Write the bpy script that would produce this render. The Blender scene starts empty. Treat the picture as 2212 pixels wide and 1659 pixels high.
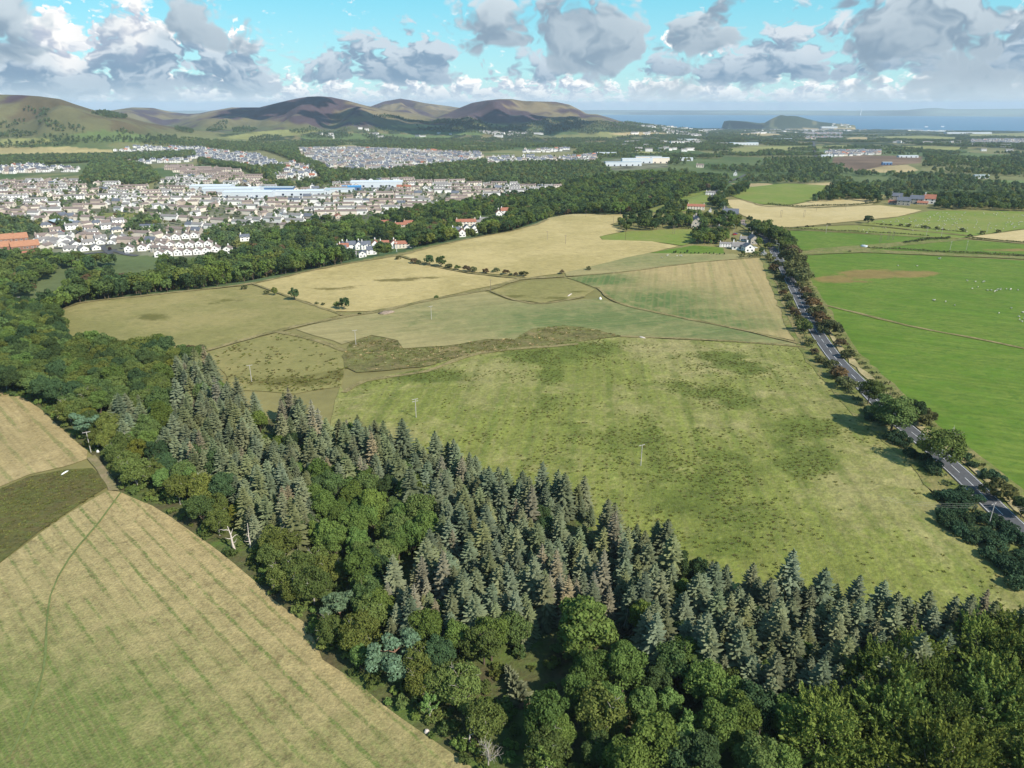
import bpy, math, random
import numpy as np
from mathutils import Vector, Matrix
from mathutils.geometry import delaunay_2d_cdt

sc = bpy.context.scene
COL = sc.collection
rng = np.random.default_rng(7)
random.seed(7)

# ------------------------------------------------------------------ camera
CAM_H = 120.0
PITCH = math.radians(21.5)
FPX = 710.0                      # focal length in pixels of a 1024 px wide frame
K = 2212.0 / 1024.0              # survey coordinates used below are in a 2212 px wide frame
cam_d = bpy.data.cameras.new("camera")
cam = bpy.data.objects.new("camera", cam_d)
COL.objects.link(cam)
cam.location = (0, 0, CAM_H)
cam.rotation_euler = (math.pi / 2 - PITCH, 0, 0)
cam_d.sensor_width = 36.0
cam_d.lens = 36.0 * FPX / 1024.0
cam_d.clip_start = 1.0
cam_d.clip_end = 120000.0
sc.camera = cam

# ------------------------------------------------------------------ sun, exposure
SUN_EL = math.radians(40.0)
SUN_AZ = math.radians(133.0)     # clockwise from +Y
SUN_DIR = Vector((math.sin(SUN_AZ) * math.cos(SUN_EL), math.cos(SUN_AZ) * math.cos(SUN_EL), math.sin(SUN_EL)))
sun_d = bpy.data.lights.new("sun", 'SUN')
sun_d.energy = 5.0
HAZE_D = 4.0e-5
sun_d.angle = math.radians(0.53)
sun_d.color = (1.0, 0.94, 0.85)
sun = bpy.data.objects.new("sun", sun_d)
sun.rotation_euler = (-SUN_DIR).to_track_quat('-Z', 'Y').to_euler()
sun.location = (0, 0, 2000)
COL.objects.link(sun)
sc.view_settings.view_transform = 'Standard'
sc.view_settings.look = 'None'
sc.view_settings.exposure = 0.45
sc.view_settings.gamma = 1.0
sc.view_settings.use_curve_mapping = False
cy = sc.cycles
cy.max_bounces = 5
cy.diffuse_bounces = 2
cy.glossy_bounces = 2
cy.transmission_bounces = 3
cy.transparent_max_bounces = 6
cy.volume_bounces = 0
cy.use_denoising = True
cy.caustics_reflective = False
cy.caustics_refractive = False

# ------------------------------------------------------------------ node helper
class NT:
    def __init__(self, tree):
        self.t = tree
    def n(self, typ, **kw):
        nd = self.t.nodes.new(typ)
        for k, v in kw.items():
            setattr(nd, k, v)
        return nd
    def link(self, a, b):
        self.t.links.new(a, b)
    def _set(self, sock, v):
        if v is None:
            return
        if isinstance(v, bpy.types.NodeSocket):
            self.t.links.new(v, sock)
        else:
            if hasattr(sock.default_value, '__len__') and not hasattr(v, '__len__'):
                v = (v,) * len(sock.default_value)
            if hasattr(sock.default_value, '__len__') and len(sock.default_value) == 4 and len(v) == 3:
                v = (*v, 1.0)
            sock.default_value = v
    def math(self, op, a, b=None, c=None, clamp=False):
        nd = self.n('ShaderNodeMath', operation=op, use_clamp=clamp)
        self._set(nd.inputs[0], a); self._set(nd.inputs[1], b)
        if c is not None: self._set(nd.inputs[2], c)
        return nd.outputs[0]
    def add(self, a, b): return self.math('ADD', a, b)
    def sub(self, a, b): return self.math('SUBTRACT', a, b)
    def mul(self, a, b): return self.math('MULTIPLY', a, b)
    def vmath(self, op, a, b=None):
        nd = self.n('ShaderNodeVectorMath', operation=op)
        self._set(nd.inputs[0], a)
        if b is not None: self._set(nd.inputs[1], b)
        return nd.outputs[0]
    def noise(self, vec, scale, detail=3.0, rough=0.55, dist=0.0, dims='3D'):
        nd = self.n('ShaderNodeTexNoise', noise_dimensions=dims)
        if vec is not None: self.link(vec, nd.inputs['Vector'])
        nd.inputs['Scale'].default_value = scale
        nd.inputs['Detail'].default_value = detail
        nd.inputs['Roughness'].default_value = rough
        nd.inputs['Distortion'].default_value = dist
        return nd.outputs['Fac']
    def ramp(self, x, lo, hi, smooth=True, a=0.0, b=1.0):
        nd = self.n('ShaderNodeMapRange', interpolation_type='SMOOTHSTEP' if smooth else 'LINEAR', clamp=True) if smooth else self.n('ShaderNodeMapRange', clamp=True)
        self._set(nd.inputs[0], x); self._set(nd.inputs[1], lo); self._set(nd.inputs[2], hi)
        self._set(nd.inputs[3], a); self._set(nd.inputs[4], b)
        return nd.outputs[0]
    def mix(self, f, a, b, mode='MIX'):
        nd = self.n('ShaderNodeMix', data_type='RGBA', blend_type=mode, clamp_factor=True)
        self._set(nd.inputs[0], f)
        self._set(nd.inputs[6], a); self._set(nd.inputs[7], b)
        return nd.outputs[2]
    def comb(self, x, y, z):
        nd = self.n('ShaderNodeCombineXYZ')
        self._set(nd.inputs[0], x); self._set(nd.inputs[1], y); self._set(nd.inputs[2], z)
        return nd.outputs[0]
    def sep(self, v):
        nd = self.n('ShaderNodeSeparateXYZ')
        self.link(v, nd.inputs[0])
        return nd.outputs
    def attr(self, name, out='Fac', typ='GEOMETRY'):
        nd = self.n('ShaderNodeAttribute', attribute_name=name, attribute_type=typ)
        return nd.outputs[out]

# ------------------------------------------------------------------ world: Nishita sky with cumulus
def pix_dir(x, y):
    x = np.asarray(x, float); y = np.asarray(y, float)
    u = (x / K - 512.0) / FPX
    v = (384.0 - y / K) / FPX
    dy = math.cos(PITCH) + v * math.sin(PITCH)
    dz = -math.sin(PITCH) + v * math.cos(PITCH)
    return u, dy, dz
def pix_azel(x, y):
    dx, dy, dz = pix_dir(x, y)
    return np.arctan2(dx, dy), np.arctan2(dz, np.hypot(dx, dy))

def float_curve(nt, x, pts):
    """piecewise linear function of x in 0..1 through pts"""
    nd = nt.n('ShaderNodeFloatCurve')
    c = nd.mapping.curves[0]
    pts = sorted(pts)
    while len(c.points) < len(pts):
        c.points.new(0.5, 0.5)
    for p, (a, b) in zip(c.points, pts):
        p.location = (a, b); p.handle_type = 'AUTO_CLAMPED'
    nd.mapping.use_clip = False
    nd.mapping.update()
    nt._set(nd.inputs['Value'], x)
    return nd.outputs[0]

def make_world():
    w = bpy.data.worlds.new("World")
    sc.world = w
    w.use_nodes = True
    w.node_tree.nodes.clear()
    nt = NT(w.node_tree)
    out = nt.n('ShaderNodeOutputWorld')
    bg = nt.n('ShaderNodeBackground')
    nt.link(bg.outputs[0], out.inputs[0])
    sky = nt.n('ShaderNodeTexSky', sky_type='NISHITA')
    sky.sun_disc = False
    sky.sun_elevation = SUN_EL
    sky.sun_rotation = SUN_AZ
    sky.altitude = 300
    sky.air_density = 1.0
    sky.dust_density = 0.6
    sky.ozone_density = 2.0
    bg.inputs['Strength'].default_value = 0.12
    tc = nt.n('ShaderNodeTexCoord')
    d = tc.outputs['Generated']
    sx, sy, sz = nt.sep(d)
    az = nt.math('ARCTAN2', sx, sy)
    el = nt.math('ARCSINE', sz)
    skyc = nt.mix(1.0, sky.outputs[0], SKY_TINT, 'MULTIPLY')
    azn = nt.add(nt.mul(az, 0.625), 0.5)      # -0.8..0.8 rad -> 0..1
    clear = nt.mix(nt.ramp(el, 0.0, 0.16), CC(.54, .80, .88), CC(.19, .68, .84))
    col = nt.mix(nt.ramp(el, 0.16, 0.42, True, 0.72, 0.0), skyc, clear)
    # each band: a row of cumulus sharing a base elevation; far rows first
    for i, B in enumerate(CLOUD_BANDS):
        eb, hgt, s = B['base'], B['h'], B['scale']
        pv = nt.comb(nt.add(nt.mul(az, 1.0 / s), float(i) * 17.31 + B.get('seed', 0.0)), nt.mul(el, B.get('asp', 1.6) / s), 0.0)
        wn = nt.noise(pv, 1.3, 3.0, 0.6, 0.0, '2D')
        wn2 = nt.noise(nt.vmath('ADD', pv, (31.7, 11.3, 0.0)), 3.1, 3.0, 0.6, 0.0, '2D')
        warp = nt.vmath('SCALE', nt.comb(nt.sub(wn2, 0.5), nt.sub(wn, 0.5), 0.0))
        warp.node.inputs['Scale'].default_value = 0.30
        pw = nt.vmath('ADD', pv, warp)
        def puffs(p, sc_, det):
            vo = nt.n('ShaderNodeTexVoronoi', feature='F1', voronoi_dimensions='2D')
            nt.link(p, vo.inputs['Vector'])
            vo.inputs['Scale'].default_value = sc_
            vo.inputs['Detail'].default_value = det; vo.inputs['Roughness'].default_value = 0.62
            q = vo.outputs['Distance']
            return nt.sub(0.30, nt.mul(q, q))
        def dens(p, det):
            nz = nt.noise(p, 0.7, det, 0.60, 0.0, '2D')
            return nt.add(nt.mul(puffs(p, 3.0, 3.0), B.get('puff', 0.75)), nt.mul(nt.sub(nz, 0.5), 1.5))
        dn = dens(pw, 8.0)
        dn2 = dens(nt.vmath('ADD', pw, (B.get('lx', 0.06), 0.11, 0.0)), 5.0)
        cov = float_curve(nt, azn, B['cov'])
        e0 = nt.sub(el, eb)
        if B.get('rise'): e0 = nt.sub(e0, nt.mul(float_curve(nt, azn, B['rise']), 0.02))
        h = nt.math('DIVIDE', e0, hgt)
        hb = nt.add(h, nt.mul(nt.sub(wn, 0.5), B.get('wob', 0.5)))
        prof = nt.ramp(hb, -0.12, 0.08)
        topf = nt.ramp(h, 0.10, 1.25)
        d0 = nt.sub(nt.add(dn, cov), nt.add(nt.mul(topf, 1.25), nt.mul(nt.sub(1.0, prof), 0.9)))
        alpha = nt.ramp(d0, -0.05, B.get('soft', 0.46))
        lit = nt.ramp(nt.sub(dn, dn2), -0.42, 0.50)
        thick = nt.ramp(d0, 0.02, 0.75)
        base = nt.ramp(hb, -0.1, B.get('bh', 0.55))
        t = nt.mul(lit, nt.add(B.get('amb', 0.35), nt.mul(base, 0.75)))
        t = nt.math('ADD', t, nt.mul(nt.sub(1.0, thick), B.get('rim', 0.25)), clamp=True)
        cc = nt.mix(t, B['dark'], B['light'])
        if B.get('bright'):
            bf = nt.mul(float_curve(nt, azn, B['bright']), nt.ramp(nt.add(h, nt.mul(nt.sub(wn, 0.5), 1.2)), B.get('b0', 0.35), B.get('b1', 0.75)))
            cc = nt.mix(bf, cc, nt.mix(t, B['blo'], B['bhi']))
        col = nt.mix(nt.mul(alpha, B.get('op', 1.0)), col, cc)
    # pale veil of air close to the horizon
    veil = nt.ramp(el, 0.0, 0.034, True, 0.6, 0.0)
    col = nt.mix(veil, col, VEIL)
    nt.link(col, bg.inputs['Color'])
    w.cycles.sampling_method = 'NONE'

def AZ(x): return float(pix_azel(x, 200)[0]) * 0.625 + 0.5
def ELV(y): return float(pix_azel(1106, y)[1])
def CV(*p): return [(0.0, p[0][1])] + [(AZ(x), v) for x, v in p] + [(1.0, p[-1][1])]
# colours are divided by the background strength (0.12) and the exposure
S = 1.0 / 0.12 / 1.36
def CC(r, g, b, k=1.0): return (r * S * k, g * S * k, b * S * k)
SKY_TINT = (0.55, 1.0, 1.05)
VEIL = CC(0.74, 0.88, 0.94)
CLOUD_BANDS = [
    # bright little heaps along the horizon
    dict(base=ELV(232), h=0.030, scale=0.06, asp=1.9, dark=CC(.52, .66, .78), light=CC(1.0, 1.02, 1.03), seed=3.0, more=.55, bh=.4, op=.9,
         cov=CV((0, .6), (300, .7), (700, .65), (1000, .6), (1300, .4), (1600, .5), (1900, .45), (2212, .6))),
    dict(base=ELV(214), h=0.040, scale=0.085, asp=1.5, dark=CC(.38, .50, .66), light=CC(1.1, 1.1, 1.08), seed=8.0, more=.55, bh=.5, op=1,
         cov=CV((0, .35), (150, .4), (330, .4), (600, .45), (900, .55), (1200, .5), (1330, .3), (1400, .4), (1500, .5), (1640, .5), (1800, .55), (1950, .35), (2080, .4), (2212, .6))),
    # sunlit heads standing behind the left bank
    dict(base=ELV(120), h=0.060, scale=0.10, asp=1.2, dark=CC(.52, .61, .73), light=CC(1.15, 1.14, 1.12), seed=21.0, more=.2, bh=.3, soft=.22,
         cov=CV((0, -1), (60, -1), (95, .7), (230, .7), (255, -.3), (280, .55), (420, .5), (450, -.3), (490, .3), (560, .25), (590, -1), (1340, -1), (1400, .3), (1560, .3), (1600, -1), (2212, -1))),
    # grey banks in the middle of the sky
    dict(base=ELV(199), h=0.080, scale=0.17, rise=CV((0, 0), (600, 0), (760, .6), (1000, .7), (1400, .75), (2212, .9)), asp=1.5, dark=CC(.25, .38, .52), light=CC(.62, .73, .82), seed=11.0, bh=.5, rim=.16, wob=.35,
         cov=CV((-50, 1.0), (150, 1.0), (450, .95), (560, .75), (640, .45), (690, .5), (760, .7), (900, .75), (1000, .25), (1060, .25), (1110, .1), (1150, .2), (1230, .45), (1300, .05), (1370, .25), (1500, .65), (1750, .8), (2000, .75), (2212, .8)),
         bright=CV((0, .1), (90, .7), (170, .95), (250, .5), (330, .95), (420, .9), (520, .7), (600, .2), (800, .1), (1500, .15), (2212, .4)), blo=CC(.50, .57, .70), bhi=CC(1.05, 1.04, 1.02)),
    dict(base=ELV(122), h=0.12, scale=0.27, asp=1.3, dark=CC(.27, .38, .49), light=CC(.70, .80, .86), seed=5.4, bh=.8, rim=.14, wob=.8,
         cov=CV((0, .45), (80, .15), (300, -.4), (420, .15), (520, .15), (600, -.4), (900, -.4), (980, .25), (1100, .55), (1300, .6), (1500, .7), (1590, .1), (1680, -.25), (1760, .35), (1850, .9), (2212, 1.0))),
]
for _B in CLOUD_BANDS: _B["cov"] = [(a, b + _B.get("more", 0.46)) for a, b in _B["cov"]]
make_world()
# ------------------------------------------------------------------ height of the land
def _hash(ix, iy, s):
    h = (ix.astype(np.int64) * 374761393 + iy.astype(np.int64) * 668265263 + s * 974634777) & 0xffffffff
    h = ((h ^ (h >> 13)) * 1274126177) & 0xffffffff
    h = h ^ (h >> 16)
    return (h & 0xffff) / 65535.0
def vnoise(x, y, s=0):
    x0 = np.floor(x); y0 = np.floor(y)
    fx = x - x0; fy = y - y0
    fx = fx * fx * (3 - 2 * fx); fy = fy * fy * (3 - 2 * fy)
    a = _hash(x0, y0, s); b = _hash(x0 + 1, y0, s); c = _hash(x0, y0 + 1, s); d = _hash(x0 + 1, y0 + 1, s)
    return (a * (1 - fx) + b * fx) * (1 - fy) + (c * (1 - fx) + d * fx) * fy - 0.5
def fbm(x, y, s=0, o=4, g=0.5):
    r = 0; a = 1.0
    for k in range(o):
        r = r + a * vnoise(x * 2 ** k + 17.3 * k, y * 2 ** k - 9.1 * k, s + k); a *= g
    return r
def smooth(t):
    t = np.clip(t, 0, 1)
    return t * t * (3 - 2 * t)

FD = np.array([0, 900, 1500, 3000, 6000, 10000, 11200, 11700, 24500, 25500, 29000, 33000, 40000], float)
FZ = np.array([0, 0, -12, -40, -95, -172, -198, -214, -214, -196, -130, -110, -214], float)
# plateau edge above the river valley
EDGE = np.array([(-200, 800), (0, 742), (110, 692), (170, 660), (300, 642), (420, 629), (540, 613), (700, 581), (860, 549), (1000, 519),
                 (1100, 504), (1180, 477), (1230, 468), (1370, 468), (1480, 428), (1545, 405), (1700, 394), (1850, 402), (2000, 430), (2212, 428), (2500, 428)], float)
def flat_hit(x, y, z=0.0):
    dx, dy, dz = pix_dir(x, y)
    t = (z - CAM_H) / dz
    return dx * t, dy * t
_ex, _ey = flat_hit(EDGE[:, 0], EDGE[:, 1])
E_AZ = np.arctan2(_ex, _ey); E_D = np.hypot(_ex, _ey)
E_DEP = np.interp(EDGE[:, 0], [0, 700, 1100, 1400, 2212], [36, 33, 24, 14, 8])

# hills: crest distance, foot distance, crest line in survey coordinates
HILLS = [
    (3700, 2500, [(-500, 230), (-200, 206), (0, 204), (40, 205), (85, 208), (130, 214), (165, 226), (200, 237), (240, 245), (270, 251), (310, 263), (370, 274), (430, 286), (520, 300), (640, 318), (700, 330)]),
    (7600, 4600, [(150, 262), (200, 247), (230, 240), (285, 232), (330, 233), (370, 242), (405, 246), (430, 245), (460, 239), (500, 232), (560, 233), (620, 240), (700, 262)]),
    (5600, 3100, [(330, 290), (380, 268), (430, 250), (480, 238), (520, 232), (560, 232), (600, 222), (640, 213), (665, 209), (690, 208), (715, 210), (750, 217), (790, 228), (840, 238), (880, 243), (940, 254), (1000, 268), (1060, 285)]),
    (8200, 5600, [(740, 262), (800, 230), (830, 219), (865, 213), (890, 217), (920, 223), (960, 228), (1000, 234), (1040, 250), (1080, 270)]),
    (6000, 3500, [(900, 272), (960, 243), (985, 236), (1020, 222), (1050, 217), (1080, 214), (1105, 214), (1130, 218), (1160, 219), (1200, 220), (1230, 226), (1250, 236), (1268, 246), (1290, 247), (1305, 251), (1340, 262), (1390, 270), (1450, 276), (1520, 284)]),
    # the volcanic hill and crag by the sea
    (10600, 10150, [(1560, 271), (1562, 262), (1575, 260), (1610, 262), (1640, 266), (1652, 265), (1668, 256), (1684, 248.5), (1692, 248), (1700, 250), (1722, 250.5), (1745, 257), (1770, 263), (1800, 266), (1850, 271)]),
    # far shore
    (28500, 25500, [(1150, 247), (1300, 246), (1340, 242), (1400, 246), (1600, 243), (1760, 239), (1850, 239), (1960, 237.5), (1998, 234), (2020, 232.5), (2050, 235.5), (2120, 235.5), (2212, 234.5), (2500, 236)]),
]
_HL = []
for D, d0, pts in HILLS:
    p = np.array(pts, float)
    a, e = pix_azel(p[:, 0], p[:, 1])
    _HL.append((D, d0, a, CAM_H + D * np.tan(e)))

def height_exact(x, y, fine=True):
    x = np.asarray(x, float); y = np.asarray(y, float)
    d = np.hypot(x, y) + 1e-6; az = np.arctan2(x, y)
    z = np.interp(d, FD, FZ)
    de = np.interp(az, E_AZ, E_D); dep = np.interp(az, E_AZ, E_DEP)
    front = np.clip((1.2 - np.abs(az)) / 0.3, 0, 1)
    s = d - de
    rise = 1 - smooth((s - 300) / 900)
    z = z - dep * smooth(s / 170) * rise * front
    near = np.clip((2600 - d) / 1500, 0, 1)
    z = z + near * 3.2 * fbm(x / 260, y / 260, 3, 2)
    far = smooth((d - 1500) / 1500)
    z = z + far * 16 * fbm(x / 900, y / 900, 9, 3) * np.clip((10500 - d) / 2500, 0, 1)
    for k, (D, d0, a, zr) in enumerate(_HL):
        zc = np.interp(az, a, zr, left=-9999, right=-9999)
        w = (D - d0)
        t = (d - d0) / w
        g = smooth(t) ** 1.15
        back = np.exp(-((np.maximum(d, D) - D) / (0.42 * w)) ** 2)
        amp = np.maximum(zc - z, 0)
        hz = amp * g * back
        if fine and k < 5:
            nn = fbm(az * D / 420 + 0.4 * fbm(x / 700, y / 700, 40 + k, 2), d / 1300, 21 + k, 4) + 0.6 * fbm(x / 500, y / 500, 61 + k, 3)
            hz = hz * (1 + 1.1 * nn * np.clip(4 * t * (1 - t), 0, 1))
        elif fine and k == 5:
            nn = fbm(x / 160, y / 160, 33, 3)
            hz = hz * (1 + 0.35 * nn * np.clip(4 * t * (1 - t), 0, 1))
        z = z + np.maximum(np.minimum(hz, amp * (0.72 + 0.28 * g) * back), 0)
    return z

# the same heights on the polar grid the ground sheet is built from, for quick look-up
G_AZ = np.linspace(-0.74, 0.74, 600)
G_R = np.concatenate([[0.0], np.linspace(20, 380, 34), np.linspace(388, 1500, 150), np.geomspace(1506, 12000, 330), np.geomspace(12150, 38000, 70)])
_R, _A = np.meshgrid(G_R, G_AZ, indexing='ij')
G_Z = height_exact(_R * np.sin(_A), _R * np.cos(_A))
def height(x, y):
    x = np.asarray(x, float); y = np.asarray(y, float)
    d = np.hypot(x, y); a = np.arctan2(x, y)
    i = np.clip(np.searchsorted(G_R, d) - 1, 0, len(G_R) - 2)
    u = np.clip((d - G_R[i]) / (G_R[i + 1] - G_R[i]), 0, 1)
    f = np.clip((a + 0.74) / 1.48 * 599, 0, 598.999); j = f.astype(int); v = f - j
    z = (G_Z[i, j] * (1 - u) + G_Z[i + 1, j] * u) * (1 - v) + (G_Z[i, j + 1] * (1 - u) + G_Z[i + 1, j + 1] * u) * v
    out = np.abs(a) > 0.74
    if np.any(out):
        if z.ndim == 0: return height_exact(x, y)
        z[out] = height_exact(x[out], y[out])
    return z
_TS = np.concatenate([np.geomspace(40, 900, 120), np.geomspace(905, 42000, 520)])
def P(x, y):
    """world ground points seen at survey pixels (x, y)"""
    x = np.atleast_1d(np.asarray(x, float)); y = np.atleast_1d(np.asarray(y, float))
    dx, dy, dz = pix_dir(x, y)
    hh = np.hypot(dx, dy)
    out = np.zeros((len(x), 3))
    for i0 in range(0, len(x), 1500):
        sl = slice(i0, i0 + 1500)
        tx = (_TS[None, :] / hh[sl][:, None])
        X = dx[sl][:, None] * tx; Y = dy[sl][:, None] * tx; Z = CAM_H + dz[sl][:, None] * tx
        below = Z < height(X, Y)
        below[:, -1] = True
        idx = np.maximum(np.argmax(below, axis=1), 1)
        r = np.arange(len(idx))
        lo = tx[r, idx - 1]; hi = tx[r, idx]
        for _ in range(14):
            mid = (lo + hi) / 2
            b = CAM_H + dz[sl] * mid < height(dx[sl] * mid, dy[sl] * mid)
            hi = np.where(b, mid, hi); lo = np.where(b, lo, mid)
        X = dx[sl] * hi; Y = dy[sl] * hi
        out[sl] = np.stack([X, Y, height(X, Y)], 1)
    return out
def to_pix(x, y, z):
    f = y * math.cos(PITCH) - (z - CAM_H) * math.sin(PITCH)
    u = x / f
    v = (y * math.sin(PITCH) + (z - CAM_H) * math.cos(PITCH)) / f
    return (u * FPX + 512) * K, (384 - v * FPX) * K
def inside(px, py, poly):
    px = np.asarray(px); py = np.asarray(py)
    r = np.zeros(px.shape, bool)
    n = len(poly); j = n - 1
    for i in range(n):
        xi, yi = poly[i]; xj, yj = poly[j]
        if yi != yj:
            c = ((yi > py) != (yj > py)) & (px < (xj - xi) * (py - yi) / (yj - yi) + xi)
            r ^= c
        j = i
    return r

# ------------------------------------------------------------------ meshes and objects
def mesh_np(name, verts, faces, mat=None, smooth_shade=False, mat_idx=None):
    """verts (n,3); faces: (m,k) array or list of such arrays"""
    if not isinstance(faces, list): faces = [faces]
    faces = [np.asarray(f, np.int32) for f in faces if len(f)]
    me = bpy.data.meshes.new(name)
    verts = np.asarray(verts, np.float32)
    me.vertices.add(len(verts)); me.vertices.foreach_set('co', verts.ravel())
    nl = sum(f.size for f in faces); npoly = sum(len(f) for f in faces)
    me.loops.add(nl); me.loops.foreach_set('vertex_index', np.concatenate([f.ravel() for f in faces]))
    tot = np.concatenate([np.full(len(f), f.shape[1], np.int32) for f in faces])
    st = np.concatenate([[0], np.cumsum(tot)[:-1]]).astype(np.int32)
    me.polygons.add(npoly); me.polygons.foreach_set('loop_start', st)
    if mat_idx is not None: me.polygons.foreach_set('material_index', np.asarray(mat_idx, np.int32))
    me.polygons.foreach_set('use_smooth', np.full(npoly, bool(smooth_shade)))
    me.update(calc_edges=True)
    if mat is not None:
        for m in (mat if isinstance(mat, (list, tuple)) else [mat]): me.materials.append(m)
    return me
def fattr(me, name, vals):
    a = me.attributes.new(name, 'FLOAT', 'POINT'); a.data.foreach_set('value', np.asarray(vals, np.float32))
def cattr(me, name, cols):
    a = me.attributes.new(name, 'FLOAT_COLOR', 'POINT')
    c = np.ones((len(cols), 4), np.float32); c[:, :3] = cols
    a.data.foreach_set('color', c.ravel())
def obj(name, me, parent=None, loc=None, rz=None, scale=None):
    o = bpy.data.objects.new(name, me)
    COL.objects.link(o)
    if parent is not None: o.parent = parent
    if loc is not None: o.location = loc
    if rz is not None: o.rotation_euler = (0, 0, rz)
    if scale is not None: o.scale = scale
    return o
def tag(o, label, cat, group=None):
    o['label'] = label; o['category'] = cat
    if group: o['group'] = group
    return o
def struct(o):
    o['kind'] = 'structure'; return o
def stuff(o, label=None, cat=None):
    o['kind'] = 'stuff'
    if label: o['label'] = label
    if cat: o['category'] = cat
    return o

# ------------------------------------------------------------------ materials of the ground
def new_mat(name):
    m = bpy.data.materials.new(name); m.use_nodes = True
    m.node_tree.nodes.clear()
    nt = NT(m.node_tree)
    out = nt.n('ShaderNodeOutputMaterial')
    b = nt.n('ShaderNodeBsdfPrincipled')
    b.inputs['Roughness'].default_value = 0.9
    b.inputs['Specular IOR Level'].default_value = 0.15
    nt.link(b.outputs[0], out.inputs[0])
    return m, nt, b, out
def plain(name, c, rough=0.8, spec=0.3, var=0.0, vs=0.5, metal=0.0):
    m, nt, b, out = new_mat(name)
    b.inputs['Roughness'].default_value = rough
    b.inputs['Specular IOR Level'].default_value = spec
    b.inputs['Metallic'].default_value = metal
    if var:
        g = nt.n('ShaderNodeNewGeometry')
        n = nt.noise(g.outputs['Position'], vs, 3)
        k = nt.ramp(n, 0.25, 0.75, False, 1 - var, 1 + var)
        nt.link(nt.mix(1.0, c, nt.comb(k, k, k), 'MULTIPLY'), b.inputs['Base Color'])
    else:
        b.inputs['Base Color'].default_value = (*c, 1)
    return m
def field_mat(name, a, bcol, ccol=None, patch=None, patch2=None, stripe=None, big=1 / 45, fine=1 / 2.2, bump=0.35, thr=(0.38, 0.62),
              clump=None, attr_thr=(0.42, 0.62), fleck=None, fine_amt=0.28):
    """a, bcol: broad mix; ccol: fine flecks; patch: colour under the vertex attribute 'patch'; stripe=(angle, period, amount, colour)"""
    m, nt, bs, out = new_mat(name)
    pos = nt.n('ShaderNodeNewGeometry').outputs['Position']
    n1 = nt.noise(pos, big, 4, 0.6, 0.4)
    n2 = nt.noise(pos, fine, 3, 0.65)
    n3 = nt.noise(pos, fine / 5, 4, 0.6)
    n4 = nt.noise(pos, 1 / 9.0, 4, 0.7, 0.6)
    f = nt.ramp(nt.add(nt.mul(n1, 0.6), nt.mul(n4, 0.4)), thr[0], thr[1])
    if patch2 is not None:      # 'green' attribute shifts the broad mix
        ga = nt.attr('green')
        f = nt.math('ADD', f, nt.mul(ga, nt.ramp(n4, 0.3, 0.6, False, 0.7, 1.7)), clamp=True)
    col = nt.mix(f, a, bcol)
    if stripe:
        ang, per, amt, scol = stripe
        ca, sa = math.cos(ang), math.sin(ang)
        x, y, z = nt.sep(pos)
        across = nt.add(nt.mul(x, ca), nt.mul(y, sa))
        across = nt.add(across, nt.mul(nt.noise(pos, 1 / 30.0, 2), 0.8))
        along = nt.sub(nt.mul(y, ca), nt.mul(x, sa))
        v1 = nt.comb(nt.mul(across, 1.0 / per), nt.mul(along, 1.0 / (per * 14)), 0.0)
        s1 = nt.noise(v1, 1.0, 2.0, 0.5)
        wv = nt.math('SINE', nt.mul(across, 2 * math.pi / (per * 2.1)))
        brk = nt.add(nt.mul(s1, 0.55), nt.mul(n4, 0.65))
        sm = nt.mul(nt.ramp(nt.add(wv, nt.mul(nt.sub(brk, 0.6), 2.6)), 0.62, 1.15), nt.ramp(nt.noise(pos, 1 / 0.8, 3, 0.7), 0.30, 0.62))
        col = nt.mix(nt.mul(sm, amt), col, scol)
        wv2 = nt.math('SINE', nt.add(nt.mul(across, 2 * math.pi / (per * 0.62)), nt.mul(n1, 3.0)))
        col = nt.mix(nt.mul(nt.ramp(nt.add(wv2, nt.mul(nt.sub(n4, 0.5), 3.0)), 0.2, 1.3), 0.30), col, tuple(q * 0.72 for q in a))
        v2 = nt.comb(nt.mul(across, 1.6 / per), nt.mul(along, 1.0 / (per * 9)), 5.0)
        k2 = nt.ramp(nt.noise(v2, 1.0, 3.0, 0.6), 0.3, 0.7, False, 0.88, 1.12)
        col = nt.mix(1.0, col, nt.comb(k2, k2, k2), 'MULTIPLY')
    if clump is not None:       # dark tussock texture: (colour, amount, size)
        ccl, camt, csz = clump
        mp = nt.n('ShaderNodeMapping'); nt.link(pos, mp.inputs[0]); mp.inputs['Scale'].default_value = (1.0, 1.7, 1.0)
        c1 = nt.noise(mp.outputs[0], 1 / csz, 4, 0.62, 0.5)
        cm = nt.ramp(nt.add(c1, nt.mul(nt.sub(n1, 0.5), 0.35)), 0.50, 0.68)
        col = nt.mix(nt.mul(cm, camt), col, ccl)
    if patch is not None:
        pa = nt.attr('patch')
        pm = nt.ramp(nt.add(nt.mul(pa, 0.62), nt.add(nt.mul(n4, 0.42), nt.mul(nt.noise(pos, 1 / 3.5, 4, 0.7), 0.24))), attr_thr[0] + 0.18, attr_thr[1] + 0.18)
        pm = nt.mul(pm, nt.ramp(pa, 0.03, 0.2))
        col = nt.mix(nt.mul(pm, 0.92), col, nt.mix(n3, patch, tuple(min(1, v * 1.7) for v in patch)))
    if fleck is not None:
        fm = nt.ramp(nt.add(nt.noise(pos, 1 / 1.3, 3, 0.7), nt.mul(nt.sub(n4, 0.5), 0.8)), 0.56, 0.7)
        col = nt.mix(nt.mul(fm, fleck[1]), col, fleck[0])
    k = nt.ramp(nt.add(nt.mul(n2, 0.6), nt.mul(n3, 0.4)), 0.3, 0.7, False, 1 - fine_amt, 1 + fine_amt)
    col = nt.mix(1.0, col, nt.comb(k, k, k), 'MULTIPLY')
    if ccol is not None:
        col = nt.mix(nt.ramp(n3, 0.52, 0.75), col, ccol)
    nt.link(col, bs.inputs['Base Color'])
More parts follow.
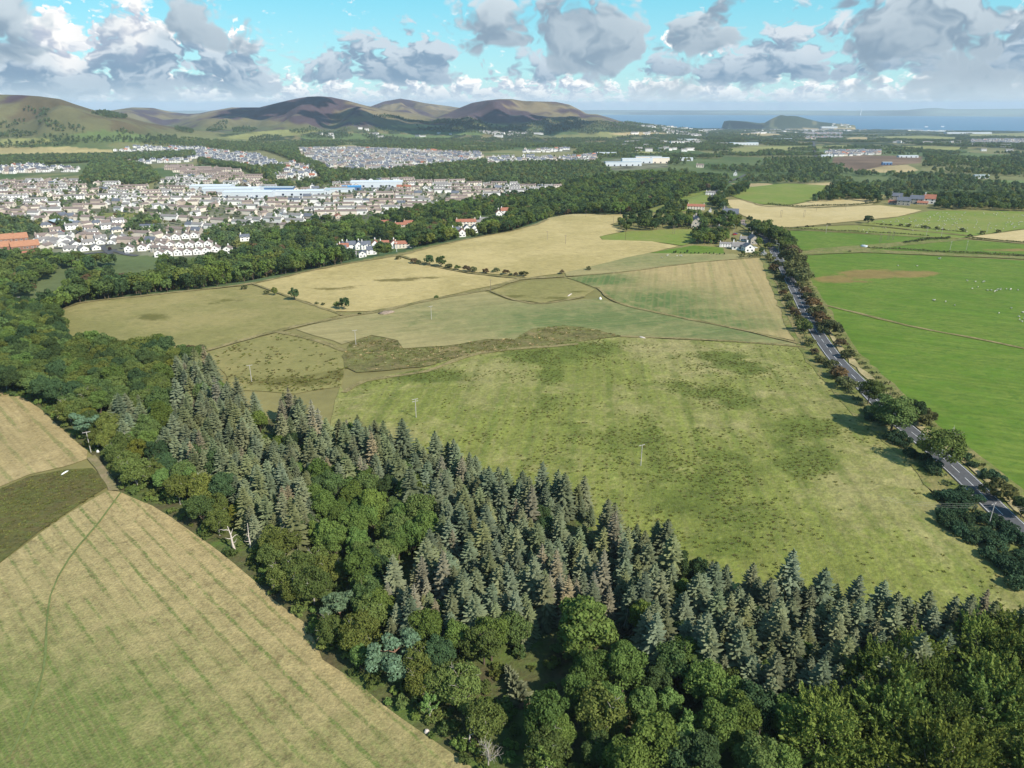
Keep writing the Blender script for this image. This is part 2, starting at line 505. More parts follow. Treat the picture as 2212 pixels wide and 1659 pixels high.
    bp = nt.n('ShaderNodeBump'); bp.inputs['Strength'].default_value = bump; bp.inputs['Distance'].default_value = 0.8
    nt.link(nt.add(nt.mul(n2, 0.5), n3), bp.inputs['Height'])
    nt.link(bp.outputs[0], bs.inputs['Normal'])
    return m

# ------------------------------------------------------------------ the ground sheet (polar grid round the camera)
TOWNS = {
 'bulk': [(-100, 400), (0, 396), (170, 388), (260, 398), (330, 412), (340, 395), (420, 380), (480, 385), (560, 400), (640, 412), (700, 398), (830, 388), (1060, 398), (1210, 404), (1205, 413), (1100, 426), (980, 442), (900, 457), (820, 470), (700, 480), (640, 490), (580, 502), (520, 514), (510, 545), (400, 556), (270, 550), (120, 546), (0, 532), (-100, 532)],
 'terrace': [(347, 362), (430, 360), (520, 372), (576, 396), (560, 404), (470, 386), (420, 382), (380, 372)],
 'estate': [(245, 324), (340, 318), (430, 320), (560, 336), (610, 357), (560, 362), (480, 352), (400, 340), (250, 328)],
 'estate2': [(640, 322), (760, 320), (900, 326), (1040, 332), (1040, 345), (980, 355), (830, 372), (720, 374), (690, 355), (650, 332)],
 'east': [(1046, 342), (1161, 338), (1161, 350), (1050, 357)],
 'east2': [(1130, 323), (1234, 322), (1234, 328), (1130, 330)],
 'east3': [(1154, 342), (1290, 335), (1290, 350), (1160, 356)],
 'campus': [(1282, 352), (1330, 343), (1442, 345), (1442, 362), (1330, 369)],
 'mid': [(580, 362), (640, 352), (700, 372), (680, 388), (600, 392)],
 'north': [(1775, 327), (1900, 326), (1902, 334), (1800, 338)],
 'north2': [(1735, 287), (1818, 286), (1818, 300), (1740, 301)],
 'north3': [(2095, 302), (2230, 301), (2230, 312), (2095, 311)],
 'leftrow': [(0, 360), (60, 358), (170, 366), (170, 372), (0, 376)],
 'topleft': [(240, 352), (420, 343), (420, 350), (250, 358)],
}
PARKS = [[(178, 471), (230, 460), (330, 458), (347, 464), (300, 470), (200, 478)], [(540, 463), (583, 460), (583, 465), (545, 468)]]
SHEDS_AREA = [[(425, 402), (540, 404), (670, 420), (650, 432), (560, 432), (430, 416)], [(775, 394), (850, 393), (852, 410), (780, 412)]]
SITE = [(1799, 340), (1860, 335), (1990, 338), (1990, 352), (1900, 360), (1850, 371), (1800, 352)]
# far fields (colour key, polygon)
FARF = [
 ('straw', [(-100, 322), (60, 318), (150, 317), (243, 324), (240, 334), (150, 342), (0, 346), (-100, 346)]),
 ('pale', [(1565, 322), (1620, 317), (1700, 315), (1790, 316), (1740, 322), (1650, 328), (1620, 333), (1590, 330)]),
 ('green', [(1458, 384), (1490, 376), (1530, 375), (1565, 378), (1555, 388), (1490, 388)]),
 ('pale', [(1761, 318), (1800, 313), (1831, 314), (1831, 320), (1765, 321)]),
 ('green', [(1763, 323), (1870, 322), (1870, 327), (1763, 327)]),
 ('tan', [(1842, 369), (1870, 361), (1960, 356), (1987, 368), (1960, 372), (1880, 373)]),
 ('pale', [(1902, 316), (2000, 315), (2108, 318), (2060, 324), (1960, 322)]),
 ('pale', [(1895, 295), (1990, 293), (2072, 297), (2050, 303), (1960, 303)]),
 ('green', [(2030, 340), (2080, 332), (2182, 333), (2182, 341), (2100, 343)]),
 ('tan', [(1817, 304), (1840, 296), (1877, 296), (1870, 304)]),
 ('green', [(2108, 390), (2250, 389), (2250, 398), (2110, 397)]),
 ('tan', [(1920, 419), (2060, 416), (2193, 419), (2140, 427), (1930, 428)]),
 ('green', [(2120, 426), (2193, 419), (2260, 418), (2260, 428)]),
 ('tan', [(1575, 396), (1667, 396), (1667, 403), (1620, 406)]),
 ('tan', [(1739, 397), (1800, 394), (1866, 398), (1850, 404), (1760, 403)]),
 ('straw', [(727, 315), (760, 313), (793, 318), (740, 320)]),
 ('green', [(879, 317), (935, 316), (939, 320), (880, 321)]),
 ('pale', [(1362, 329), (1400, 326), (1470, 333), (1470, 336), (1420, 333)]),
 ('green', [(640, 293), (760, 288), (880, 290), (980, 294), (960, 301), (820, 303), (660, 301)]),
 ('pale', [(470, 298), (560, 284), (620, 280), (700, 282), (640, 292), (540, 302)]),
 ('green', [(860, 284), (960, 279), (1060, 284), (1040, 292), (900, 290)]),
 ('pale', [(840, 272), (900, 268), (960, 272), (900, 278)]),
 ('pale', [(1000, 268), (1060, 266), (1120, 274), (1050, 278)]),
 ('pale', [(1180, 292), (1300, 284), (1380, 292), (1320, 298), (1220, 300)]),
 ('tan', [(1310, 289), (1400, 283), (1450, 290), (1380, 295)]),
 ('green', [(1160, 284), (1240, 280), (1250, 290), (1170, 292)]),
 ('green', [(150, 292), (220, 281), (300, 290), (360, 300), (300, 309), (200, 304)]),
 ('pale', [(0, 300), (90, 298), (130, 306), (60, 313), (0, 313)]),
 ('tan', [(1560, 290), (1640, 287), (1700, 290), (1660, 293)]),
 ('tan', [(1700, 278), (1850, 276), (1850, 279), (1700, 281)]),
 ('tan', [(2080, 277), (2240, 273), (2240, 276), (2100, 280)]),
 ('pale', [(1960, 281), (2100, 279), (2060, 284), (1960, 285)]),
 ('pale', [(2080, 291), (2240, 286), (2240, 294), (2100, 296)]),
]
def build_ground():
    a_in = np.linspace(-0.74, 0.74, 600)
    a_out = np.linspace(0.74, 2 * math.pi - 0.74, 90)[1:-1]
    az = np.concatenate([a_in, a_out])
    r = G_R
    nr, na = len(r), len(az)
    R, A = np.meshgrid(r, az, indexing='ij')
    X = R * np.sin(A); Y = R * np.cos(A)
    Z = np.concatenate([G_Z, height_exact(X[:, 600:], Y[:, 600:])], 1)
    Z[0, :] = Z[1, :].mean()
    V = np.stack([X, Y, Z], -1).reshape(-1, 3)
    i = np.arange(nr - 1)[:, None] * na; j = np.arange(na)[None, :]; jn = (j + 1) % na
    F = np.stack([i + j, i + jn, i + na + jn, i + na + j], -1).reshape(-1, 4)[:, ::-1]
    # colours of the land
    x, y, z = V.T
    d = np.hypot(x, y); a = np.arctan2(x, y)
    px, py = to_pix(x, y, z)
    vis = (np.abs(a) < 0.9) & (d > 100)
    C = np.zeros((len(V), 3))
    n1 = fbm(x / 400, y / 400, 5, 4); n2 = fbm(x / 130, y / 130, 15, 3)
    C[:] = np.array([0.085, 0.115, 0.040])
    pltu = (d < np.interp(a, E_AZ, E_D) + 10) & (d < 1700)
    C[pltu] = (0.185, 0.165, 0.06)
    C += (np.array([0.05, 0.035, 0.02]))[None] * n2[:, None]
    # grazing land on the hills: tan grass, heather, bracken
    zb = np.interp(d, FD, FZ)
    gap = smooth((fbm(x / 210 + 9, y / 260, 57, 3) + 0.02) / 0.14)[:, None] * ((d > 1250) & (d < 3800))[:, None]
    C = C * (1 - gap) + (np.array([0.17, 0.165, 0.07])[None] + np.array([0.05, 0.02, 0.02])[None] * n1[:, None]) * gap
    hill = smooth((z - zb - 25) / 60) * (d < 9800)
    tan = np.array([0.190, 0.148, 0.082]); olive = np.array([0.108, 0.108, 0.048]); heather = np.array([0.066, 0.044, 0.050]); brack = np.array([0.09, 0.065, 0.035])
    hf = smooth((z - zb - 40) / 140)
    hf = hf * np.clip((px - 120) / 260, .25, 1)
    hc = olive[None] * (1 - hf[:, None]) + tan[None] * hf[:, None]
    # heather favours the two central domes
    ux = (px - 690) / 150; heat = np.exp(-ux ** 2) * 0.44 + np.exp(-((px - 1060) / 70) ** 2) * 0.26 + np.exp(-((px - 860) / 60) ** 2) * 0.05
    hm = smooth((n1 * 0.75 + n2 * 0.4 + heat * 1.25 * smooth((z - zb - 60) / 60) - 0.16) / 0.16)
    hc = hc * (1 - hm[:, None]) + heather[None] * hm[:, None]
    bm = smooth((fbm(x / 300, y / 300, 77, 4) - 0.08) / 0.1) * (1 - hm)
    hc = hc * (1 - 0.7 * bm[:, None]) + brack[None] * 0.7 * bm[:, None]
    C = C * (1 - hill[:, None]) + hc * hill[:, None]
    # the seaside hill: heath with cumulus shade put into its colour; far belt: woods, fields
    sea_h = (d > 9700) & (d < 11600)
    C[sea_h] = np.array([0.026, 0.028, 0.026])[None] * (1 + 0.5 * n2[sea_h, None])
    far = (d > 24000)
    C[far] = np.array([0.13, 0.16, 0.12])[None] * (1 + 1.2 * fbm(x[far] / 1500, y[far] / 1500, 8, 3)[:, None])
    belt = (d > 3600) & (d < 11000) & (hill < 0.3)
    bf = smooth((fbm(a * 90 + 3, np.log(d) * 24, 51, 3) - 0.05) / 0.1)
    cb = np.array([0.035, 0.050, 0.020])[None] * (1 - bf[:, None]) + (np.array([0.14, 0.135, 0.06])[None] + np.array([0.05, 0.0, 0.0])[None] * n1[:, None]) * bf[:, None]
    C[belt] = cb[belt]
    KEY = {'straw': (0.31, 0.255, 0.115), 'pale': (0.21, 0.21, 0.075), 'green': (0.110, 0.150, 0.050), 'tan': (0.36, 0.28, 0.14)}
    for key, poly in FARF:
        mk = vis & inside(px, py, poly)
        C[mk] = np.array(KEY[key])[None] * (1 + 0.35 * n2[mk, None])
    for nm, poly in TOWNS.items():
        mk = vis & inside(px, py, poly)
        C[mk] = np.array([0.135, 0.135, 0.085])[None] * (1 + 0.9 * fbm(x[mk] / 25, y[mk] / 25, 2, 2)[:, None])
    for poly in PARKS:
        mk = vis & inside(px, py, poly); C[mk] = (0.16, 0.17, 0.05)
    mk = vis & inside(px, py, SITE); C[mk] = np.array([0.17, 0.115, 0.075])[None] * (1 + 0.6 * n2[mk, None])
    for poly in SHEDS_AREA:
        mk = vis & inside(px, py, poly); C[mk] = (0.16, 0.16, 0.16)
    C = np.clip(C, 0.01, 0.6)
    m, nt, b, out = new_mat("ground")
    pos = nt.n('ShaderNodeNewGeometry').outputs['Position']
    c = nt.attr('land', 'Color')
    n = nt.add(nt.mul(nt.noise(pos, 1 / 8.0, 5, 0.7), 0.5), nt.mul(nt.noise(pos, 1 / 70.0, 4, 0.65), 0.5))
    k = nt.ramp(n, 0.3, 0.7, False, 0.72, 1.28)
    c = nt.mix(1.0, c, nt.comb(k, k, k), 'MULTIPLY')
    nt.link(c, b.inputs['Base Color'])
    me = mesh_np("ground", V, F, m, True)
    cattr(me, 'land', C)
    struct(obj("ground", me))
build_ground()

# sea
def build_sea():
    m, nt, b, out = new_mat("sea_water")
    b.inputs['Base Color'].default_value = (0.018, 0.10, 0.19, 1)
    b.inputs['Roughness'].default_value = 0.35
    b.inputs['Specular IOR Level'].default_value = 0.4
    pos = nt.n('ShaderNodeNewGeometry').outputs['Position']
    mp = nt.n('ShaderNodeMapping'); nt.link(pos, mp.inputs[0]); mp.inputs['Scale'].default_value = (0.3, 1.0, 1.0)
    n = nt.noise(mp.outputs[0], 1 / 500.0, 4, 0.6)
    nt.link(nt.mix(nt.ramp(n, 0.3, 0.7), (0.016, 0.090, 0.180), (0.024, 0.110, 0.205)), b.inputs['Base Color'])
    az = np.linspace(-1.0, 1.0, 60); r = np.geomspace(9000, 38500, 24)
    R, A = np.meshgrid(r, az, indexing='ij')
    V = np.stack([R * np.sin(A), R * np.cos(A), np.full_like(R, -200.0)], -1).reshape(-1, 3)
    na = len(az); i = np.arange(len(r) - 1)[:, None] * na; j = np.arange(na - 1)[None, :]
    F = np.stack([i + j, i + j + 1, i + na + j + 1, i + na + j], -1).reshape(-1, 4)[:, ::-1]
    struct(obj("sea", mesh_np("sea", V, F, m)))
build_sea()

# ------------------------------------------------------------------ fields: draped sheets, each an object of its own
def densify(poly, step):
    out = []
    n = len(poly)
    for i in range(n):
        p = np.array(poly[i]); q = np.array(poly[(i + 1) % n])
        k = max(1, int(np.linalg.norm(q - p) / step))
        for t in range(k): out.append(p + (q - p) * t / k)
    return np.array(out)
BLOB_PIX = {}
def sheet(name, poly, mat, off=0.15, step=8.0, wob=1.0, blobs=(), greens=(), world=False):
    pw = np.array(poly, float) if world else P(*np.array(poly, float).T)[:, :2]
    span = pw.max(0) - pw.min(0)
    step = max(step, math.sqrt(span[0] * span[1]) / 90.0)
    b = densify(pw, step)
    if wob:
        b = b + wob * np.stack([fbm(b[:, 0] / 14, b[:, 1] / 14, 71, 2), fbm(b[:, 0] / 14, b[:, 1] / 14, 91, 2)], 1) * 2
    gx, gy = np.meshgrid(np.arange(b[:, 0].min(), b[:, 0].max(), step), np.arange(b[:, 1].min(), b[:, 1].max(), step))
    g = np.stack([gx.ravel(), gy.ravel()], 1) + rng.uniform(-.3, .3, (gx.size, 2)) * step
    g = g[inside(g[:, 0], g[:, 1], b)]
    # keep interior points off the outline
    if len(g):
        keep = np.ones(len(g), bool)
        for i0 in range(0, len(g), 2000):
            dd = ((g[i0:i0 + 2000, None, :] - b[None]) ** 2).sum(-1).min(1)
            keep[i0:i0 + 2000] = dd > (0.45 * step) ** 2
        g = g[keep]
    pts = np.concatenate([b, g])
    nb = len(b)
    ed = [(i, (i + 1) % nb) for i in range(nb)]
    r = delaunay_2d_cdt([Vector(p) for p in pts], ed, [], 1, 1e-4)
    v = np.array([(p.x, p.y) for p in r[0]]); f = np.array([t for t in r[2] if len(t) == 3])
    # face up
    e1 = v[f[:, 1]] - v[f[:, 0]]; e2 = v[f[:, 2]] - v[f[:, 0]]
    flip = e1[:, 0] * e2[:, 1] - e1[:, 1] * e2[:, 0] < 0
    f[flip] = f[flip][:, ::-1]
    d = np.hypot(v[:, 0], v[:, 1])
    z = height(v[:, 0], v[:, 1]) + off + d * 0.0004
    V = np.concatenate([v, z[:, None]], 1)
    me = mesh_np(name, V, f, mat, True)
    px, py = to_pix(v[:, 0], v[:, 1], z)
    for nm, bl in (('patch', blobs), ('green', greens)):
        if bl:
            val = np.zeros(len(v))
            for (cx, cy_, rx, ry, *amt) in bl:
                q = ((px - cx) / rx) ** 2 + ((py - cy_) / ry) ** 2
                val = np.maximum(val, (amt[0] if amt else 1.0) * np.exp(-q * 0.9))
            fattr(me, nm, val)
    return struct(obj(name, me))

def heading(p, q):
    w = P([p[0], q[0]], [p[1], q[1]])
    d = w[1] - w[0]
    return math.atan2(d[1], d[0])
# stripes run along a heading; the 'across' axis is the heading turned by 90 degrees
def across(p, q): return heading(p, q) + math.pi / 2
STUB = (0.350, 0.268, 0.128); STUB2 = (0.300, 0.232, 0.105); GRN = (0.125, 0.165, 0.042)
A1 = across((700 / 1.58 / 1.8227, (2200) / 1.8227), (1780 / 1.58 / 1.8227, (2200 + 1250 / 1.58) / 1.8227))
m_stub = field_mat("stubble", STUB, STUB2, None, stripe=(A1, 3.2, 0.7, GRN), patch=None, patch2=True, fine=1 / 0.9, big=1 / 30, fleck=((0.17, 0.125, 0.055), 0.45), bump=0.5)
# the green attribute turns stubble to regrowth: reuse the same material with a greener second colour
m_stub_near = field_mat("stubble_regrowth", STUB, (0.135, 0.160, 0.045), None, stripe=(A1, 2.15, 0.95, (0.105, 0.145, 0.034)), patch2=True, fine=1 / 0.6, big=1 / 12, thr=(0.56, 0.80), fine_amt=.36, fleck=((0.16, 0.12, 0.055), 0.5), bump=0.6)
m_rushes = field_mat("rushes", (0.092, 0.096, 0.026), (0.105, 0.085, 0.032), None, big=1 / 18, fine=1 / 1.2, clump=((0.10, 0.115, 0.030), 0.7, 5.0), bump=0.9, fleck=((0.02, 0.03, 0.008), 0.4))
m_rough = field_mat("rough_pasture", (0.275, 0.240, 0.100), (0.168, 0.184, 0.040), None, patch=(0.070, 0.088, 0.016), patch2=True, big=1 / 55, fine=1 / 1.6,
                    clump=((0.120, 0.132, 0.030), 0.55, 1.9), bump=1.0, stripe=(across((1205, 1000), (1225, 800)), 7.5, 0.75, (0.098, 0.130, 0.024)), attr_thr=(0.30, 0.58), fine_amt=0.34, fleck=((0.25, 0.22, 0.09), 0.30))
m_olive = field_mat("olive_pasture", (0.270, 0.225, 0.088), (0.205, 0.185, 0.064), None, patch=(0.085, 0.078, 0.020), patch2=True, big=1 / 60, fine=1 / 2.2,
                    clump=((0.13, 0.125, 0.035), 0.35, 5.0), bump=0.5, fine_amt=0.16)
m_tan = field_mat("dry_pasture", (0.425, 0.335, 0.150), (0.345, 0.275, 0.112), None, patch=(0.105, 0.085, 0.025), patch2=True, big=1 / 70, fine=1 / 2.5, bump=0.4, fine_amt=0.16,
                  clump=((0.20, 0.17, 0.06), 0.35, 6.0))
A8 = across((640, 712), (1290, 650)); A10 = across((1600, 700), (1560, 570))
m_mown = field_mat("mown_field", (0.290, 0.242, 0.108), (0.112, 0.148, 0.048), None, patch2=True, stripe=(A8, 6.0, 0.35, (0.175, 0.17, 0.058)), big=1 / 80, fine=1 / 2.0, bump=0.3, thr=(0.5, 0.8), fine_amt=0.15)
m_strip = field_mat("striped_field", (0.330, 0.255, 0.115), (0.095, 0.138, 0.040), None, patch2=True, stripe=(A10, 6.5, 0.60, (0.155, 0.165, 0.050)), big=1 / 70, fine=1 / 2.0, bump=0.3, thr=(0.62, 0.9), fine_amt=0.15)
m_green = field_mat("green_pasture", (0.084, 0.150, 0.014), (0.128, 0.174, 0.026), None, patch=(0.15, 0.105, 0.035), patch2=True, big=1 / 40, fine=1 / 2.2, bump=0.35, fine_amt=0.16,
                    clump=((0.055, 0.112, 0.012), 0.6, 5.0), stripe=(across((1740, 600), (2212, 640)), 7.0, 0.35, (0.058, 0.118, 0.014)))
m_green2 = field_mat("yellow_green_pasture", (0.140, 0.190, 0.030), (0.190, 0.200, 0.050), None, patch=(0.22, 0.17, 0.06), patch2=True, big=1 / 60, fine=1 / 2.5, bump=0.3, fine_amt=0.16)
m_straw = field_mat("straw_field", (0.46, 0.365, 0.185), (0.40, 0.315, 0.145), None, patch2=True, big=1 / 60, fine=1 / 2.5, bump=0.3, fine_amt=0.14)
m_floor = field_mat("woodland_floor", (0.085, 0.070, 0.034), (0.080, 0.105, 0.028), None, big=1 / 14, fine=1 / 1.2, bump=0.8, clump=((0.09, 0.15, 0.025), 0.5, 7.0))
m_verge = field_mat("verge_grass", (0.130, 0.150, 0.036), (0.210, 0.180, 0.070), None, big=1 / 9, fine=1 / 1.2, bump=0.8, clump=((0.055, 0.085, 0.018), 0.5, 3.0))
m_track = field_mat("bare_track", (0.230, 0.180, 0.105), (0.160, 0.150, 0.060), None, big=1 / 8, fine=1 / 1.0, bump=0.5)

F5 = [(700, 960), (735, 835), (745, 850), (790, 822), (900, 800), (1000, 767), (1100, 753), (1200, 746), (1340, 728), (1500, 735), (1660, 744), (1742, 752), (1800, 800), (1850, 850), (1905, 920), (1980, 1010), (2030, 1090), (2110, 1180), (2212, 1262), (2330, 1340), (2330, 1480), (2212, 1420), (2130, 1385), (1960, 1365), (1790, 1335), (1620, 1290), (1470, 1265), (1440, 1215), (1290, 1165), (1260, 1100), (1060, 1080), (1010, 1025), (860, 990)]
DARK5 = [(930, 812, 90, 16), (1180, 770, 110, 22, .9), (1265, 752, 90, 18, .9), (1190, 810, 40, 30, .8), (1420, 830, 60, 10, .6), (1480, 830, 40, 8, .6), (1590, 788, 60, 12), (1560, 770, 60, 14), (1620, 800, 50, 10),
         (1545, 850, 70, 14), (1590, 870, 55, 14), (1480, 845, 60, 10, .7), (1740, 925, 80, 26), (1700, 960, 50, 22, .8), (1755, 985, 60, 26), (1735, 1005, 80, 26), (1560, 985, 60, 18, .9), (1620, 1010, 40, 16, .8),
         (1530, 1040, 90, 40, .8), (1480, 1080, 120, 50, .75), (1590, 1120, 120, 50, .7), (1560, 1180, 120, 40, .75), (1400, 950, 60, 50, .65), (1320, 960, 50, 60, .6), (1180, 870, 50, 30, .6), (1240, 930, 60, 30, .55), (1430, 1020, 80, 50, .6), (1210, 1000, 60, 40, .5)]
GRN5 = [(1450, 1120, 300, 150, .8), (1180, 930, 300, 110, .6), (1340, 980, 280, 140, .6), (1700, 1250, 400, 90, .5), (1100, 880, 300, 90, .5), (1230, 790, 150, 30, .6), (1900, 1150, 200, 120, .35)]
FIELDS = [
 ('stubble_field', [(-250, 1330), (0, 1215), (60, 1175), (150, 1110), (235, 1062), (262, 1066), (330, 1092), (430, 1160), (510, 1215), (590, 1295), (650, 1345), (700, 1425), (790, 1490), (860, 1545), (940, 1600), (1030, 1662), (1080, 1720), (1080, 1900), (-350, 1900)], m_stub_near, dict(step=5, wob=.6, greens=[(40, 1660, 520, 300, .95), (300, 1620, 450, 200, .55), (0, 1480, 260, 200, .5), (700, 1680, 400, 200, .45), (120, 1300, 200, 200, .25)])),
 ('rush_bank', [(-250, 1085), (0, 1058), (60, 1033), (140, 1018), (195, 1016), (240, 1050), (150, 1107), (60, 1172), (0, 1212), (-250, 1325)], m_rushes, dict(step=5, off=.3)),
 ('stubble_field', [(-250, 850), (0, 842), (30, 850), (95, 890), (160, 950), (190, 975), (186, 994), (140, 1010), (60, 1028), (0, 1052), (-250, 1080)], m_stub, dict(step=5, wob=.6)),
 ('field_track', [(186, 994), (205, 985), (235, 1030), (262, 1066), (235, 1064), (205, 1020)], m_track, dict(step=3, off=.4)),
 ('woodland_floor', [(-200, 845), (-200, 560), (60, 650), (140, 720), (150, 760), (300, 770), (450, 790), (500, 880), (540, 910), (640, 905), (700, 950), (860, 985), (1010, 1020), (1060, 1075), (1260, 1095), (1290, 1160), (1440, 1210), (1470, 1260), (1620, 1285), (1790, 1330), (1960, 1362), (2130, 1382), (2320, 1440), (2400, 2000), (1100, 2000), (1040, 1672), (940, 1606), (860, 1552), (790, 1497), (690, 1422), (640, 1345), (580, 1295), (505, 1218), (425, 1165), (325, 1096), (262, 1066), (200, 985), (150, 935), (60, 868)], m_floor, dict(step=8, off=.1)),
 ('rough_pasture', F5, m_rough, dict(step=5.0, blobs=DARK5, greens=GRN5)),
 ('rough_pasture', [(440, 765), (600, 718), (700, 735), (760, 760), (745, 800), (735, 838), (640, 850), (500, 845), (480, 800)], m_olive, dict(step=7, blobs=[(640, 825, 130, 16, .9), (730, 810, 50, 20, .8), (560, 790, 80, 20, .4)], greens=[(640, 800, 160, 50, .7)])),
 ('rush_ditch', [(735, 772), (760, 742), (800, 727), (860, 738), (872, 755), (960, 750), (1050, 735), (1110, 734), (1150, 712), (1220, 704), (1290, 714), (1342, 727), (1250, 740), (1180, 749), (1100, 758), (1000, 772), (930, 790), (840, 803), (770, 806), (745, 795)], None, dict(step=5, off=.35)),
 ('mown_field', [(640, 712), (720, 690), (830, 672), (950, 645), (1040, 628), (1100, 650), (1160, 656), (1290, 645), (1330, 655), (1500, 690), (1742, 750), (1600, 742), (1500, 733), (1340, 727), (1290, 713), (1220, 703), (1150, 711), (1110, 733), (1050, 734), (960, 748), (872, 753), (860, 736), (800, 725), (740, 745)], m_mown, dict(step=8, greens=[(1300, 690, 330, 40, .75), (1550, 720, 200, 25, .7), (1000, 690, 160, 25, .3)])),
 ('rushy_corner', [(1058, 630), (1130, 610), (1230, 604), (1285, 626), (1262, 641), (1172, 656), (1112, 649)], m_olive, dict(step=6, off=.3, blobs=[(1110, 640, 50, 5, .9), (1200, 643, 60, 4, .9), (1250, 630, 40, 6, .7)], greens=[(1160, 610, 60, 6, .8), (1120, 615, 40, 6, .6)])),
 ('striped_field', [(1225, 600), (1350, 588), (1500, 569), (1640, 557), (1660, 560), (1690, 650), (1735, 742), (1600, 711), (1450, 681), (1330, 653), (1288, 622)], m_strip, dict(step=8, greens=[(1300, 605, 80, 14, .9), (1420, 650, 150, 30, .75), (1600, 700, 120, 18, .6), (1300, 640, 60, 14, .8), (1500, 680, 150, 22, .7)])),
 ('dry_pasture', [(115, 680), (170, 656), (300, 641), (420, 629), (540, 618), (640, 648), (740, 680), (600, 715), (440, 757), (380, 747), (180, 747), (150, 735)], m_olive, dict(step=8, blobs=[(330, 685, 45, 10), (230, 672, 50, 6, .7), (450, 656, 40, 4, .7), (500, 648, 50, 5, .8)], greens=[(170, 720, 90, 30, .8), (300, 740, 200, 12, .6), (130, 690, 50, 14, .6)])),
 ('dry_pasture', [(545, 612), (700, 580), (852, 553), (930, 576), (1010, 592), (1118, 604), (940, 645), (820, 672), (722, 674)], m_tan, dict(step=8, blobs=[(850, 606, 60, 4), (920, 600, 50, 4, .9), (720, 624, 60, 5, .9), (780, 615, 40, 3, .8)])),
 ('straw_field', [(865, 552), (960, 528), (1060, 508), (1150, 488), (1180, 475), (1205, 466), (1370, 469), (1318, 486), (1350, 500), (1295, 512), (1300, 519), (1407, 522), (1466, 532), (1400, 547), (1300, 570), (1222, 590), (1140, 600), (1010, 587), (930, 572)], m_tan, dict(step=9, blobs=[(1450, 536, 40, 3, .6)], greens=[(1200, 575, 100, 12, .5)])),
 ('grass_strip', [(1400, 547), (1560, 548), (1640, 556), (1500, 568), (1350, 587), (1225, 598), (1222, 590), (1300, 570)], m_mown, dict(step=8, greens=[(1400, 560, 200, 20, .4)])),
 ('green_pasture', [(1296, 512), (1355, 501), (1430, 497), (1520, 495), (1500, 524), (1475, 531), (1407, 522), (1302, 519)], m_green2, dict(step=8, greens=[(1440, 515, 80, 20, .0)])),
 ('green_pasture', [(1402, 547), (1440, 540), (1500, 531), (1560, 536), (1566, 549), (1500, 549)], m_green, dict(step=6)),
 ('knoll_field', [(1385, 440), (1430, 430), (1500, 418), (1535, 410), (1540, 425), (1530, 440), (1500, 455), (1440, 461), (1385, 458)], m_green2, dict(step=10, greens=[(1420, 445, 60, 10, .9)])),
 ('green_pasture', [(1575, 422), (1610, 406), (1700, 397), (1800, 402), (1790, 418), (1740, 437), (1690, 445), (1640, 441), (1600, 430)], m_green2, dict(step=12, blobs=[(1680, 418, 60, 3, .5)])),
 ('straw_field', [(1702, 446), (1760, 434), (1870, 430), (1896, 437), (1880, 443), (1760, 448)], m_straw, dict(step=12)),
 ('straw_field', [(1552, 432), (1600, 432), (1650, 444), (1760, 449), (1900, 444), (1992, 455), (1940, 469), (1830, 480), (1690, 493), (1620, 473), (1575, 452)], m_straw, dict(step=10, greens=[(1720, 480, 120, 10, .7)])),
 ('sheep_pasture', [(1850, 486), (1940, 470), (2010, 456), (2120, 456), (2330, 462), (2330, 492), (2212, 495), (2108, 510), (2000, 500)], m_green2, dict(step=10)),
 ('grass_strip', [(1690, 494), (1850, 487), (2000, 502), (2098, 512), (2060, 518), (1980, 511), (1770, 498)], m_green2, dict(step=10, greens=[(1780, 492, 120, 8, .8)])),
 ('green_pasture', [(1695, 499), (1770, 500), (1980, 513), (2080, 518), (1950, 525), (1850, 532), (1730, 542), (1715, 520)], m_green, dict(step=8)),
 ('rough_strip', [(1725, 546), (1760, 538), (1860, 531), (1960, 523), (2090, 516), (2092, 519), (1960, 530), (1880, 540), (2050, 548), (2330, 560), (2330, 566), (2050, 554), (1860, 546), (1730, 553)], m_verge, dict(step=6, off=.3)),
 ('green_pasture', [(1880, 540), (1960, 530), (2092, 519), (2212, 529), (2330, 540), (2330, 559), (2212, 553), (2050, 547)], m_green, dict(step=8, blobs=[(2190, 540, 90, 4, .9)])),
 ('straw_field', [(2100, 512), (2215, 497), (2330, 492), (2330, 536), (2212, 525)], m_straw, dict(step=10)),
 ('green_pasture', [(1725, 554), (1860, 547), (2050, 555), (2212, 564), (2420, 575), (2520, 1250), (2212, 1082), (2130, 1032), (2062, 962), (1992, 897), (1922, 832), (1852, 767), (1802, 711), (1762, 651), (1737, 600)], m_green, dict(step=7, blobs=[(1800, 603, 60, 10, 1), (1880, 592, 90, 13, 1), (1960, 592, 80, 10, 1), (2010, 590, 40, 5, .8), (1850, 610, 60, 4, .8)])),
]
m_ditch = field_mat("ditch_rushes", (0.150, 0.150, 0.046), (0.125, 0.108, 0.040), None, big=1 / 16, fine=1 / 1.5, clump=((0.26, 0.19, 0.09), 0.55, 7.0), bump=0.9, fleck=((0.03, 0.04, 0.01), 0.5))
for nm, poly, mat, kw in FIELDS:
    sheet(nm, poly, mat or m_ditch, **kw)
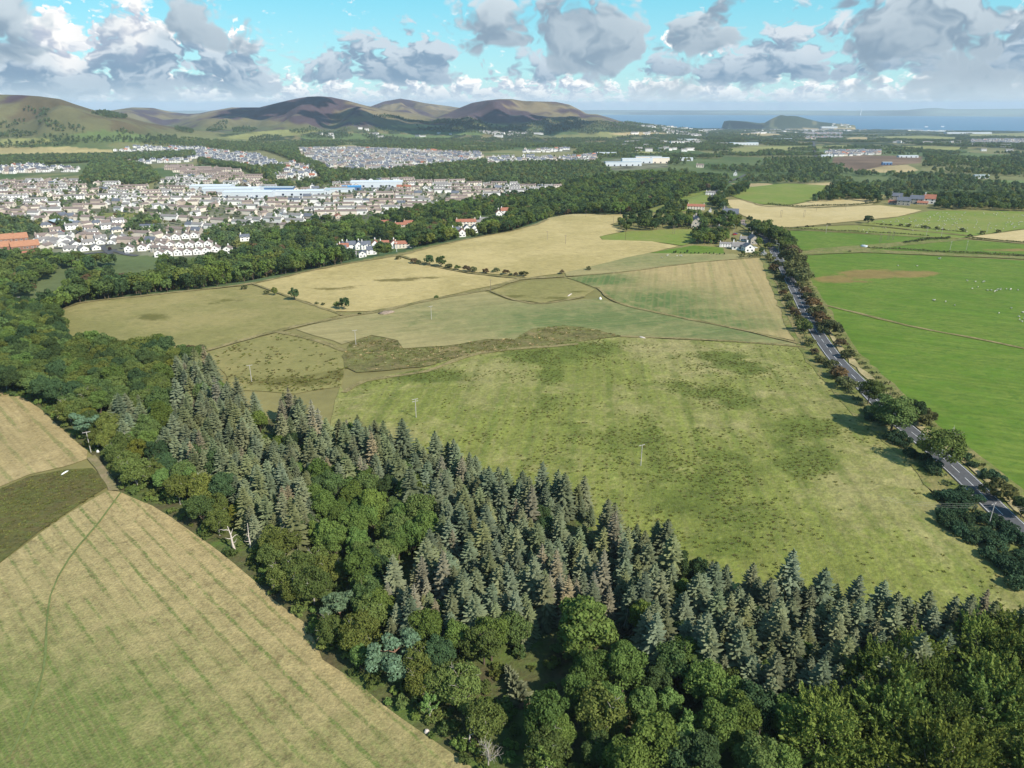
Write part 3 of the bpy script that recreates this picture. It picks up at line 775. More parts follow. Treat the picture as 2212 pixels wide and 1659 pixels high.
# ------------------------------------------------------------------ vegetation: materials
def leaf_mat(name, a, b, trans=0.28, var=0.28, hue=0.32):
    """a: shade of most leaves, b: shade of the youngest ones (per-leaf attribute 'v')"""
    m = bpy.data.materials.new(name); m.use_nodes = True
    m.node_tree.nodes.clear(); nt = NT(m.node_tree)
    out = nt.n('ShaderNodeOutputMaterial')
    v = nt.attr('v')
    rnd = nt.n('ShaderNodeObjectInfo').outputs['Random']
    rnd2 = nt.math('FRACT', nt.mul(rnd, 37.7))
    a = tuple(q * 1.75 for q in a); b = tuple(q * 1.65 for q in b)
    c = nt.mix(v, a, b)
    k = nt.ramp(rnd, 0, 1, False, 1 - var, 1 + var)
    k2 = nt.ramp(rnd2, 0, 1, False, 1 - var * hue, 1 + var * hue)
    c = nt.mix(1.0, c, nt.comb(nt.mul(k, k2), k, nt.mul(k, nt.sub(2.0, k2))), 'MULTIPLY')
    d = nt.n('ShaderNodeBsdfDiffuse'); nt.link(c, d.inputs[0])
    t = nt.n('ShaderNodeBsdfTranslucent'); nt.link(c, t.inputs[0])
    mx = nt.n('ShaderNodeMixShader'); mx.inputs[0].default_value = trans
    nt.link(d.outputs[0], mx.inputs[1]); nt.link(t.outputs[0], mx.inputs[2])
    nt.link(mx.outputs[0], out.inputs[0])
    return m
ML = {
 'green': leaf_mat('leaf_green', (.056, .084, .020), (.092, .128, .032)),
 'mid': leaf_mat('leaf_mid', (.050, .073, .022), (.078, .104, .032)),
 'dark': leaf_mat('leaf_dark', (.030, .050, .020), (.048, .072, .028)),
 'olive': leaf_mat('leaf_olive', (.062, .080, .020), (.098, .112, .030)),
 'yellow': leaf_mat('leaf_yellow', (.088, .100, .020), (.130, .135, .028)),
 'fresh': leaf_mat('leaf_fresh', (.075, .120, .030), (.120, .170, .050)),
 'beech': leaf_mat('leaf_beech', (.062, .088, .020), (.104, .128, .030), .3),
 'hedge': leaf_mat('leaf_hedge', (.052, .060, .024), (.080, .082, .034)),
 'rust': leaf_mat('leaf_rust', (.070, .052, .026), (.105, .072, .036)),
 'purple': leaf_mat('leaf_purple', (.028, .016, .020), (.040, .022, .026)),
 'gorse': leaf_mat('leaf_gorse', (.026, .048, .024), (.044, .070, .034)),
 'spruce': leaf_mat('needle_blue_green', (.060, .070, .034), (.112, .128, .072), .24),
 'spruceg': leaf_mat('needle_grey_green', (.064, .074, .032), (.114, .126, .060), .24),
 'sprucebr': leaf_mat('needle_grey_brown', (.066, .076, .040), (.106, .116, .068), .22),
 'sprucedead': leaf_mat('needle_brown', (.098, .086, .050), (.146, .130, .084), .2),
 'pine': leaf_mat('needle_pine', (.052, .080, .040), (.088, .126, .072), .12),
 'twig': leaf_mat('pale_twig', (.20, .175, .13), (.27, .24, .19), .0),
}
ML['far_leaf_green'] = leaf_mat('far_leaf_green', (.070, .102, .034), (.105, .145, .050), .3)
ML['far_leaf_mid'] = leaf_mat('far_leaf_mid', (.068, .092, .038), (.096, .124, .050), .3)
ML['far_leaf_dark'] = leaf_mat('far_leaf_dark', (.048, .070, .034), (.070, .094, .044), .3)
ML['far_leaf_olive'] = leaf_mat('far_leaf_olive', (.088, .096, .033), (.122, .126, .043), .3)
M_BARK = plain('bark', (.11, .085, .060), .9, .1, .3, 1.5)
M_PALE = plain('pale_bark', (.36, .32, .27), .9, .1, .25, 1.5)
M_WHITE = plain('bleached_wood', (.52, .45, .39), .9, .1, .2, 1.5)
M_PINEB = plain('pine_bark', (.22, .13, .085), .9, .1, .3, 1.5)

def unit(v): return v / (np.linalg.norm(v, axis=-1, keepdims=True) + 1e-9)
class Leafer:
    def __init__(s, seed): s.r = np.random.default_rng(seed); s.V = []; s.A = []
    def add(s, P_, N, size, asp=1.5, jit=0.9, vr=(0, 1)):
        n = len(P_)
        nn = unit(N + jit * s.r.normal(size=(n, 3)))
        t = unit(np.cross(nn, s.r.normal(size=(n, 3)))); b = np.cross(nn, t)
        sz = size * s.r.uniform(.65, 1.3, (n, 1))
        q = np.stack([P_ + t * sz * asp * .5, P_ + b * sz * .5, P_ - t * sz * asp * .5, P_ - b * sz * .5], 1)
        s.V.append(q); s.A.append(np.repeat(s.r.uniform(*vr, (n, 1)) if vr else np.zeros((n, 1)), 4, 1))
    def quads(s, q, v):
        s.V.append(q); s.A.append(np.repeat(np.asarray(v).reshape(-1, 1), 4, 1))
    def mesh(s, name, mat):
        V = np.concatenate(s.V).reshape(-1, 3)
        F = np.arange(len(V)).reshape(-1, 4)
        me = mesh_np(name, V, F, mat)
        fattr(me, 'v', np.concatenate(s.A).ravel())
        return me
def tubes(segs, sides=5):
    """segs: list of (p0, p1, r0, r1)"""
    Vs, Fs = [], []; o = 0
    for p0, p1, r0, r1 in segs:
        p0 = np.array(p0, float); p1 = np.array(p1, float)
        d = unit(p1 - p0); a = unit(np.cross(d, [0.31, 0.77, 0.2])); b = np.cross(d, a)
        th = np.arange(sides) * 2 * math.pi / sides
        ring = np.cos(th)[:, None] * a + np.sin(th)[:, None] * b
        Vs += [p0 + ring * r0, p1 + ring * r1]
        i = np.arange(sides); j = (i + 1) % sides
        Fs.append(np.stack([i, j, j + sides, i + sides], 1) + o); o += 2 * sides
    return np.concatenate(Vs), np.concatenate(Fs)
def tube_mesh(name, segs, mat, sides=5):
    V, F = tubes(segs, sides); return mesh_np(name, V, F, mat, True)
def limb(r, p, d, L, r0, n=4, up=0.15, wig=0.25):
    segs = []; p = np.array(p, float); d = unit(np.array(d, float))
    for k in range(n):
        d = unit(d + wig * r.normal(size=3) + np.array([0, 0, up]))
        q = p + d * L / n
        segs.append((p, q, r0 * (1 - k / n * .75), r0 * (1 - (k + 1) / n * .75))); p = q
    return segs, p

def spruce(seed, h=16.0, R=2.9, mat='spruce', lean=0.02, bare=0.06, dens=1.0):
    L = Leafer(seed); r = L.r
    nw = int(h * 2.1 * dens)
    lx, ly = r.normal(size=2) * lean
    for w in range(nw):
        f = bare + (1 - bare) * (w + r.uniform(-.3, .3)) / nw
        z = f * h
        Lb = R * (1 - f) ** 0.66 * (0.97 if f > .25 else .72 + f) + .16
        nb = int(6 + 5 * (1 - f))
        a0 = r.uniform(0, 6.28)
        for b in range(nb):
            a = a0 + b * 6.283 / nb + r.normal() * .18
            l = Lb * r.uniform(.7, 1.15)
            dr = np.array([math.cos(a), math.sin(a), 0]); sd = np.array([-dr[1], dr[0], 0])
            rise = r.uniform(.05, .35) if f > .6 else r.uniform(-.25, .12)
            ns = 4
            for k in range(ns):
                s0 = k / ns; s1 = (k + 1) / ns + .08
                def pt(s): return np.array([lx * z, ly * z, z]) + dr * l * s + np.array([0, 0, l * (rise * s - .42 * s * s + .28 * s ** 3)])
                p0, p1 = pt(s0), pt(min(s1, 1.05))
                wd = l * .36 * (1.05 - s0) + .12
                dn = np.array([0, 0, -wd * r.uniform(.35, .9)])
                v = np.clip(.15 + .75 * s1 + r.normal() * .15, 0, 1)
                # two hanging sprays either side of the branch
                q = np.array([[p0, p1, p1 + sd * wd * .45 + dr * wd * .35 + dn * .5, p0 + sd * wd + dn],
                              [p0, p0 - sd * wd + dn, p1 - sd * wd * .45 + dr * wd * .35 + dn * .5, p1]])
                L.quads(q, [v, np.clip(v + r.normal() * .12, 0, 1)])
    # leader
    for k in range(5):
        z = h * (1 - .012 * k)
        a = r.uniform(0, 6.28, 3)
        p = np.stack([np.cos(a) * .1 + lx * h, np.sin(a) * .1 + ly * h, np.full(3, z)], 1)
        L.add(p, np.tile([0, 0, .3], (3, 1)), .35, 2.2)
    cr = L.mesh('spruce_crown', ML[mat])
    tr = tube_mesh('spruce_trunk', [((0, 0, -.4), (lx * h * .5, ly * h * .5, h * .5), .20, .12), ((lx * h * .5, ly * h * .5, h * .5), (lx * h, ly * h, h * 1.0), .12, .02)], M_BARK)
    return tr, cr
def deadspruce(seed, h=14.0, R=2.3):
    """a dead spruce: bare pale stem with brown thinned sprays"""
    tr, cr = spruce(seed, h, R, 'sprucedead', .02, .10, .8)
    return tube_mesh('spruce_trunk', [((0, 0, -.4), (0, 0, h * .55), .20, .13), ((0, 0, h * .55), (0, 0, h * 1.04), .13, .03)], M_PALE), cr

def broadleaf(seed, h=12.0, R=4.6, mat='mid', nclump=38, leaf=.55, per=95, flat=.85, base=.28, spiky=0.0, twigs=0, gap=0.0, bark=M_BARK, jit=.65):
    L = Leafer(seed); r = L.r
    cz = h * (base + 1) / 2; hz = h * (1 - base) / 2
    # clump centres over an uneven dome, a few inside
    u = unit(r.normal(size=(nclump * 3, 3)))
    u = u[u[:, 2] > -.55][:nclump]
    ru = r.uniform(.62, .98, (len(u), 1)) * (1 + .16 * np.sin(3 * np.arctan2(u[:, 1], u[:, 0]) + seed))[:, None]
    c = u * ru * np.array([R * .80, R * .80, hz * .82]) + np.array([0, 0, cz])
    rc = R * r.uniform(.24, .40, len(u))
    keep = r.uniform(size=len(u)) >= gap
    c, rc, u = c[keep], rc[keep], u[keep]
    for k in range(len(c)):
        d = unit(r.normal(size=(per, 3)) + u[k] * .55 + np.array([0, 0, .35]))
        rad = rc[k] * r.uniform(.70, 1.08, (per, 1))
        p = c[k] + d * rad * np.array([1, 1, flat])
        if spiky:     # ascending sprays: leaves strung along outward rising shoots
            ns, nl = max(2, per // 34), 34
            sd = unit(u[k] * .85 + r.normal(size=(ns, 3)) * .30 + np.array([0, 0, .70]))
            st = c[k] + r.normal(size=(ns, 3)) * rc[k] * .40
            tt = r.uniform(0, 1, (ns, nl, 1)) ** .8
            sp = (st[:, None] + sd[:, None] * tt * rc[k] * 2.0 * spiky + r.normal(size=(ns, nl, 3)) * rc[k] * .24 * (1.08 - tt)).reshape(-1, 3)
            vv = np.clip(tt.reshape(-1) * .9 + r.normal(size=ns * nl) * .12, 0, 1)
            n = len(sp); t = unit(np.repeat(sd, nl, 0) + .5 * r.normal(size=(n, 3))); b = unit(np.cross(t, r.normal(size=(n, 3))))
            sz = leaf * r.uniform(.7, 1.3, (n, 1))
            L.quads(np.stack([sp + t * sz * .9, sp + b * sz * .42, sp - t * sz * .9, sp - b * sz * .42], 1), vv)
            p = p[: per // 5]; d = d[: per // 5]
        up = np.clip(.5 + .5 * d[:, 2], 0, 1)
        L.add(p, d, leaf, 1.35, jit)
    cr = L.mesh('crown', ML[mat])
    segs = [((0, 0, -.4), (0, 0, h * base * 1.1), .05 + h * .022, h * .017)]
    top = np.array([0, 0, h * base * 1.05])
    for k in r.permutation(len(c))[:7]:
        mid = top + (c[k] - top) * .5 + r.normal(size=3) * .2
        segs += [(top, mid, h * .011, h * .008), (mid, c[k], h * .008, h * .003)]
    me_t = None
    tw = []
    for k in r.permutation(len(c))[:twigs]:
        p0 = c[k] * np.array([.6, .6, .8]) + np.array([0, 0, h * .12])
        s_, e = limb(r, p0, u[k] + np.array([0, 0, .4]), R * .62, .085, 4, .05, .35); tw += s_
        for q in range(2):
            s2, e2 = limb(r, s_[1 + q][1], u[k] + r.normal(size=3) * .7, R * .3, .05, 2, .1, .4); tw += s2
    tr = tube_mesh('trunk', segs + tw, bark)
    return tr, cr
def pine(seed, h=11.0, R=3.6, mat='pine'):
    L = Leafer(seed); r = L.r
    segs = []
    p = np.array([0, 0, -.4]); d = np.array([r.normal() * .12, r.normal() * .12, 1.0])
    s_, top = limb(r, p, d, h * .62, .26, 5, .2, .10); segs += s_
    cs = []
    for k in range(9):
        a = r.uniform(0, 6.28); s2, e = limb(r, s_[2 + k % 3][1], [math.cos(a), math.sin(a), .45], R * r.uniform(.7, 1.1), .12, 4, .12, .25)
        segs += s2; cs.append(e)
    cs.append(top + np.array([0, 0, h * .18])); segs.append((top, cs[-1], .12, .04))
    for c in cs:
        for q in range(3):
            cc = c + r.normal(size=3) * np.array([.8, .8, .4])
            n = 110; dd = unit(r.normal(size=(n, 3)) + np.array([0, 0, .7]))
            L.add(cc + dd * r.uniform(.7, 1.05, (n, 1)) * np.array([1.25, 1.25, .65]), dd, .34, 2.0, .6)
    return tube_mesh('trunk', segs, M_PINEB), L.mesh('pine_crown', ML[mat])
def bush(seed, h=3.4, R=2.2, mat='hedge', leaf=.36, ncl=16, per=55):
    return broadleaf(seed, h, R, mat, ncl, leaf, per, .9, .12)
def snag(seed, h=9.0, mat=None, n=5, r0=.38):
    r = np.random.default_rng(seed); segs = []
    s_, top = limb(r, (0, 0, -.4), (r.normal() * .08, r.normal() * .08, 1), h, r0, 6, .3, .10); segs += s_
    bs = []
    for k in range(n):
        a = r.uniform(0, 6.28)
        s2, e = limb(r, s_[1 + k % 4][1], [math.cos(a), math.sin(a), .7], h * r.uniform(.2, .38), r0 * .35, 4, .15, .3); bs += s2
    return tube_mesh('trunk', segs, mat or M_WHITE, 6), (tube_mesh('bare_limbs', bs, mat or M_WHITE) if bs else None)
def barecrown(seed, h=8.0, R=3.0, mat='twig'):
    """leafless twiggy crown"""
    r = np.random.default_rng(seed); segs = []; L = Leafer(seed)
    s_, top = limb(r, (0, 0, -.4), (0, 0, 1), h * .5, .22, 4, .3, .1)
    tw = []
    for k in range(16):
        a = r.uniform(0, 6.28); s2, e = limb(r, s_[1 + k % 3][1], [math.cos(a) * .8, math.sin(a) * .8, .7], R * r.uniform(.7, 1.2), .09, 4, .12, .3); tw += s2
        for q in range(4):
            s3, e3 = limb(r, s2[1 + q % 3][1], [math.cos(a + r.normal()) * .8, math.sin(a + r.normal()) * .8, .8], R * .5, .05, 3, .1, .35); tw += s3
    return tube_mesh('trunk', s_, M_PALE), tube_mesh('bare_limbs', tw, M_PALE, 3)

# ------------------------------------------------------------------ prototypes (several individuals of each sort, shared by the copies)
PRO = {}
def proto(key, n, fn): PRO[key] = [fn(k) for k in range(n)]
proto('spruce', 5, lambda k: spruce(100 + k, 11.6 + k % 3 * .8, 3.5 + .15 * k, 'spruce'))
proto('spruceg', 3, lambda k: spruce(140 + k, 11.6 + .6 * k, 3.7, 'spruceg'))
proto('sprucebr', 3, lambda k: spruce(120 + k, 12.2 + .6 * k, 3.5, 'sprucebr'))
proto('sprucedead', 2, lambda k: deadspruce(130 + k, 13 + k, 2.9))
proto('oak', 3, lambda k: broadleaf(200 + k, 10.5, 4.8, 'olive', 44, .36, 150, .85, .20, twigs=6, gap=.10, bark=M_PALE))
proto('oakgreen', 3, lambda k: broadleaf(210 + k, 11, 4.6, 'mid', 48, .37, 150, .85, .22, twigs=2))
proto('sycamore', 3, lambda k: broadleaf(220 + k, 12.5, 4.2, 'green', 54, .36, 150, .9, .18))
proto('darktree', 3, lambda k: broadleaf(230 + k, 12.0, 4.0, 'dark', 50, .37, 150, .95, .16))
proto('freshtree', 2, lambda k: broadleaf(240 + k, 9.5, 3.2, 'fresh', 40, .36, 140, 1.0, .16))
proto('yellowtree', 2, lambda k: broadleaf(245 + k, 9.5, 3.8, 'yellow', 40, .37, 140, .9, .2, gap=.1))
proto('beech', 4, lambda k: broadleaf(250 + k, 15.0, 6.3, 'beech', 54, .42, 200, .85, .20, spiky=1.0, twigs=5, bark=M_PALE))
proto('birch', 2, lambda k: broadleaf(260 + k, 10.0, 2.2, 'fresh', 22, .36, 70, 1.1, .25, spiky=.7, bark=M_WHITE))
proto('pine', 3, lambda k: pine(270 + k))
proto('bush', 3, lambda k: bush(280 + k))
proto('rustbush', 2, lambda k: bush(285 + k, 3.4, 2.1, 'rust'))
proto('greenbush', 2, lambda k: bush(288 + k, 3.8, 2.3, 'mid'))
proto('gorse', 3, lambda k: bush(290 + k, 2.6, 2.7, 'gorse', .34, 20, 60))
proto('under', 3, lambda k: (None, bush(310 + k, 2.2, 1.9, ['mid', 'olive', 'green'][k], .42, 9, 34)[1]))
def tuft(seed, mat, n=16, h=.30):
    L = Leafer(seed); r = L.r
    a = r.uniform(0, 6.28, n); rr = r.uniform(.05, .45, n); d = np.stack([np.cos(a), np.sin(a), np.zeros(n)], 1); s = np.stack([-np.sin(a), np.cos(a), np.zeros(n)], 1)
    b = d * rr[:, None]; t = b + d * r.uniform(.1, .45, (n, 1)) + np.array([0, 0, 1.0]) * h * r.uniform(.6, 1.1, (n, 1))
    w = r.uniform(.10, .2, (n, 1))
    L.quads(np.stack([b - s * w, b + s * w, t + s * w * .45, t - s * w * .45], 1), r.uniform(0, 1, n))
    return None, L.mesh('tuft', ML[mat])
ML['rush'] = leaf_mat('rush_blades', (.088, .094, .022), (.120, .125, .034), .5, .3)
ML['reed'] = leaf_mat('dry_reed', (.15, .115, .055), (.25, .195, .10), .2, .25)
ML['bracken'] = leaf_mat('brown_rush', (.090, .078, .028), (.120, .104, .040), .5, .3)
proto('tuft', 3, lambda k: tuft(320 + k, 'rush'))
proto('tuft_reed', 2, lambda k: tuft(330 + k, 'reed'))
proto('tuft_brown', 2, lambda k: tuft(340 + k, 'bracken'))
proto('bare', 2, lambda k: barecrown(300 + k))
# lighter prototypes for trees far away
proto('far_green', 3, lambda k: broadleaf(400 + k, 11, 4.6, 'far_leaf_green', 15, 1.15, 22, .9, .12, jit=.4))
proto('far_mid', 3, lambda k: broadleaf(410 + k, 11, 4.8, 'far_leaf_mid', 15, 1.15, 22, .9, .12, jit=.4))
proto('far_dark', 3, lambda k: broadleaf(420 + k, 11.5, 4.6, 'far_leaf_dark', 15, 1.15, 22, .95, .10, jit=.4))
proto('far_olive', 2, lambda k: broadleaf(430 + k, 10.5, 4.6, 'far_leaf_olive', 15, 1.15, 22, .9, .12, jit=.4))
proto('far_conifer', 2, lambda k: spruce(440 + k, 13, 2.8, 'far_leaf_dark', .02, .05, .32))
proto('mid_green', 3, lambda k: broadleaf(450 + k, 11, 4.4, 'green', 26, .85, 36, .9, .16))
proto('mid_mid', 3, lambda k: broadleaf(460 + k, 11, 4.6, 'mid', 26, .85, 36, .9, .16))
proto('mid_dark', 3, lambda k: broadleaf(470 + k, 11.5, 4.4, 'dark', 26, .85, 36, .95, .14))
proto('mid_olive', 2, lambda k: broadleaf(480 + k, 10.5, 4.4, 'olive', 26, .85, 36, .9, .16))
proto('mid_rust', 1, lambda k: broadleaf(490 + k, 8.5, 3.6, 'rust', 22, .85, 36, .9, .16))
proto('mid_purple', 1, lambda k: broadleaf(492 + k, 8.5, 3.4, 'purple', 22, .85, 36, .95, .16))
proto('mid_bush', 2, lambda k: bush(495 + k, 3.6, 2.4, 'hedge', .7, 10, 22))

_cnt = {}
def plant(name, kind, x, y, s=1.0, label=None, cat='tree', group=None, rz=None, sxy=None, z=None, part='crown'):
    """a tree or shrub standing at (x, y): an empty with its trunk and crown"""
    k = _cnt.get(kind, 0); _cnt[kind] = k + 1
    tr, cr = PRO[kind][k % len(PRO[kind])]
    if z is None: z = float(height(x, y))
    e = bpy.data.objects.new(name, None); COL.objects.link(e)
    e.empty_display_size = 0.5
    e.location = (x, y, z); e.rotation_euler = (0, 0, rng.uniform(0, 6.28) if rz is None else rz)
    q = s if sxy is None else sxy
    e.scale = (q, q, s)
    tag(e, label, cat, group)
    obj('trunk', tr, e)
    if cr is not None: obj(part, cr, e)
    return e

# ------------------------------------------------------------------ masses: one object each, trees set out on points
def mass(name, kinds, pts, scales, label, cat, weights=None):
    """one object for a wood that reads as one mass; geometry nodes set its trees out on the points"""
    pts = np.asarray(pts, float)
    src = bpy.data.collections.new(name + "_kinds")
    for k in kinds:
        for tr, cr in PRO[k]:
            # trunk and crown as one source object
            o = bpy.data.objects.new(k, cr); src.objects.link(o)
    me = bpy.data.meshes.new(name)
    me.vertices.add(len(pts)); me.vertices.foreach_set('co', pts.astype(np.float32).ravel())
    fattr(me, 'size', scales)
    nsrc = len(src.objects)
    names = sorted(o.name for o in src.objects)
    # choose the source by kind weights
    ks = [next(i for i, k in enumerate(kinds) if nm.split('.')[0] == k) for nm in names]
    w = np.array([(weights[i] if weights else 1.0) for i in ks], float)
    cntk = np.array([ks.count(i) for i in ks]); w = w / cntk; w /= w.sum()
    idx = rng.choice(nsrc, len(pts), p=w)
    a = me.attributes.new('which', 'INT', 'POINT'); a.data.foreach_set('value', idx.astype(np.int32))
    fattr(me, 'turn', rng.uniform(0, 6.28, len(pts)))
    o = obj(name, me)
    ng = bpy.data.node_groups.new(name, 'GeometryNodeTree')
    ng.interface.new_socket('Geometry', in_out='INPUT', socket_type='NodeSocketGeometry')
    ng.interface.new_socket('Geometry', in_out='OUTPUT', socket_type='NodeSocketGeometry')
    N = ng.nodes; Lk = ng.links
    gi = N.new('NodeGroupInput'); go = N.new('NodeGroupOutput')
    iop = N.new('GeometryNodeInstanceOnPoints')
    ci = N.new('GeometryNodeCollectionInfo'); ci.inputs[0].default_value = src; ci.inputs[1].default_value = True; ci.inputs[2].default_value = True
    def na(nm, dt):
        n = N.new('GeometryNodeInputNamedAttribute'); n.data_type = dt; n.inputs[0].default_value = nm; return n.outputs[0]
    cx = N.new('ShaderNodeCombineXYZ'); Lk.new(na('turn', 'FLOAT'), cx.inputs[2])
    rt = N.new('FunctionNodeEulerToRotation'); Lk.new(cx.outputs[0], rt.inputs[0])
    Lk.new(gi.outputs[0], iop.inputs['Points']); Lk.new(ci.outputs[0], iop.inputs['Instance'])
    iop.inputs['Pick Instance'].default_value = True
    Lk.new(na('which', 'INT'), iop.inputs['Instance Index']); Lk.new(rt.outputs[0], iop.inputs['Rotation']); Lk.new(na('size', 'FLOAT'), iop.inputs['Scale'])
    Lk.new(iop.outputs[0], go.inputs[0])
    md = o.modifiers.new('trees', 'NODES'); md.node_group = ng
    return stuff(o, label, cat)

def scatter(poly_pix, spacing, jit=.42, excl=(), world_poly=None):
    """jittered points on the land inside a survey polygon"""
    pw = P(*np.array(poly_pix, float).T)[:, :2] if world_poly is None else np.array(world_poly)
    mn, mx = pw.min(0), pw.max(0)
    gx, gy = np.meshgrid(np.arange(mn[0], mx[0], spacing), np.arange(mn[1], mx[1], spacing * .87))
    gx[1::2] += spacing / 2
    g = np.stack([gx.ravel(), gy.ravel()], 1)
    g += rng.uniform(-jit, jit, g.shape) * spacing
    g = g[inside(g[:, 0], g[:, 1], pw)]
    if len(g) == 0: return np.zeros((0, 3))
    z = height(g[:, 0], g[:, 1])
    px, py = to_pix(g[:, 0], g[:, 1], z)
    m = np.ones(len(g), bool)
    for e in excl: m &= ~inside(px, py, e)
    return np.stack([g[m, 0], g[m, 1], z[m]], 1)
# ------------------------------------------------------------------ the wood across the foreground
CON_A = [(330, 945), (400, 865), (470, 845), (640, 825), (700, 870), (800, 875), (900, 920), (1010, 930), (1070, 980), (1130, 965), (1265, 1000), (1295, 1075), (1385, 1070), (1450, 1110), (1490, 1170), (1440, 1280), (1340, 1300), (1200, 1330), (1000, 1335), (820, 1345), (830, 1225), (900, 1200), (960, 1130), (900, 1060), (760, 1010), (660, 1050), (690, 1100), (640, 1140), (540, 1130), (480, 1010), (400, 1000), (340, 975)]
CON_C = [(1385, 1280), (1480, 1250), (1560, 1205), (1640, 1225), (1720, 1250), (1790, 1215), (1960, 1245), (2010, 1300), (2130, 1275), (2300, 1290), (2300, 1385), (2080, 1425), (1930, 1500), (1700, 1500), (1560, 1440), (1400, 1390)]
CON_L = [[(375, 775), (440, 770), (490, 800), (495, 850), (400, 850)], [(230, 880), (300, 850), (320, 905), (260, 930)], [(370, 840), (420, 830), (420, 880), (370, 880)]]
BROWN = [[(830, 1215), (960, 1215), (960, 1320), (830, 1320)], [(870, 1090), (990, 1100), (980, 1180), (870, 1180)], [(510, 1000), (650, 1020), (665, 1130), (540, 1130)], [(1180, 1230), (1340, 1230), (1330, 1330), (1180, 1330)], [(1020, 960), (1070, 990), (1060, 1040), (1010, 1010)], [(1250, 1100), (1330, 1110), (1320, 1160), (1250, 1150)]]
BEECH = [(1690, 1760), (1700, 1590), (1790, 1560), (1830, 1540), (1950, 1490), (2060, 1450), (2330, 1430), (2330, 1900), (1600, 1900)]
HOLE = [[(1290, 1290), (1350, 1285), (1395, 1370), (1370, 1420), (1310, 1420), (1290, 1370)], [(1030, 1400), (1230, 1390), (1240, 1490), (1180, 1560), (1100, 1540), (1040, 1470)], [(485, 1125), (565, 1135), (570, 1190), (500, 1190)], [(1860, 1540), (2060, 1410), (2060, 1450), (1890, 1560)], [(1180, 1290), (1340, 1290), (1340, 1430), (1180, 1430)], [(540, 880), (600, 900), (590, 960), (540, 930)], [(800, 1330), (890, 1335), (890, 1460), (810, 1460)], [(690, 1240), (770, 1240), (770, 1330), (690, 1330)]]
WOOD = [(-200, 845), (-200, 640), (60, 665), (140, 725), (150, 765), (300, 770), (450, 790), (500, 880), (540, 910), (640, 905), (700, 950), (860, 985), (1010, 1020), (1060, 1075), (1260, 1095), (1290, 1160), (1440, 1210), (1470, 1260), (1620, 1285), (1790, 1330), (1960, 1362), (2130, 1382), (2320, 1440), (2400, 2100), (1200, 2100), (1060, 1692), (955, 1610), (870, 1552), (805, 1497), (705, 1422), (652, 1340), (590, 1290), (515, 1213), (435, 1160), (335, 1092), (272, 1062), (210, 985), (150, 930), (60, 862)]
def crownpix(p, h):
    return to_pix(p[:, 0], p[:, 1], p[:, 2] + h)
NEAR_EDGE = P(*np.array([(60, 862), (150, 930), (210, 985), (272, 1062), (335, 1092), (435, 1160), (515, 1213), (590, 1290), (652, 1340), (705, 1422), (805, 1497), (870, 1552), (955, 1610), (1060, 1692), (1120, 1800)], float).T)[:, :2]
def dist_line(p, line):
    best = np.full(len(p), 1e9)
    for a, b in zip(line[:-1], line[1:]):
        ab = b - a; t = np.clip(((p - a) @ ab) / (ab @ ab), 0, 1)
        best = np.minimum(best, np.linalg.norm(p - (a + t[:, None] * ab), axis=1))
    return best
trees = []      # (kind, x, y, scale, zone)
pc = scatter(WOOD, 4.3)
cx, cyy = crownpix(pc, 10.0)
bx, by = crownpix(pc, 0)
con = inside(cx, cyy, CON_A) | inside(cx, cyy, CON_C)
for q in CON_L: con |= inside(cx, cyy, q)
for q in HOLE: con &= ~inside(cx, cyy, q)
gapn = fbm(pc[:, 0] / 16, pc[:, 1] / 16, 5, 2)
con &= gapn > -.36
for i in np.nonzero(con)[0]:
    br = any(inside(cx[i:i + 1], cyy[i:i + 1], q)[0] for q in BROWN)
    u = rng.uniform()
    if br: kind = 'sprucedead' if u < .30 else ('sprucebr' if u < .85 else 'spruceg')
    else: kind = 'sprucedead' if u < .015 else ('sprucebr' if u < .17 else ('spruceg' if u < .50 else 'spruce'))
    zone = 'right' if inside(cx[i:i + 1], cyy[i:i + 1], CON_C)[0] else ('far' if cyy[i] < 930 or cx[i] < 420 else 'mid')
    trees.append((kind, pc[i, 0], pc[i, 1], float(np.clip(rng.normal(.96, .21), .5, 1.4)), zone))
pb = scatter(WOOD, 6.9)
cx, cyy = crownpix(pb, 6.0)
ok = ~(inside(cx, cyy, CON_A) | inside(cx, cyy, CON_C)) & ~inside(cx, cyy, BEECH)
okc = (inside(cx, cyy, CON_A) | inside(cx, cyy, CON_C)) & (rng.uniform(size=len(pb)) < .18)
for q in CON_L: ok &= ~inside(cx, cyy, q)
for q in HOLE: ok &= ~inside(cx, cyy, q); 
de = dist_line(pb[:, :2], NEAR_EDGE)
ok &= de > 2.0
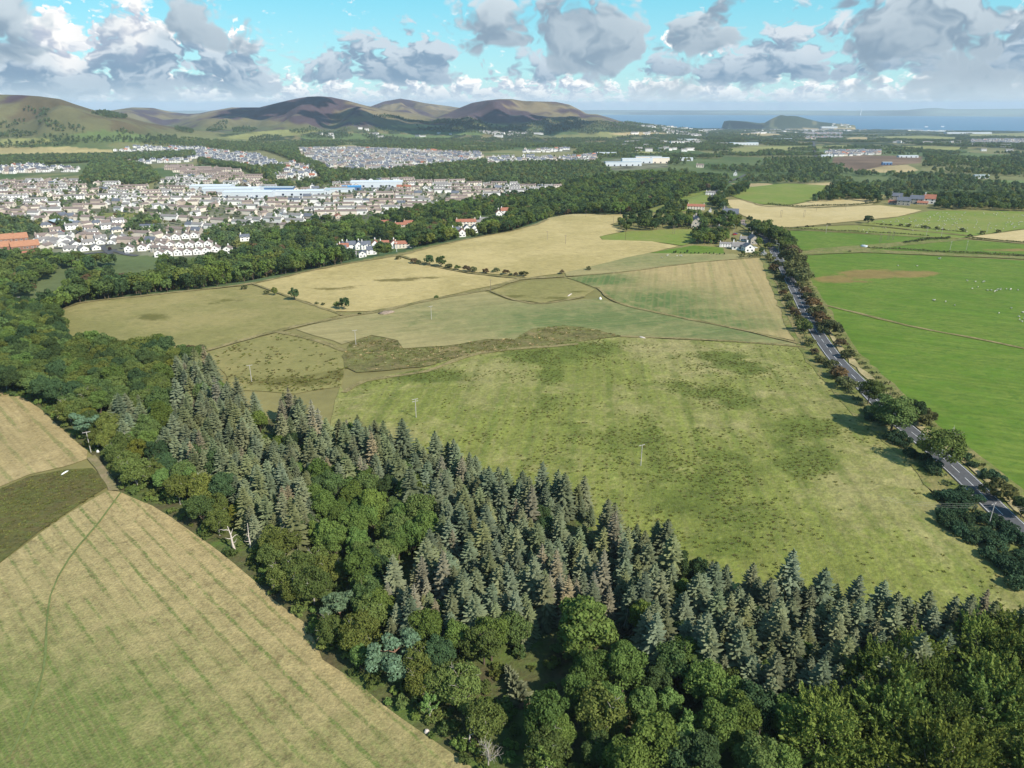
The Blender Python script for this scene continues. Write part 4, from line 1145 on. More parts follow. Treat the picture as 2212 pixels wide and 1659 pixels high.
for i in np.nonzero(ok | okc)[0]:
    u = rng.uniform()
    X, Y = cx[i], cyy[i]
    if okc[i]: kind = 'darktree' if u < .5 else 'sycamore'; s = rng.uniform(.6, .85)
    elif de[i] < 13 and X > 200 and X < 1250:
        kind = 'oak' if u < .55 else ('yellowtree' if u < .66 else ('oakgreen' if u < .8 else ('bare' if u < .86 else ('birch' if u < .93 else 'freshtree')))); s = rng.uniform(.7, 1.08)
    elif X < 520 and Y < 960:
        kind = 'oakgreen' if u < .38 else ('darktree' if u < .66 else ('oak' if u < .86 else ('sycamore' if u < .95 else 'yellowtree'))); s = rng.uniform(.85, 1.2)
        if kind == 'beech': s *= .8
    elif Y > 1380:
        kind = 'sycamore' if u < .42 else ('darktree' if u < .56 else ('oakgreen' if u < .74 else ('freshtree' if u < .88 else ('oak' if u < .95 else 'birch')))); s = rng.uniform(.75, 1.15)
    else:
        kind = 'sycamore' if u < .42 else ('oakgreen' if u < .64 else ('darktree' if u < .78 else ('freshtree' if u < .9 else 'birch'))); s = rng.uniform(.75, 1.15)
    zone = 'left' if X < 520 and Y < 960 else ('edge' if de[i] < 13 else ('front' if Y > 1380 else 'mid'))
    trees.append((kind, pb[i, 0], pb[i, 1], s, zone))
pz = scatter(BEECH, 9.5)
for p in pz: trees.append(('beech', p[0], p[1], rng.uniform(.8, 1.05), 'beech'))

SPR = {'spruce': 'blue-green', 'spruceg': 'grey-green', 'sprucebr': 'grey-brown thinning', 'sprucedead': 'dead brown'}
ZON = {'right': 'in the conifer block at the lower right', 'mid': 'in the conifer block across the middle of the wood', 'far': 'at the upper left end of the wood'}
BRD = {'oak': 'olive oak with pale branches showing', 'oakgreen': 'rounded mid-green broadleaf tree', 'sycamore': 'full green broadleaf tree', 'darktree': 'dark green dense broadleaf tree', 'freshtree': 'small light green broadleaf tree',
       'yellowtree': 'yellowing broadleaf tree', 'beech': 'olive beech with upswept leafy sprays', 'birch': 'slender light green birch', 'bare': 'leafless grey tree'}
ZOB = {'left': 'in the old wood at the far left', 'edge': 'along the wood edge by the stubble field', 'front': 'in the broadleaf wood at the bottom', 'mid': 'among the spruces inside the wood', 'beech': 'in the beech stand at the bottom right corner'}
def visible(t): 
    z = float(height(t[1], t[2])); x, y = to_pix(t[1], t[2], z + 8); return -60 < x < 2272 and y < 1740
trees = [t for t in trees if visible(t)]
con = sorted([t for t in trees if t[0] in SPR], key=lambda t: math.hypot(t[1], t[2]))
brd = sorted([t for t in trees if t[0] not in SPR], key=lambda t: math.hypot(t[1], t[2]))
print("conifers", len(con), "broadleaf", len(brd))
NCON, NBRD = 290, 240
def size_word(s, lo, hi): return 'short' if s < lo else ('tall' if s > hi else 'middling')
for t in con[:NCON]:
    plant('spruce_tree', t[0], t[1], t[2], t[3], f"{size_word(t[3], .85, 1.06)} {SPR[t[0]]} spruce {ZON[t[4]]}", 'spruce', f"{size_word(t[3], .85, 1.06)} {SPR[t[0]]} spruces {ZON[t[4]]}")
for t in brd[:NBRD]:
    nm = {'oak': 'oak_tree', 'beech': 'beech_tree', 'birch': 'birch_tree', 'bare': 'bare_tree'}.get(t[0], 'broadleaf_tree')
    plant(nm, t[0], t[1], t[2], t[3], f"{size_word(t[3], .85, 1.1)} {BRD[t[0]]} {ZOB[t[4]]}", 'tree', f"{size_word(t[3], .85, 1.1)} trees {ZOB[t[4]]}: {BRD[t[0]]}", part='bare_limbs' if t[0] == 'bare' else 'crown')
def to_mass(name, lst, label, cat):
    kinds = sorted(set(t[0] for t in lst))
    if not lst: return
    ws = [sum(t[0] == k for t in lst) for k in kinds]
    pts = np.array([(t[1], t[2], height(t[1], t[2])) for t in lst]); mass(name, kinds, pts, [t[3] for t in lst], label, cat, ws)
to_mass('spruce_wood', con[NCON:], 'blue-green and brown spruces packed in the far part of the foreground wood', 'wood')
to_mass('broadleaf_wood', brd[NBRD:], 'rounded green trees packed in the wood at the far left', 'wood')

# named single trees of the wood
def pt(x, y): 
    w = P(x, y)[0]; return float(w[0]), float(w[1])
plant('broadleaf_tree', 'freshtree', *pt(1262, 1425), 1.75, 'big light green tree standing alone at the clearing in the wood', 'tree', sxy=2.1)
plant('pine_tree', 'pine', *pt(745, 1350), .95, 'flat-topped green pine at the wood edge behind the stubble field', 'pine')
plant('pine_tree', 'pine', *pt(862, 1475), 1.05, 'spreading blue-green pine with a bare forked trunk by the stubble field', 'pine', sxy=1.25)
plant('pine_tree', 'pine', *pt(195, 950), 1.1, 'pine with reddish dead limbs at the corner above the track', 'pine')
e = plant('bare_tree', 'bare', *pt(700, 1240), .9, 'pale leafless tree standing out at the edge of the broken wood', 'tree', part='bare_limbs')
for i, (x, y, h, n, lab) in enumerate([(507, 1188, 8.5, 6, 'thick bleached snag with broken limbs in the gap at the wood edge'), (541, 1186, 9.0, 2, 'thin pale dead stem beside the thick bleached snag'),
        (1350, 1368, 7.5, 0, 'bare white birch pole leaning in the grassy clearing'), (635, 1282, 4.5, 3, 'short splintered white stump at the edge of the stubble field'), (988, 1430, 7, 2, 'white birch stem left of the fallen trees'), (1015, 1610, 6.5, 4, 'pale crooked trunk at the bottom edge of the wood')]):
    tr, cr = snag(600 + i, h, M_WHITE, n, .42 if i == 0 else (.14 if i in (2, 4) else .26))
    x_, y_ = pt(x, y)
    e = bpy.data.objects.new('dead_tree', None); COL.objects.link(e); e.location = (x_, y_, float(height(x_, y_)))
    tag(e, lab, 'dead tree')
    obj('trunk', tr, e)
    if cr is not None: obj('bare_limbs', cr, e)
# fallen spruces with their root plates, in the windblown gap
M_ROOT = plain('root_plate_earth', (.13, .085, .055), .95, .1, .35, 2.0)
for i, (x, y, hd, kind, lab) in enumerate([(1130, 1530, 1.9, 'sprucebr', 'toppled grey-brown spruce lying across the windblown gap, upper of the two'), (1180, 1590, 1.2, 'spruceg', 'toppled greenish spruce lying below the other fallen one'), (1395, 1395, 2.6, 'sprucedead', 'fallen brown spruce at the right edge of the grassy clearing')]):
    x_, y_ = pt(x, y)
    e = bpy.data.objects.new('fallen_tree', None); COL.objects.link(e); e.location = (x_, y_, float(height(x_, y_)) + 1.1)
    e.rotation_euler = (0, math.radians(84), hd); e.scale = (.9, .9, .9)
    tag(e, lab, 'fallen tree')
    tr, cr = PRO[kind][0]
    obj('trunk', tr, e); obj('crown', cr, e)
    r = np.random.default_rng(i); n = 14; th = np.arange(n) * 6.283 / n; rad = 1.5 * r.uniform(.75, 1.2, n)
    V = np.concatenate([np.stack([np.cos(th) * rad, np.sin(th) * rad, np.full(n, -.5)], 1), np.stack([np.cos(th) * rad * .5, np.sin(th) * rad * .5, np.full(n, .1)], 1), [[0, 0, -.8], [0, 0, .3]]])
    j = np.arange(n); k = (j + 1) % n
    F3 = np.concatenate([np.stack([k, j, np.full(n, 2 * n)], 1), np.stack([j + n, k + n, np.full(n, 2 * n + 1)], 1)])
    obj('root_plate', mesh_np('root_plate', V, [np.stack([j, k, k + n, j + n], 1), F3], M_ROOT), e)

# undergrowth between the trees, and rushes in the wet ground
u_ = scatter(WOOD, 3.2)
du = dist_line(u_[:, :2], NEAR_EDGE)
ux, uy = crownpix(u_, 0)
ku = (rng.uniform(size=len(u_)) < np.where(du < 16, .85, .28)) & (uy < 1900)
for q in HOLE[:1] + HOLE[2:3]: ku &= ~(inside(ux, uy, q) & (rng.uniform(size=len(u_)) < .8))
u_ = u_[ku]
mass('undergrowth', ['under'], u_, rng.uniform(.45, 1.2, len(u_)), 'low scrub and brambles under and along the edge of the wood', 'undergrowth')
def blobval(px, py, bl):
    v = np.zeros(len(px))
    for cx_, cy_, rx, ry, *am in bl: v = np.maximum(v, (am[0] if am else 1.0) * np.exp(-(((px - cx_) / rx) ** 2 + ((py - cy_) / ry) ** 2) * .9))
    return v
def tufts(name, poly, spacing, blobs, base, amt, label, kinds, w, sc):
    t = scatter(poly, spacing * .9)
    px, py = crownpix(t, 0)
    n = fbm(t[:, 0] / 9, t[:, 1] / 9, 12, 3); n2 = fbm(t[:, 0] / 40, t[:, 1] / 40, 19, 3)
    pr = base * np.clip(1 + 2.2 * n2 + 2.0 * n, 0, 3) + amt * np.clip(blobval(px, py, blobs) * 1.3 + 1.4 * n - .12, 0, 1)
    k = (rng.uniform(size=len(t)) < pr) & (px > -30) & (px < 2240) & (py < 1700)
    t = t[k]; t[:, 2] += .15 + np.hypot(t[:, 0], t[:, 1]) * .0004
    print(name, len(t))
    mass(name, kinds, t, rng.uniform(.6, 1.3, len(t)) * sc, label, 'rushes', w)
tufts('pasture_rushes', F5, 1.75, DARK5, .06, .65, 'dark tussocks of rush dotted over the rough pasture', ['tuft', 'tuft_brown'], [.85, .15], .8)
DITCH = [p for n, p, m, k in FIELDS if n == 'rush_ditch'][0]
tufts('ditch_rushes', DITCH, 1.9, [(1020, 765, 400, 50)], .12, .4, 'brown rushes and pale reeds along the ditch', ['tuft_brown', 'tuft', 'tuft_reed'], [.25, .5, .25], 1.5)
tufts('bank_rushes', [(-60, 1070), (0, 1058), (60, 1033), (140, 1018), (195, 1016), (240, 1050), (150, 1107), (60, 1172), (0, 1212), (-60, 1240)], 1.3, [(80, 1100, 220, 120)], .2, .5, 'dense brown-green rushes on the bank at the left', ['tuft_brown', 'tuft'], [.35, .65], 1.0)
tufts('meadow_rushes', [(440, 765), (600, 718), (700, 735), (760, 760), (745, 800), (735, 838), (640, 850), (500, 845), (480, 800)], 2.2, [(640, 825, 130, 16, .9), (730, 810, 50, 20, .8)], .12, .7, 'tussocks of rush in the small rough pasture', ['tuft', 'tuft_brown'], [.6, .4], 1.2)
# ------------------------------------------------------------------ roads, verges, margins
def smooth_line(p, step=6.0):
    p = np.asarray(p, float); out = []
    q = np.concatenate([[2 * p[0] - p[1]], p, [2 * p[-1] - p[-2]]])
    for i in range(1, len(q) - 2):
        n = max(2, int(np.linalg.norm(q[i + 1] - q[i]) / step))
        t = np.linspace(0, 1, n, endpoint=False)[:, None]
        out.append(.5 * (2 * q[i] + (q[i + 1] - q[i - 1]) * t + (2 * q[i - 1] - 5 * q[i] + 4 * q[i + 1] - q[i + 2]) * t ** 2 + (3 * q[i] - q[i - 1] - 3 * q[i + 1] + q[i + 2]) * t ** 3))
    out.append(q[-2:-1]); return np.concatenate(out)
def normals2(l):
    d = np.gradient(l, axis=0); d = unit(d); return np.stack([-d[:, 1], d[:, 0]], 1)
def band(l, o0, o1, off, name, mat, wob=0.0, nx=2):
    n = normals2(l); s = np.linspace(0, 1, nx)
    rows = []
    for k, t in enumerate(s):
        o = o0 + (o1 - o0) * t
        w = wob * fbm(l[:, 0] / 7 + k * 31, l[:, 1] / 7, 17 + k, 2) if wob and k in (0, nx - 1) else 0.0
        q = l + n * (o + (w if np.ndim(w) else np.full(len(l), w)))[:, None]
        d = np.hypot(q[:, 0], q[:, 1])
        rows.append(np.concatenate([q, (height(q[:, 0], q[:, 1]) + off + d * .0004)[:, None]], 1))
    V = np.stack(rows, 1).reshape(-1, 3); m = len(l)
    i = np.arange(m - 1)[:, None] * nx; j = np.arange(nx - 1)[None]
    F = np.stack([i + j, i + j + nx, i + j + nx + 1, i + j + 1], -1).reshape(-1, 4)
    if o1 < o0: pass
    V_ = V[F[0]]
    if np.cross(V_[1] - V_[0], V_[2] - V_[0])[2] < 0: F = F[:, ::-1]
    return mesh_np(name, V, F, mat)
ROAD = [(2330, 1275), (2260, 1205), (2200, 1148), (2154, 1105), (2101, 1052), (2055, 1009), (2010, 970), (1970, 938), (1930, 904), (1891, 866), (1856, 829), (1813, 786), (1786, 752), (1762, 716), (1743, 680), (1722, 638), (1702, 599), (1685, 567), (1671, 543)]
rl = smooth_line(P(*np.array(ROAD, float).T)[:, :2])
ROAD2 = [(1671, 543), (1662, 530), (1648, 512), (1630, 496), (1604, 484), (1585, 472), (1572, 455), (1560, 444), (1548, 436), (1542, 426), (1538, 416)]
rl2 = smooth_line(P(*np.array(ROAD2, float).T)[:, :2], 8)
m_asph, nt, b, out = new_mat('asphalt')
pos = nt.n('ShaderNodeNewGeometry').outputs['Position']
k = nt.ramp(nt.add(nt.mul(nt.noise(pos, 1 / 14., 4, .6), .6), nt.mul(nt.noise(pos, 1 / 1.5, 3, .6), .4)), .3, .7, False, .75, 1.3)
nt.link(nt.mix(1.0, (.085, .085, .088), nt.comb(k, k, k), 'MULTIPLY'), b.inputs['Base Color'])
M_LINE = plain('road_paint', (.72, .72, .70), .6, .3, .15, .4)
struct(obj('verge', band(rl, -15, 15, .30, 'verge', m_verge, 2.5, 4)))
struct(obj('verge', band(rl2, -9, 9, .30, 'verge', m_verge, 2.0, 3)))
rd = struct(obj('road', band(rl, -3.9, 3.9, .50, 'road', m_asph)))
struct(obj('road', band(rl2, -3.3, 3.3, .55, 'road', m_asph)))
m_dryg = field_mat('dry_verge', (.40, .32, .17), (.26, .22, .10), None, big=1 / 6, fine=1 / .8, bump=.7)
struct(obj('dry_verge', band(rl[: int(len(rl) * .62)], 6.0, 8.6, .62, 'dry_verge', m_dryg, 1.8, 2) if False else band(rl[: int(len(rl) * .72)], -5.2, -8.0, .62, 'dry_verge', m_dryg, 2.2, 2)))
# painted markings: two edge lines and a broken centre line
def dashes(l, o, w, on, gap, off):
    s = np.concatenate([[0], np.cumsum(np.linalg.norm(np.diff(l, axis=0), axis=1))])
    n = normals2(l); V = []; F = []
    t = 0.0
    while t + on < s[-1]:
        pp = []
        for q in (t, t + on):
            c = np.array([np.interp(q, s, l[:, 0]), np.interp(q, s, l[:, 1])]); nn = np.array([np.interp(q, s, n[:, 0]), np.interp(q, s, n[:, 1])])
            for e in (-w / 2, w / 2):
                v = c + nn * (o + e); pp.append((*v, float(height(*v)) + off + np.hypot(*v) * .0004))
        i = len(V); V += pp; F.append((i, i + 1, i + 3, i + 2))
        t += on + gap
    return np.array(V), np.array(F)
mk = [dashes(rl, 0, .17, 5.5, 3.5, .56), dashes(rl, -3.4, .16, 8, .15, .56), dashes(rl, 3.4, .16, 8, .15, .56)]
o = 0; Vs = []; Fs = []
for v, f in mk: Vs.append(v); Fs.append(f + o); o += len(v)
F = np.concatenate(Fs); V = np.concatenate(Vs); q = V[F]
fl = np.cross(q[:, 1] - q[:, 0], q[:, 2] - q[:, 0])[:, 2] < 0; F[fl] = F[fl][:, ::-1]
struct(obj('road_markings', mesh_np('road_markings', V, F, M_LINE)))

margin_later = []
# rough margins and ditches between the fields
m_margin = field_mat('rough_margin', (.26, .21, .095), (.165, .145, .052), None, big=1 / 10, fine=1 / 1.2, bump=.8, clump=((.075, .07, .025), .6, 2.2))
m_walltop = plain('field_wall_stone', (.20, .18, .15), .95, .1, .35, .8)
def margin(pts, w=3.5, off=.42, mat=None, name='field_margin'):
    l = smooth_line(P(*np.array(pts, float).T)[:, :2], 6)
    return struct(obj(name, band(l, -w / 2, w / 2, off, name, mat or m_margin, w * .5, 2)))
MARGINS = [([(440, 760), (600, 716), (720, 690), (830, 671), (950, 645), (1050, 627), (1120, 605), (1220, 598)], 6), ([(545, 613), (640, 648), (740, 682)], 3), ([(115, 680), (170, 656), (300, 641), (420, 628), (545, 613), (700, 580), (862, 552), (960, 528), (1060, 508), (1150, 488), (1182, 475)], 6),
           ([(865, 553), (930, 574), (1010, 590), (1130, 603)], 4), ([(1225, 598), (1350, 588), (1500, 569), (1640, 557)], 3), ([(600, 717), (700, 742), (745, 760)], 4), ([(1290, 622), (1335, 655), (1450, 683), (1600, 713), (1735, 746)], 3.5), ([(1340, 728), (1500, 734), (1660, 744), (1740, 751)], 3),
           ([(1060, 630), (1112, 649), (1170, 657), (1262, 642)], 3), ([(1640, 557), (1662, 562), (1692, 650), (1738, 745)], 4), ([(1740, 650), (1900, 690), (2010, 715), (2120, 735), (2260, 765)], 3.5), ([(1692, 496), (1850, 505), (1980, 512), (2090, 517)], 4), ([(2092, 516), (2212, 527), (2330, 538)], 4),
           ([(1690, 493), (1850, 486), (2000, 501), (2105, 511)], 3), ([(1700, 447), (1760, 450), (1895, 443)], 8), ([(1555, 431), (1600, 432), (1650, 446), (1700, 447)], 7)]
for pts, w in MARGINS: margin(pts, w * .8)
for l, w in (([(745, 850), (790, 824), (920, 803), (1020, 768), (1130, 754), (1250, 745)], 3),): margin(l, w)
# faint paths
margin([(262, 1066), (215, 1130), (150, 1210), (110, 1290), (100, 1390), (95, 1450), (60, 1560), (20, 1640)], .55, .5, plain('trodden_grass', (.125, .150, .050), .9, .1, .3, .5), 'field_path')

for q in margin_later: margin(*q)
# ------------------------------------------------------------------ hedges, lone trees and roadside shrubs
def c6(x, y): return (2600 + x / 1.5447) / 1.8227, (800 + y / 1.5447) / 1.8227
def c3(x, y): return (2600 + x / 1.5447) / 1.8227, (300 + y / 1.5447) / 1.8227
def c9(x, y): return (2600 + x / 1.5447) / 1.8227, (1400 + y / 1.5447) / 1.8227
def c5(x, y): return (1300 + x / 1.58) / 1.8227, (800 + y / 1.58) / 1.8227
def c2(x, y): return (1300 + x / 1.58) / 1.8227, (300 + y / 1.58) / 1.8227
def c4(x, y): return (x / 1.58) / 1.8227, (900 + y / 1.58) / 1.8227
def cf(x, y): return (2640 + x / 4.424) / 1.8227, (820 + y / 4.424) / 1.8227
def cg(x, y): return (3340 + x / 3.197) / 1.8227, (700 + y / 3.197) / 1.8227
def ch(x, y): return (1260 + x / 4.424) / 1.8227, (880 + y / 4.424) / 1.8227
def ct(x, y): return (x / 4.424) / 1.8227, (780 + y / 4.424) / 1.8227
NAT_H = {k: max(v.co.z for v in PRO[k][0][1].vertices) for k in PRO}
def grow(name, xy, hp, kind, label, cat='tree', group=None, wide=1.0):
    """tree whose base is seen at survey pixel xy and which stands hp survey pixels tall"""
    w = P([xy[0]], [xy[1]])[0]
    t = w[1] * math.cos(PITCH) - (w[2] - CAM_H) * math.sin(PITCH)
    hm = hp / K * t / FPX / .93
    s = hm / NAT_H[kind]
    return plant(name, kind, w[0], w[1], s, label, cat, group, sxy=s * wide, z=float(w[2]))
s6 = 1 / 1.5447 / 1.8227
GL = 'bushes along the left verge of the road'
for i, (x, y, h) in enumerate([(672, 350, 50), (697, 418, 58), (733, 468, 52), (743, 522, 50), (755, 567, 45), (783, 602, 55), (797, 648, 52), (828, 690, 58), (850, 712, 40), (915, 868, 55), (942, 925, 52), (985, 972, 62), (1050, 1010, 72), (1085, 1062, 84), (720, 385, 45), (765, 545, 40), (812, 668, 45)]):
    grow('hawthorn_bush', c6(x - 8, y), h * s6 * .86, ('bush', 'rustbush', 'bush')[i % 3], 'brown-green hawthorn bush in the row along the left verge of the road', 'bush', GL, 1.15)
grow('round_bush', c6(868, 785), 82 * s6, 'greenbush', 'roundest, brightest green bush in the row on the left side of the road', 'bush', None, 1.1)
GR = 'bushes along the right verge of the road'
for i, (x, y, h) in enumerate([(770, 310, 55), (795, 380, 88), (815, 440, 95), (850, 492, 95), (845, 520, 40), (868, 562, 48), (890, 590, 45), (915, 645, 58), (940, 690, 60), (970, 745, 60), (1022, 805, 78), (1078, 882, 52), (1132, 948, 55), (800, 330, 60), (830, 470, 80), (955, 715, 50), (990, 770, 55), (905, 620, 45)]):
    grow('hawthorn_bush', c6(x + 6, y), h * s6 * 1.15, ('bush', 'rustbush')[i % 2] if h < 70 else 'bush', 'hawthorn bush in the row along the right verge of the road', 'bush', GR, 1.2)
GT = 'tall trees by the near stretch of road'
for i, (x, y, h, k, lab, wd) in enumerate([(1135, 205, 85, 'bush', 'grey-green wind-shaped thorn tree leaning over the road below the bend', 1.3), (1090, 150, 75, 'rustbush', 'rust tinged thorn bush above the grey thorn tree by the road', 1.2), (1260, 300, 150, 'oakgreen', 'upper of the three large trees overhanging the near road', 1.1), (1400, 470, 215, 'oakgreen', 'broadest dark tree overhanging the near road, middle of three', 1.45),
        (1545, 420, 150, 'darktree', 'dark bushy tree on the pasture side of the road opposite the broad tree', 1.0), (1690, 680, 235, 'oak', 'feathery pale-branched ash tree overhanging the near road, lowest of three', 1.2), (1340, 205, 40, 'bush', 'small lone bush on the right verge above the large trees', 1.0), (2040, 868, 130, 'bush', 'large bush on the right verge at the lower end of the road', 1.2), (2190, 990, 140, 'darktree', 'dark tree cut by the picture edge on the right verge of the road', 1.2), (1570, 410, 110, 'bush', 'spreading bush beside the dark tree on the pasture side', 1.4)]):
    grow('roadside_tree', c9(x, y), h * s6, k, lab, 'tree', None, wd)
gm = scatter([c9(*q) for q in [(1650, 850), (1780, 815), (1865, 830), (1930, 890), (2050, 1010), (2230, 1135), (2230, 1410), (2080, 1340), (1960, 1230), (1860, 1150), (1750, 1050), (1695, 940)]], 4.4)
gm = np.concatenate([gm, scatter([c9(*q) for q in [(2000, 1290), (2212, 1230), (2300, 1400), (2300, 1480), (2150, 1400)]], 4.4), scatter([c9(*q) for q in [(1365, 500), (1440, 470), (1620, 640), (1760, 740), (1800, 790), (1700, 770), (1560, 650)]], 4.0), scatter([c9(*q) for q in [(1790, 610), (1850, 620), (1960, 690), (2080, 770), (2050, 790), (1900, 720)]], 4.2), scatter([c9(*q) for q in [(1220, 320), (1300, 360), (1390, 450), (1340, 440), (1230, 360)]], 4.2)])
for p in gm:
    plant('gorse_bush', 'gorse', p[0], p[1], rng.uniform(.75, 1.35), 'dark green gorse in the thicket between the rough pasture and the near road', 'bush', 'gorse thicket beside the near road')
# hedge trees between the pale fields
GH = 'thorn trees in the hedge between the two straw-coloured fields'
s5 = 1 / 1.58 / 1.8227
for i, (x, y, h, k) in enumerate([(425, 352, 24, 'bush'), (522, 378, 36, 'rustbush'), (552, 380, 26, 'bush'), (735, 408, 36, 'bush'), (793, 418, 32, 'greenbush'), (850, 428, 40, 'rustbush'), (888, 430, 36, 'bush'), (968, 438, 32, 'rustbush'), (1030, 432, 30, 'bush'), (1090, 446, 34, 'rustbush'), (1122, 450, 18, 'bush'), (1155, 452, 22, 'rustbush'), (1205, 457, 36, 'bush')]):
    grow('thorn_tree', c5(x, y), h * s5, k, 'low thorn tree in the hedge between the two straw-coloured fields', 'tree', GH, 1.25)
grow('hedge_tree', c5(618, 390), 64 * s5, 'mid_dark', 'left one of the pair of tall round trees in the hedge between the straw fields', 'tree', None, 1.1)
grow('hedge_tree', c5(690, 398), 66 * s5, 'mid_mid', 'right one of the pair of tall round trees in the hedge between the straw fields', 'tree', None, 1.2)
for x, y, h, k, lab in [(1443, 442, 28, 'rustbush', 'dark red-brown bush alone below the straw field by the tractor tracks'), (1610, 418, 26, 'bush', 'small bush alone on the line of the field wall above the striped field'), (662, 595, 24, 'greenbush', 'little bush on the wall between the mown field and the dry pasture'), (185, 695, 18, 'bush', 'tiny bush at the wall corner left of the ruined heap')]:
    grow('lone_bush', c5(x, y), h * s5, k, lab, 'bush')
for x, y, h, k, wd, lab in [(1835, 448, 74, 'mid_dark', 1.0, 'dark round tree standing alone at the upper field corner'), (2142, 508, 74, 'mid_dark', 1.0, 'dark tree with a smaller one at its side, on the fence between the pale fields'), (2095, 497, 40, 'mid_mid', 1.1, 'smaller tree just left of the dark fence tree'), (1710, 418, 52, 'mid_olive', .8, 'thin grey-green tree left of the dark round tree'), (1655, 412, 28, 'mid_bush', 1.2, 'low bush beside the thin grey-green tree'),
        (1135, 772, 56, 'greenbush', 1.0, 'bright green bush at the end of the wood by the pasture wall'), (1190, 770, 48, 'rustbush', 1.3, 'brownish bush right of the bright green bush'), (1245, 755, 34, 'bush', 1.6, 'low brown bush at the start of the pasture wall'), (1970, 473, 18, 'mid_bush', 1.3, 'left of two tiny bushes on the fence between the pale fields'), (2010, 478, 18, 'mid_bush', 1.2, 'right of two tiny bushes on the fence between the pale fields'), (1520, 382, 32, 'mid_bush', 1.2, 'bush at the top corner of the dry pasture')]:
    grow('field_tree', c4(x, y), h * s5, k, lab, 'tree', None, wd)
grow('field_tree', c6(1262, 124), 46 * s6, 'mid_dark', 'broad dark tree standing alone between the sheep pasture and the straw field', 'tree', None, 1.5)
for x, y, h in [(892, 150, 16), (928, 146, 12), (835, 154, 12), (1018, 134, 14), (1030, 135, 12), (1345, 134, 12), (1370, 136, 11), (1400, 138, 12), (1458, 142, 18), (1510, 147, 22), (1592, 153, 18), (1612, 155, 20), (1632, 157, 14), (1680, 162, 20), (1722, 166, 12), (1835, 175, 24), (1882, 210, 22), (1957, 192, 25), (2048, 182, 22), (1150, 298, 12), (1500, 242, 14), (1625, 222, 14), (1690, 222, 16), (1720, 221, 16), (1745, 220, 14), (1560, 236, 12)]:
    grow('hedge_bush', c6(x, y), h * s6, 'mid_bush', 'small dark bush on the fence lines of the far green pastures at the right', 'bush', 'dark bushes on the far pasture fences', 1.3)
# clumps round the farm and the villas
FT = [(470, 625, 205, 'mid_mid', 1.1), (590, 630, 170, 'mid_green', .9), (700, 620, 150, 'mid_olive', 1.), (770, 615, 160, 'mid_mid', 1.), (860, 625, 190, 'mid_olive', 1.), (940, 600, 190, 'mid_green', .9), (1090, 600, 90, 'mid_mid', 1.1), (700, 630, 70, 'freshtree', .9), (785, 625, 60, 'freshtree', 1.),
      (1420, 440, 190, 'mid_dark', 1.1), (1540, 470, 210, 'mid_mid', 1.2), (1640, 520, 200, 'mid_olive', 1.1), (1760, 600, 240, 'mid_dark', 1.1), (1880, 640, 250, 'mid_mid', 1.2), (1980, 630, 180, 'mid_olive', 1.), (1520, 680, 180, 'mid_green', .8), (1720, 720, 120, 'mid_olive', 1.2), (1950, 740, 110, 'mid_mid', 1.4), (2080, 760, 110, 'mid_olive', 1.4), (1470, 830, 80, 'mid_mid', 1.4), (1580, 790, 90, 'mid_mid', 1.3), (1260, 810, 70, 'mid_green', 1.2), (1650, 700, 80, 'mid_olive', 1.1),
      (130, 340, 190, 'mid_dark', .9), (230, 330, 200, 'mid_mid', .9), (330, 200, 130, 'mid_green', 1.), (560, 340, 170, 'mid_mid', 1.1), (640, 330, 150, 'mid_dark', 1.), (740, 330, 150, 'mid_green', 1.), (840, 300, 120, 'mid_mid', 1.), (960, 370, 140, 'mid_green', 1.1), (1060, 380, 150, 'mid_green', 1.), (1150, 360, 140, 'mid_dark', 1.), (780, 160, 120, 'mid_dark', .8), (860, 190, 80, 'mid_mid', 1.), (1350, 250, 110, 'mid_dark', .7), (1400, 250, 100, 'mid_dark', .6), (1280, 270, 60, 'mid_dark', 1.), (520, 250, 120, 'mid_mid', 1.), (430, 180, 100, 'mid_green', 1.), (20, 350, 110, 'mid_mid', 1.4), (60, 350, 90, 'mid_mid', 1.2)]
for x, y, h, k, wd in FT:
    grow('farm_tree', cf(x, y), h / 4.424 / 1.8227, k, 'leafy tree in the grove round the white farmhouse and the villas', 'tree', 'trees round the farmhouse at the head of the road', wd)
for x, y, h in [(60, 795, 50), (90, 790, 50), (175, 795, 36), (245, 795, 34), (290, 790, 60), (355, 800, 34), (420, 800, 40), (490, 800, 36), (580, 805, 32), (620, 805, 38), (675, 808, 40), (705, 812, 20), (750, 810, 40), (805, 815, 22), (855, 815, 36), (935, 815, 40)]:
    grow('sapling', cf(x, y), h / 4.424 / 1.8227, 'mid_dark', 'young dark tree in the planted row below the bright green paddock', 'tree', 'young trees in the row below the paddock', .8)
for poly, sp in (([(380, 560), (420, 470), (560, 450), (640, 520), (740, 500), (900, 440), (1000, 540), (1010, 620), (700, 640), (400, 640)], 10), ([(70, 340), (100, 240), (330, 150), (560, 200), (720, 220), (880, 180), (1190, 240), (1190, 370), (700, 345), (540, 345), (300, 340)], 12), ([(1340, 420), (1380, 330), (1500, 330), (1680, 400), (1900, 520), (2040, 600), (2040, 660), (1800, 640), (1620, 560), (1480, 500)], 9), ([(1870, 650), (2100, 680), (2170, 760), (2050, 800), (1920, 740)], 9)):
    for p in scatter([cf(*q) for q in poly], sp):
        k = ['mid_mid', 'mid_green', 'mid_olive', 'mid_dark'][rng.choice(4, p=[.35, .25, .2, .2])]
        plant('farm_tree', k, p[0], p[1], rng.uniform(.75, 1.2), 'leafy tree in the grove round the white farmhouse and the villas', 'tree', 'trees round the farmhouse at the head of the road')
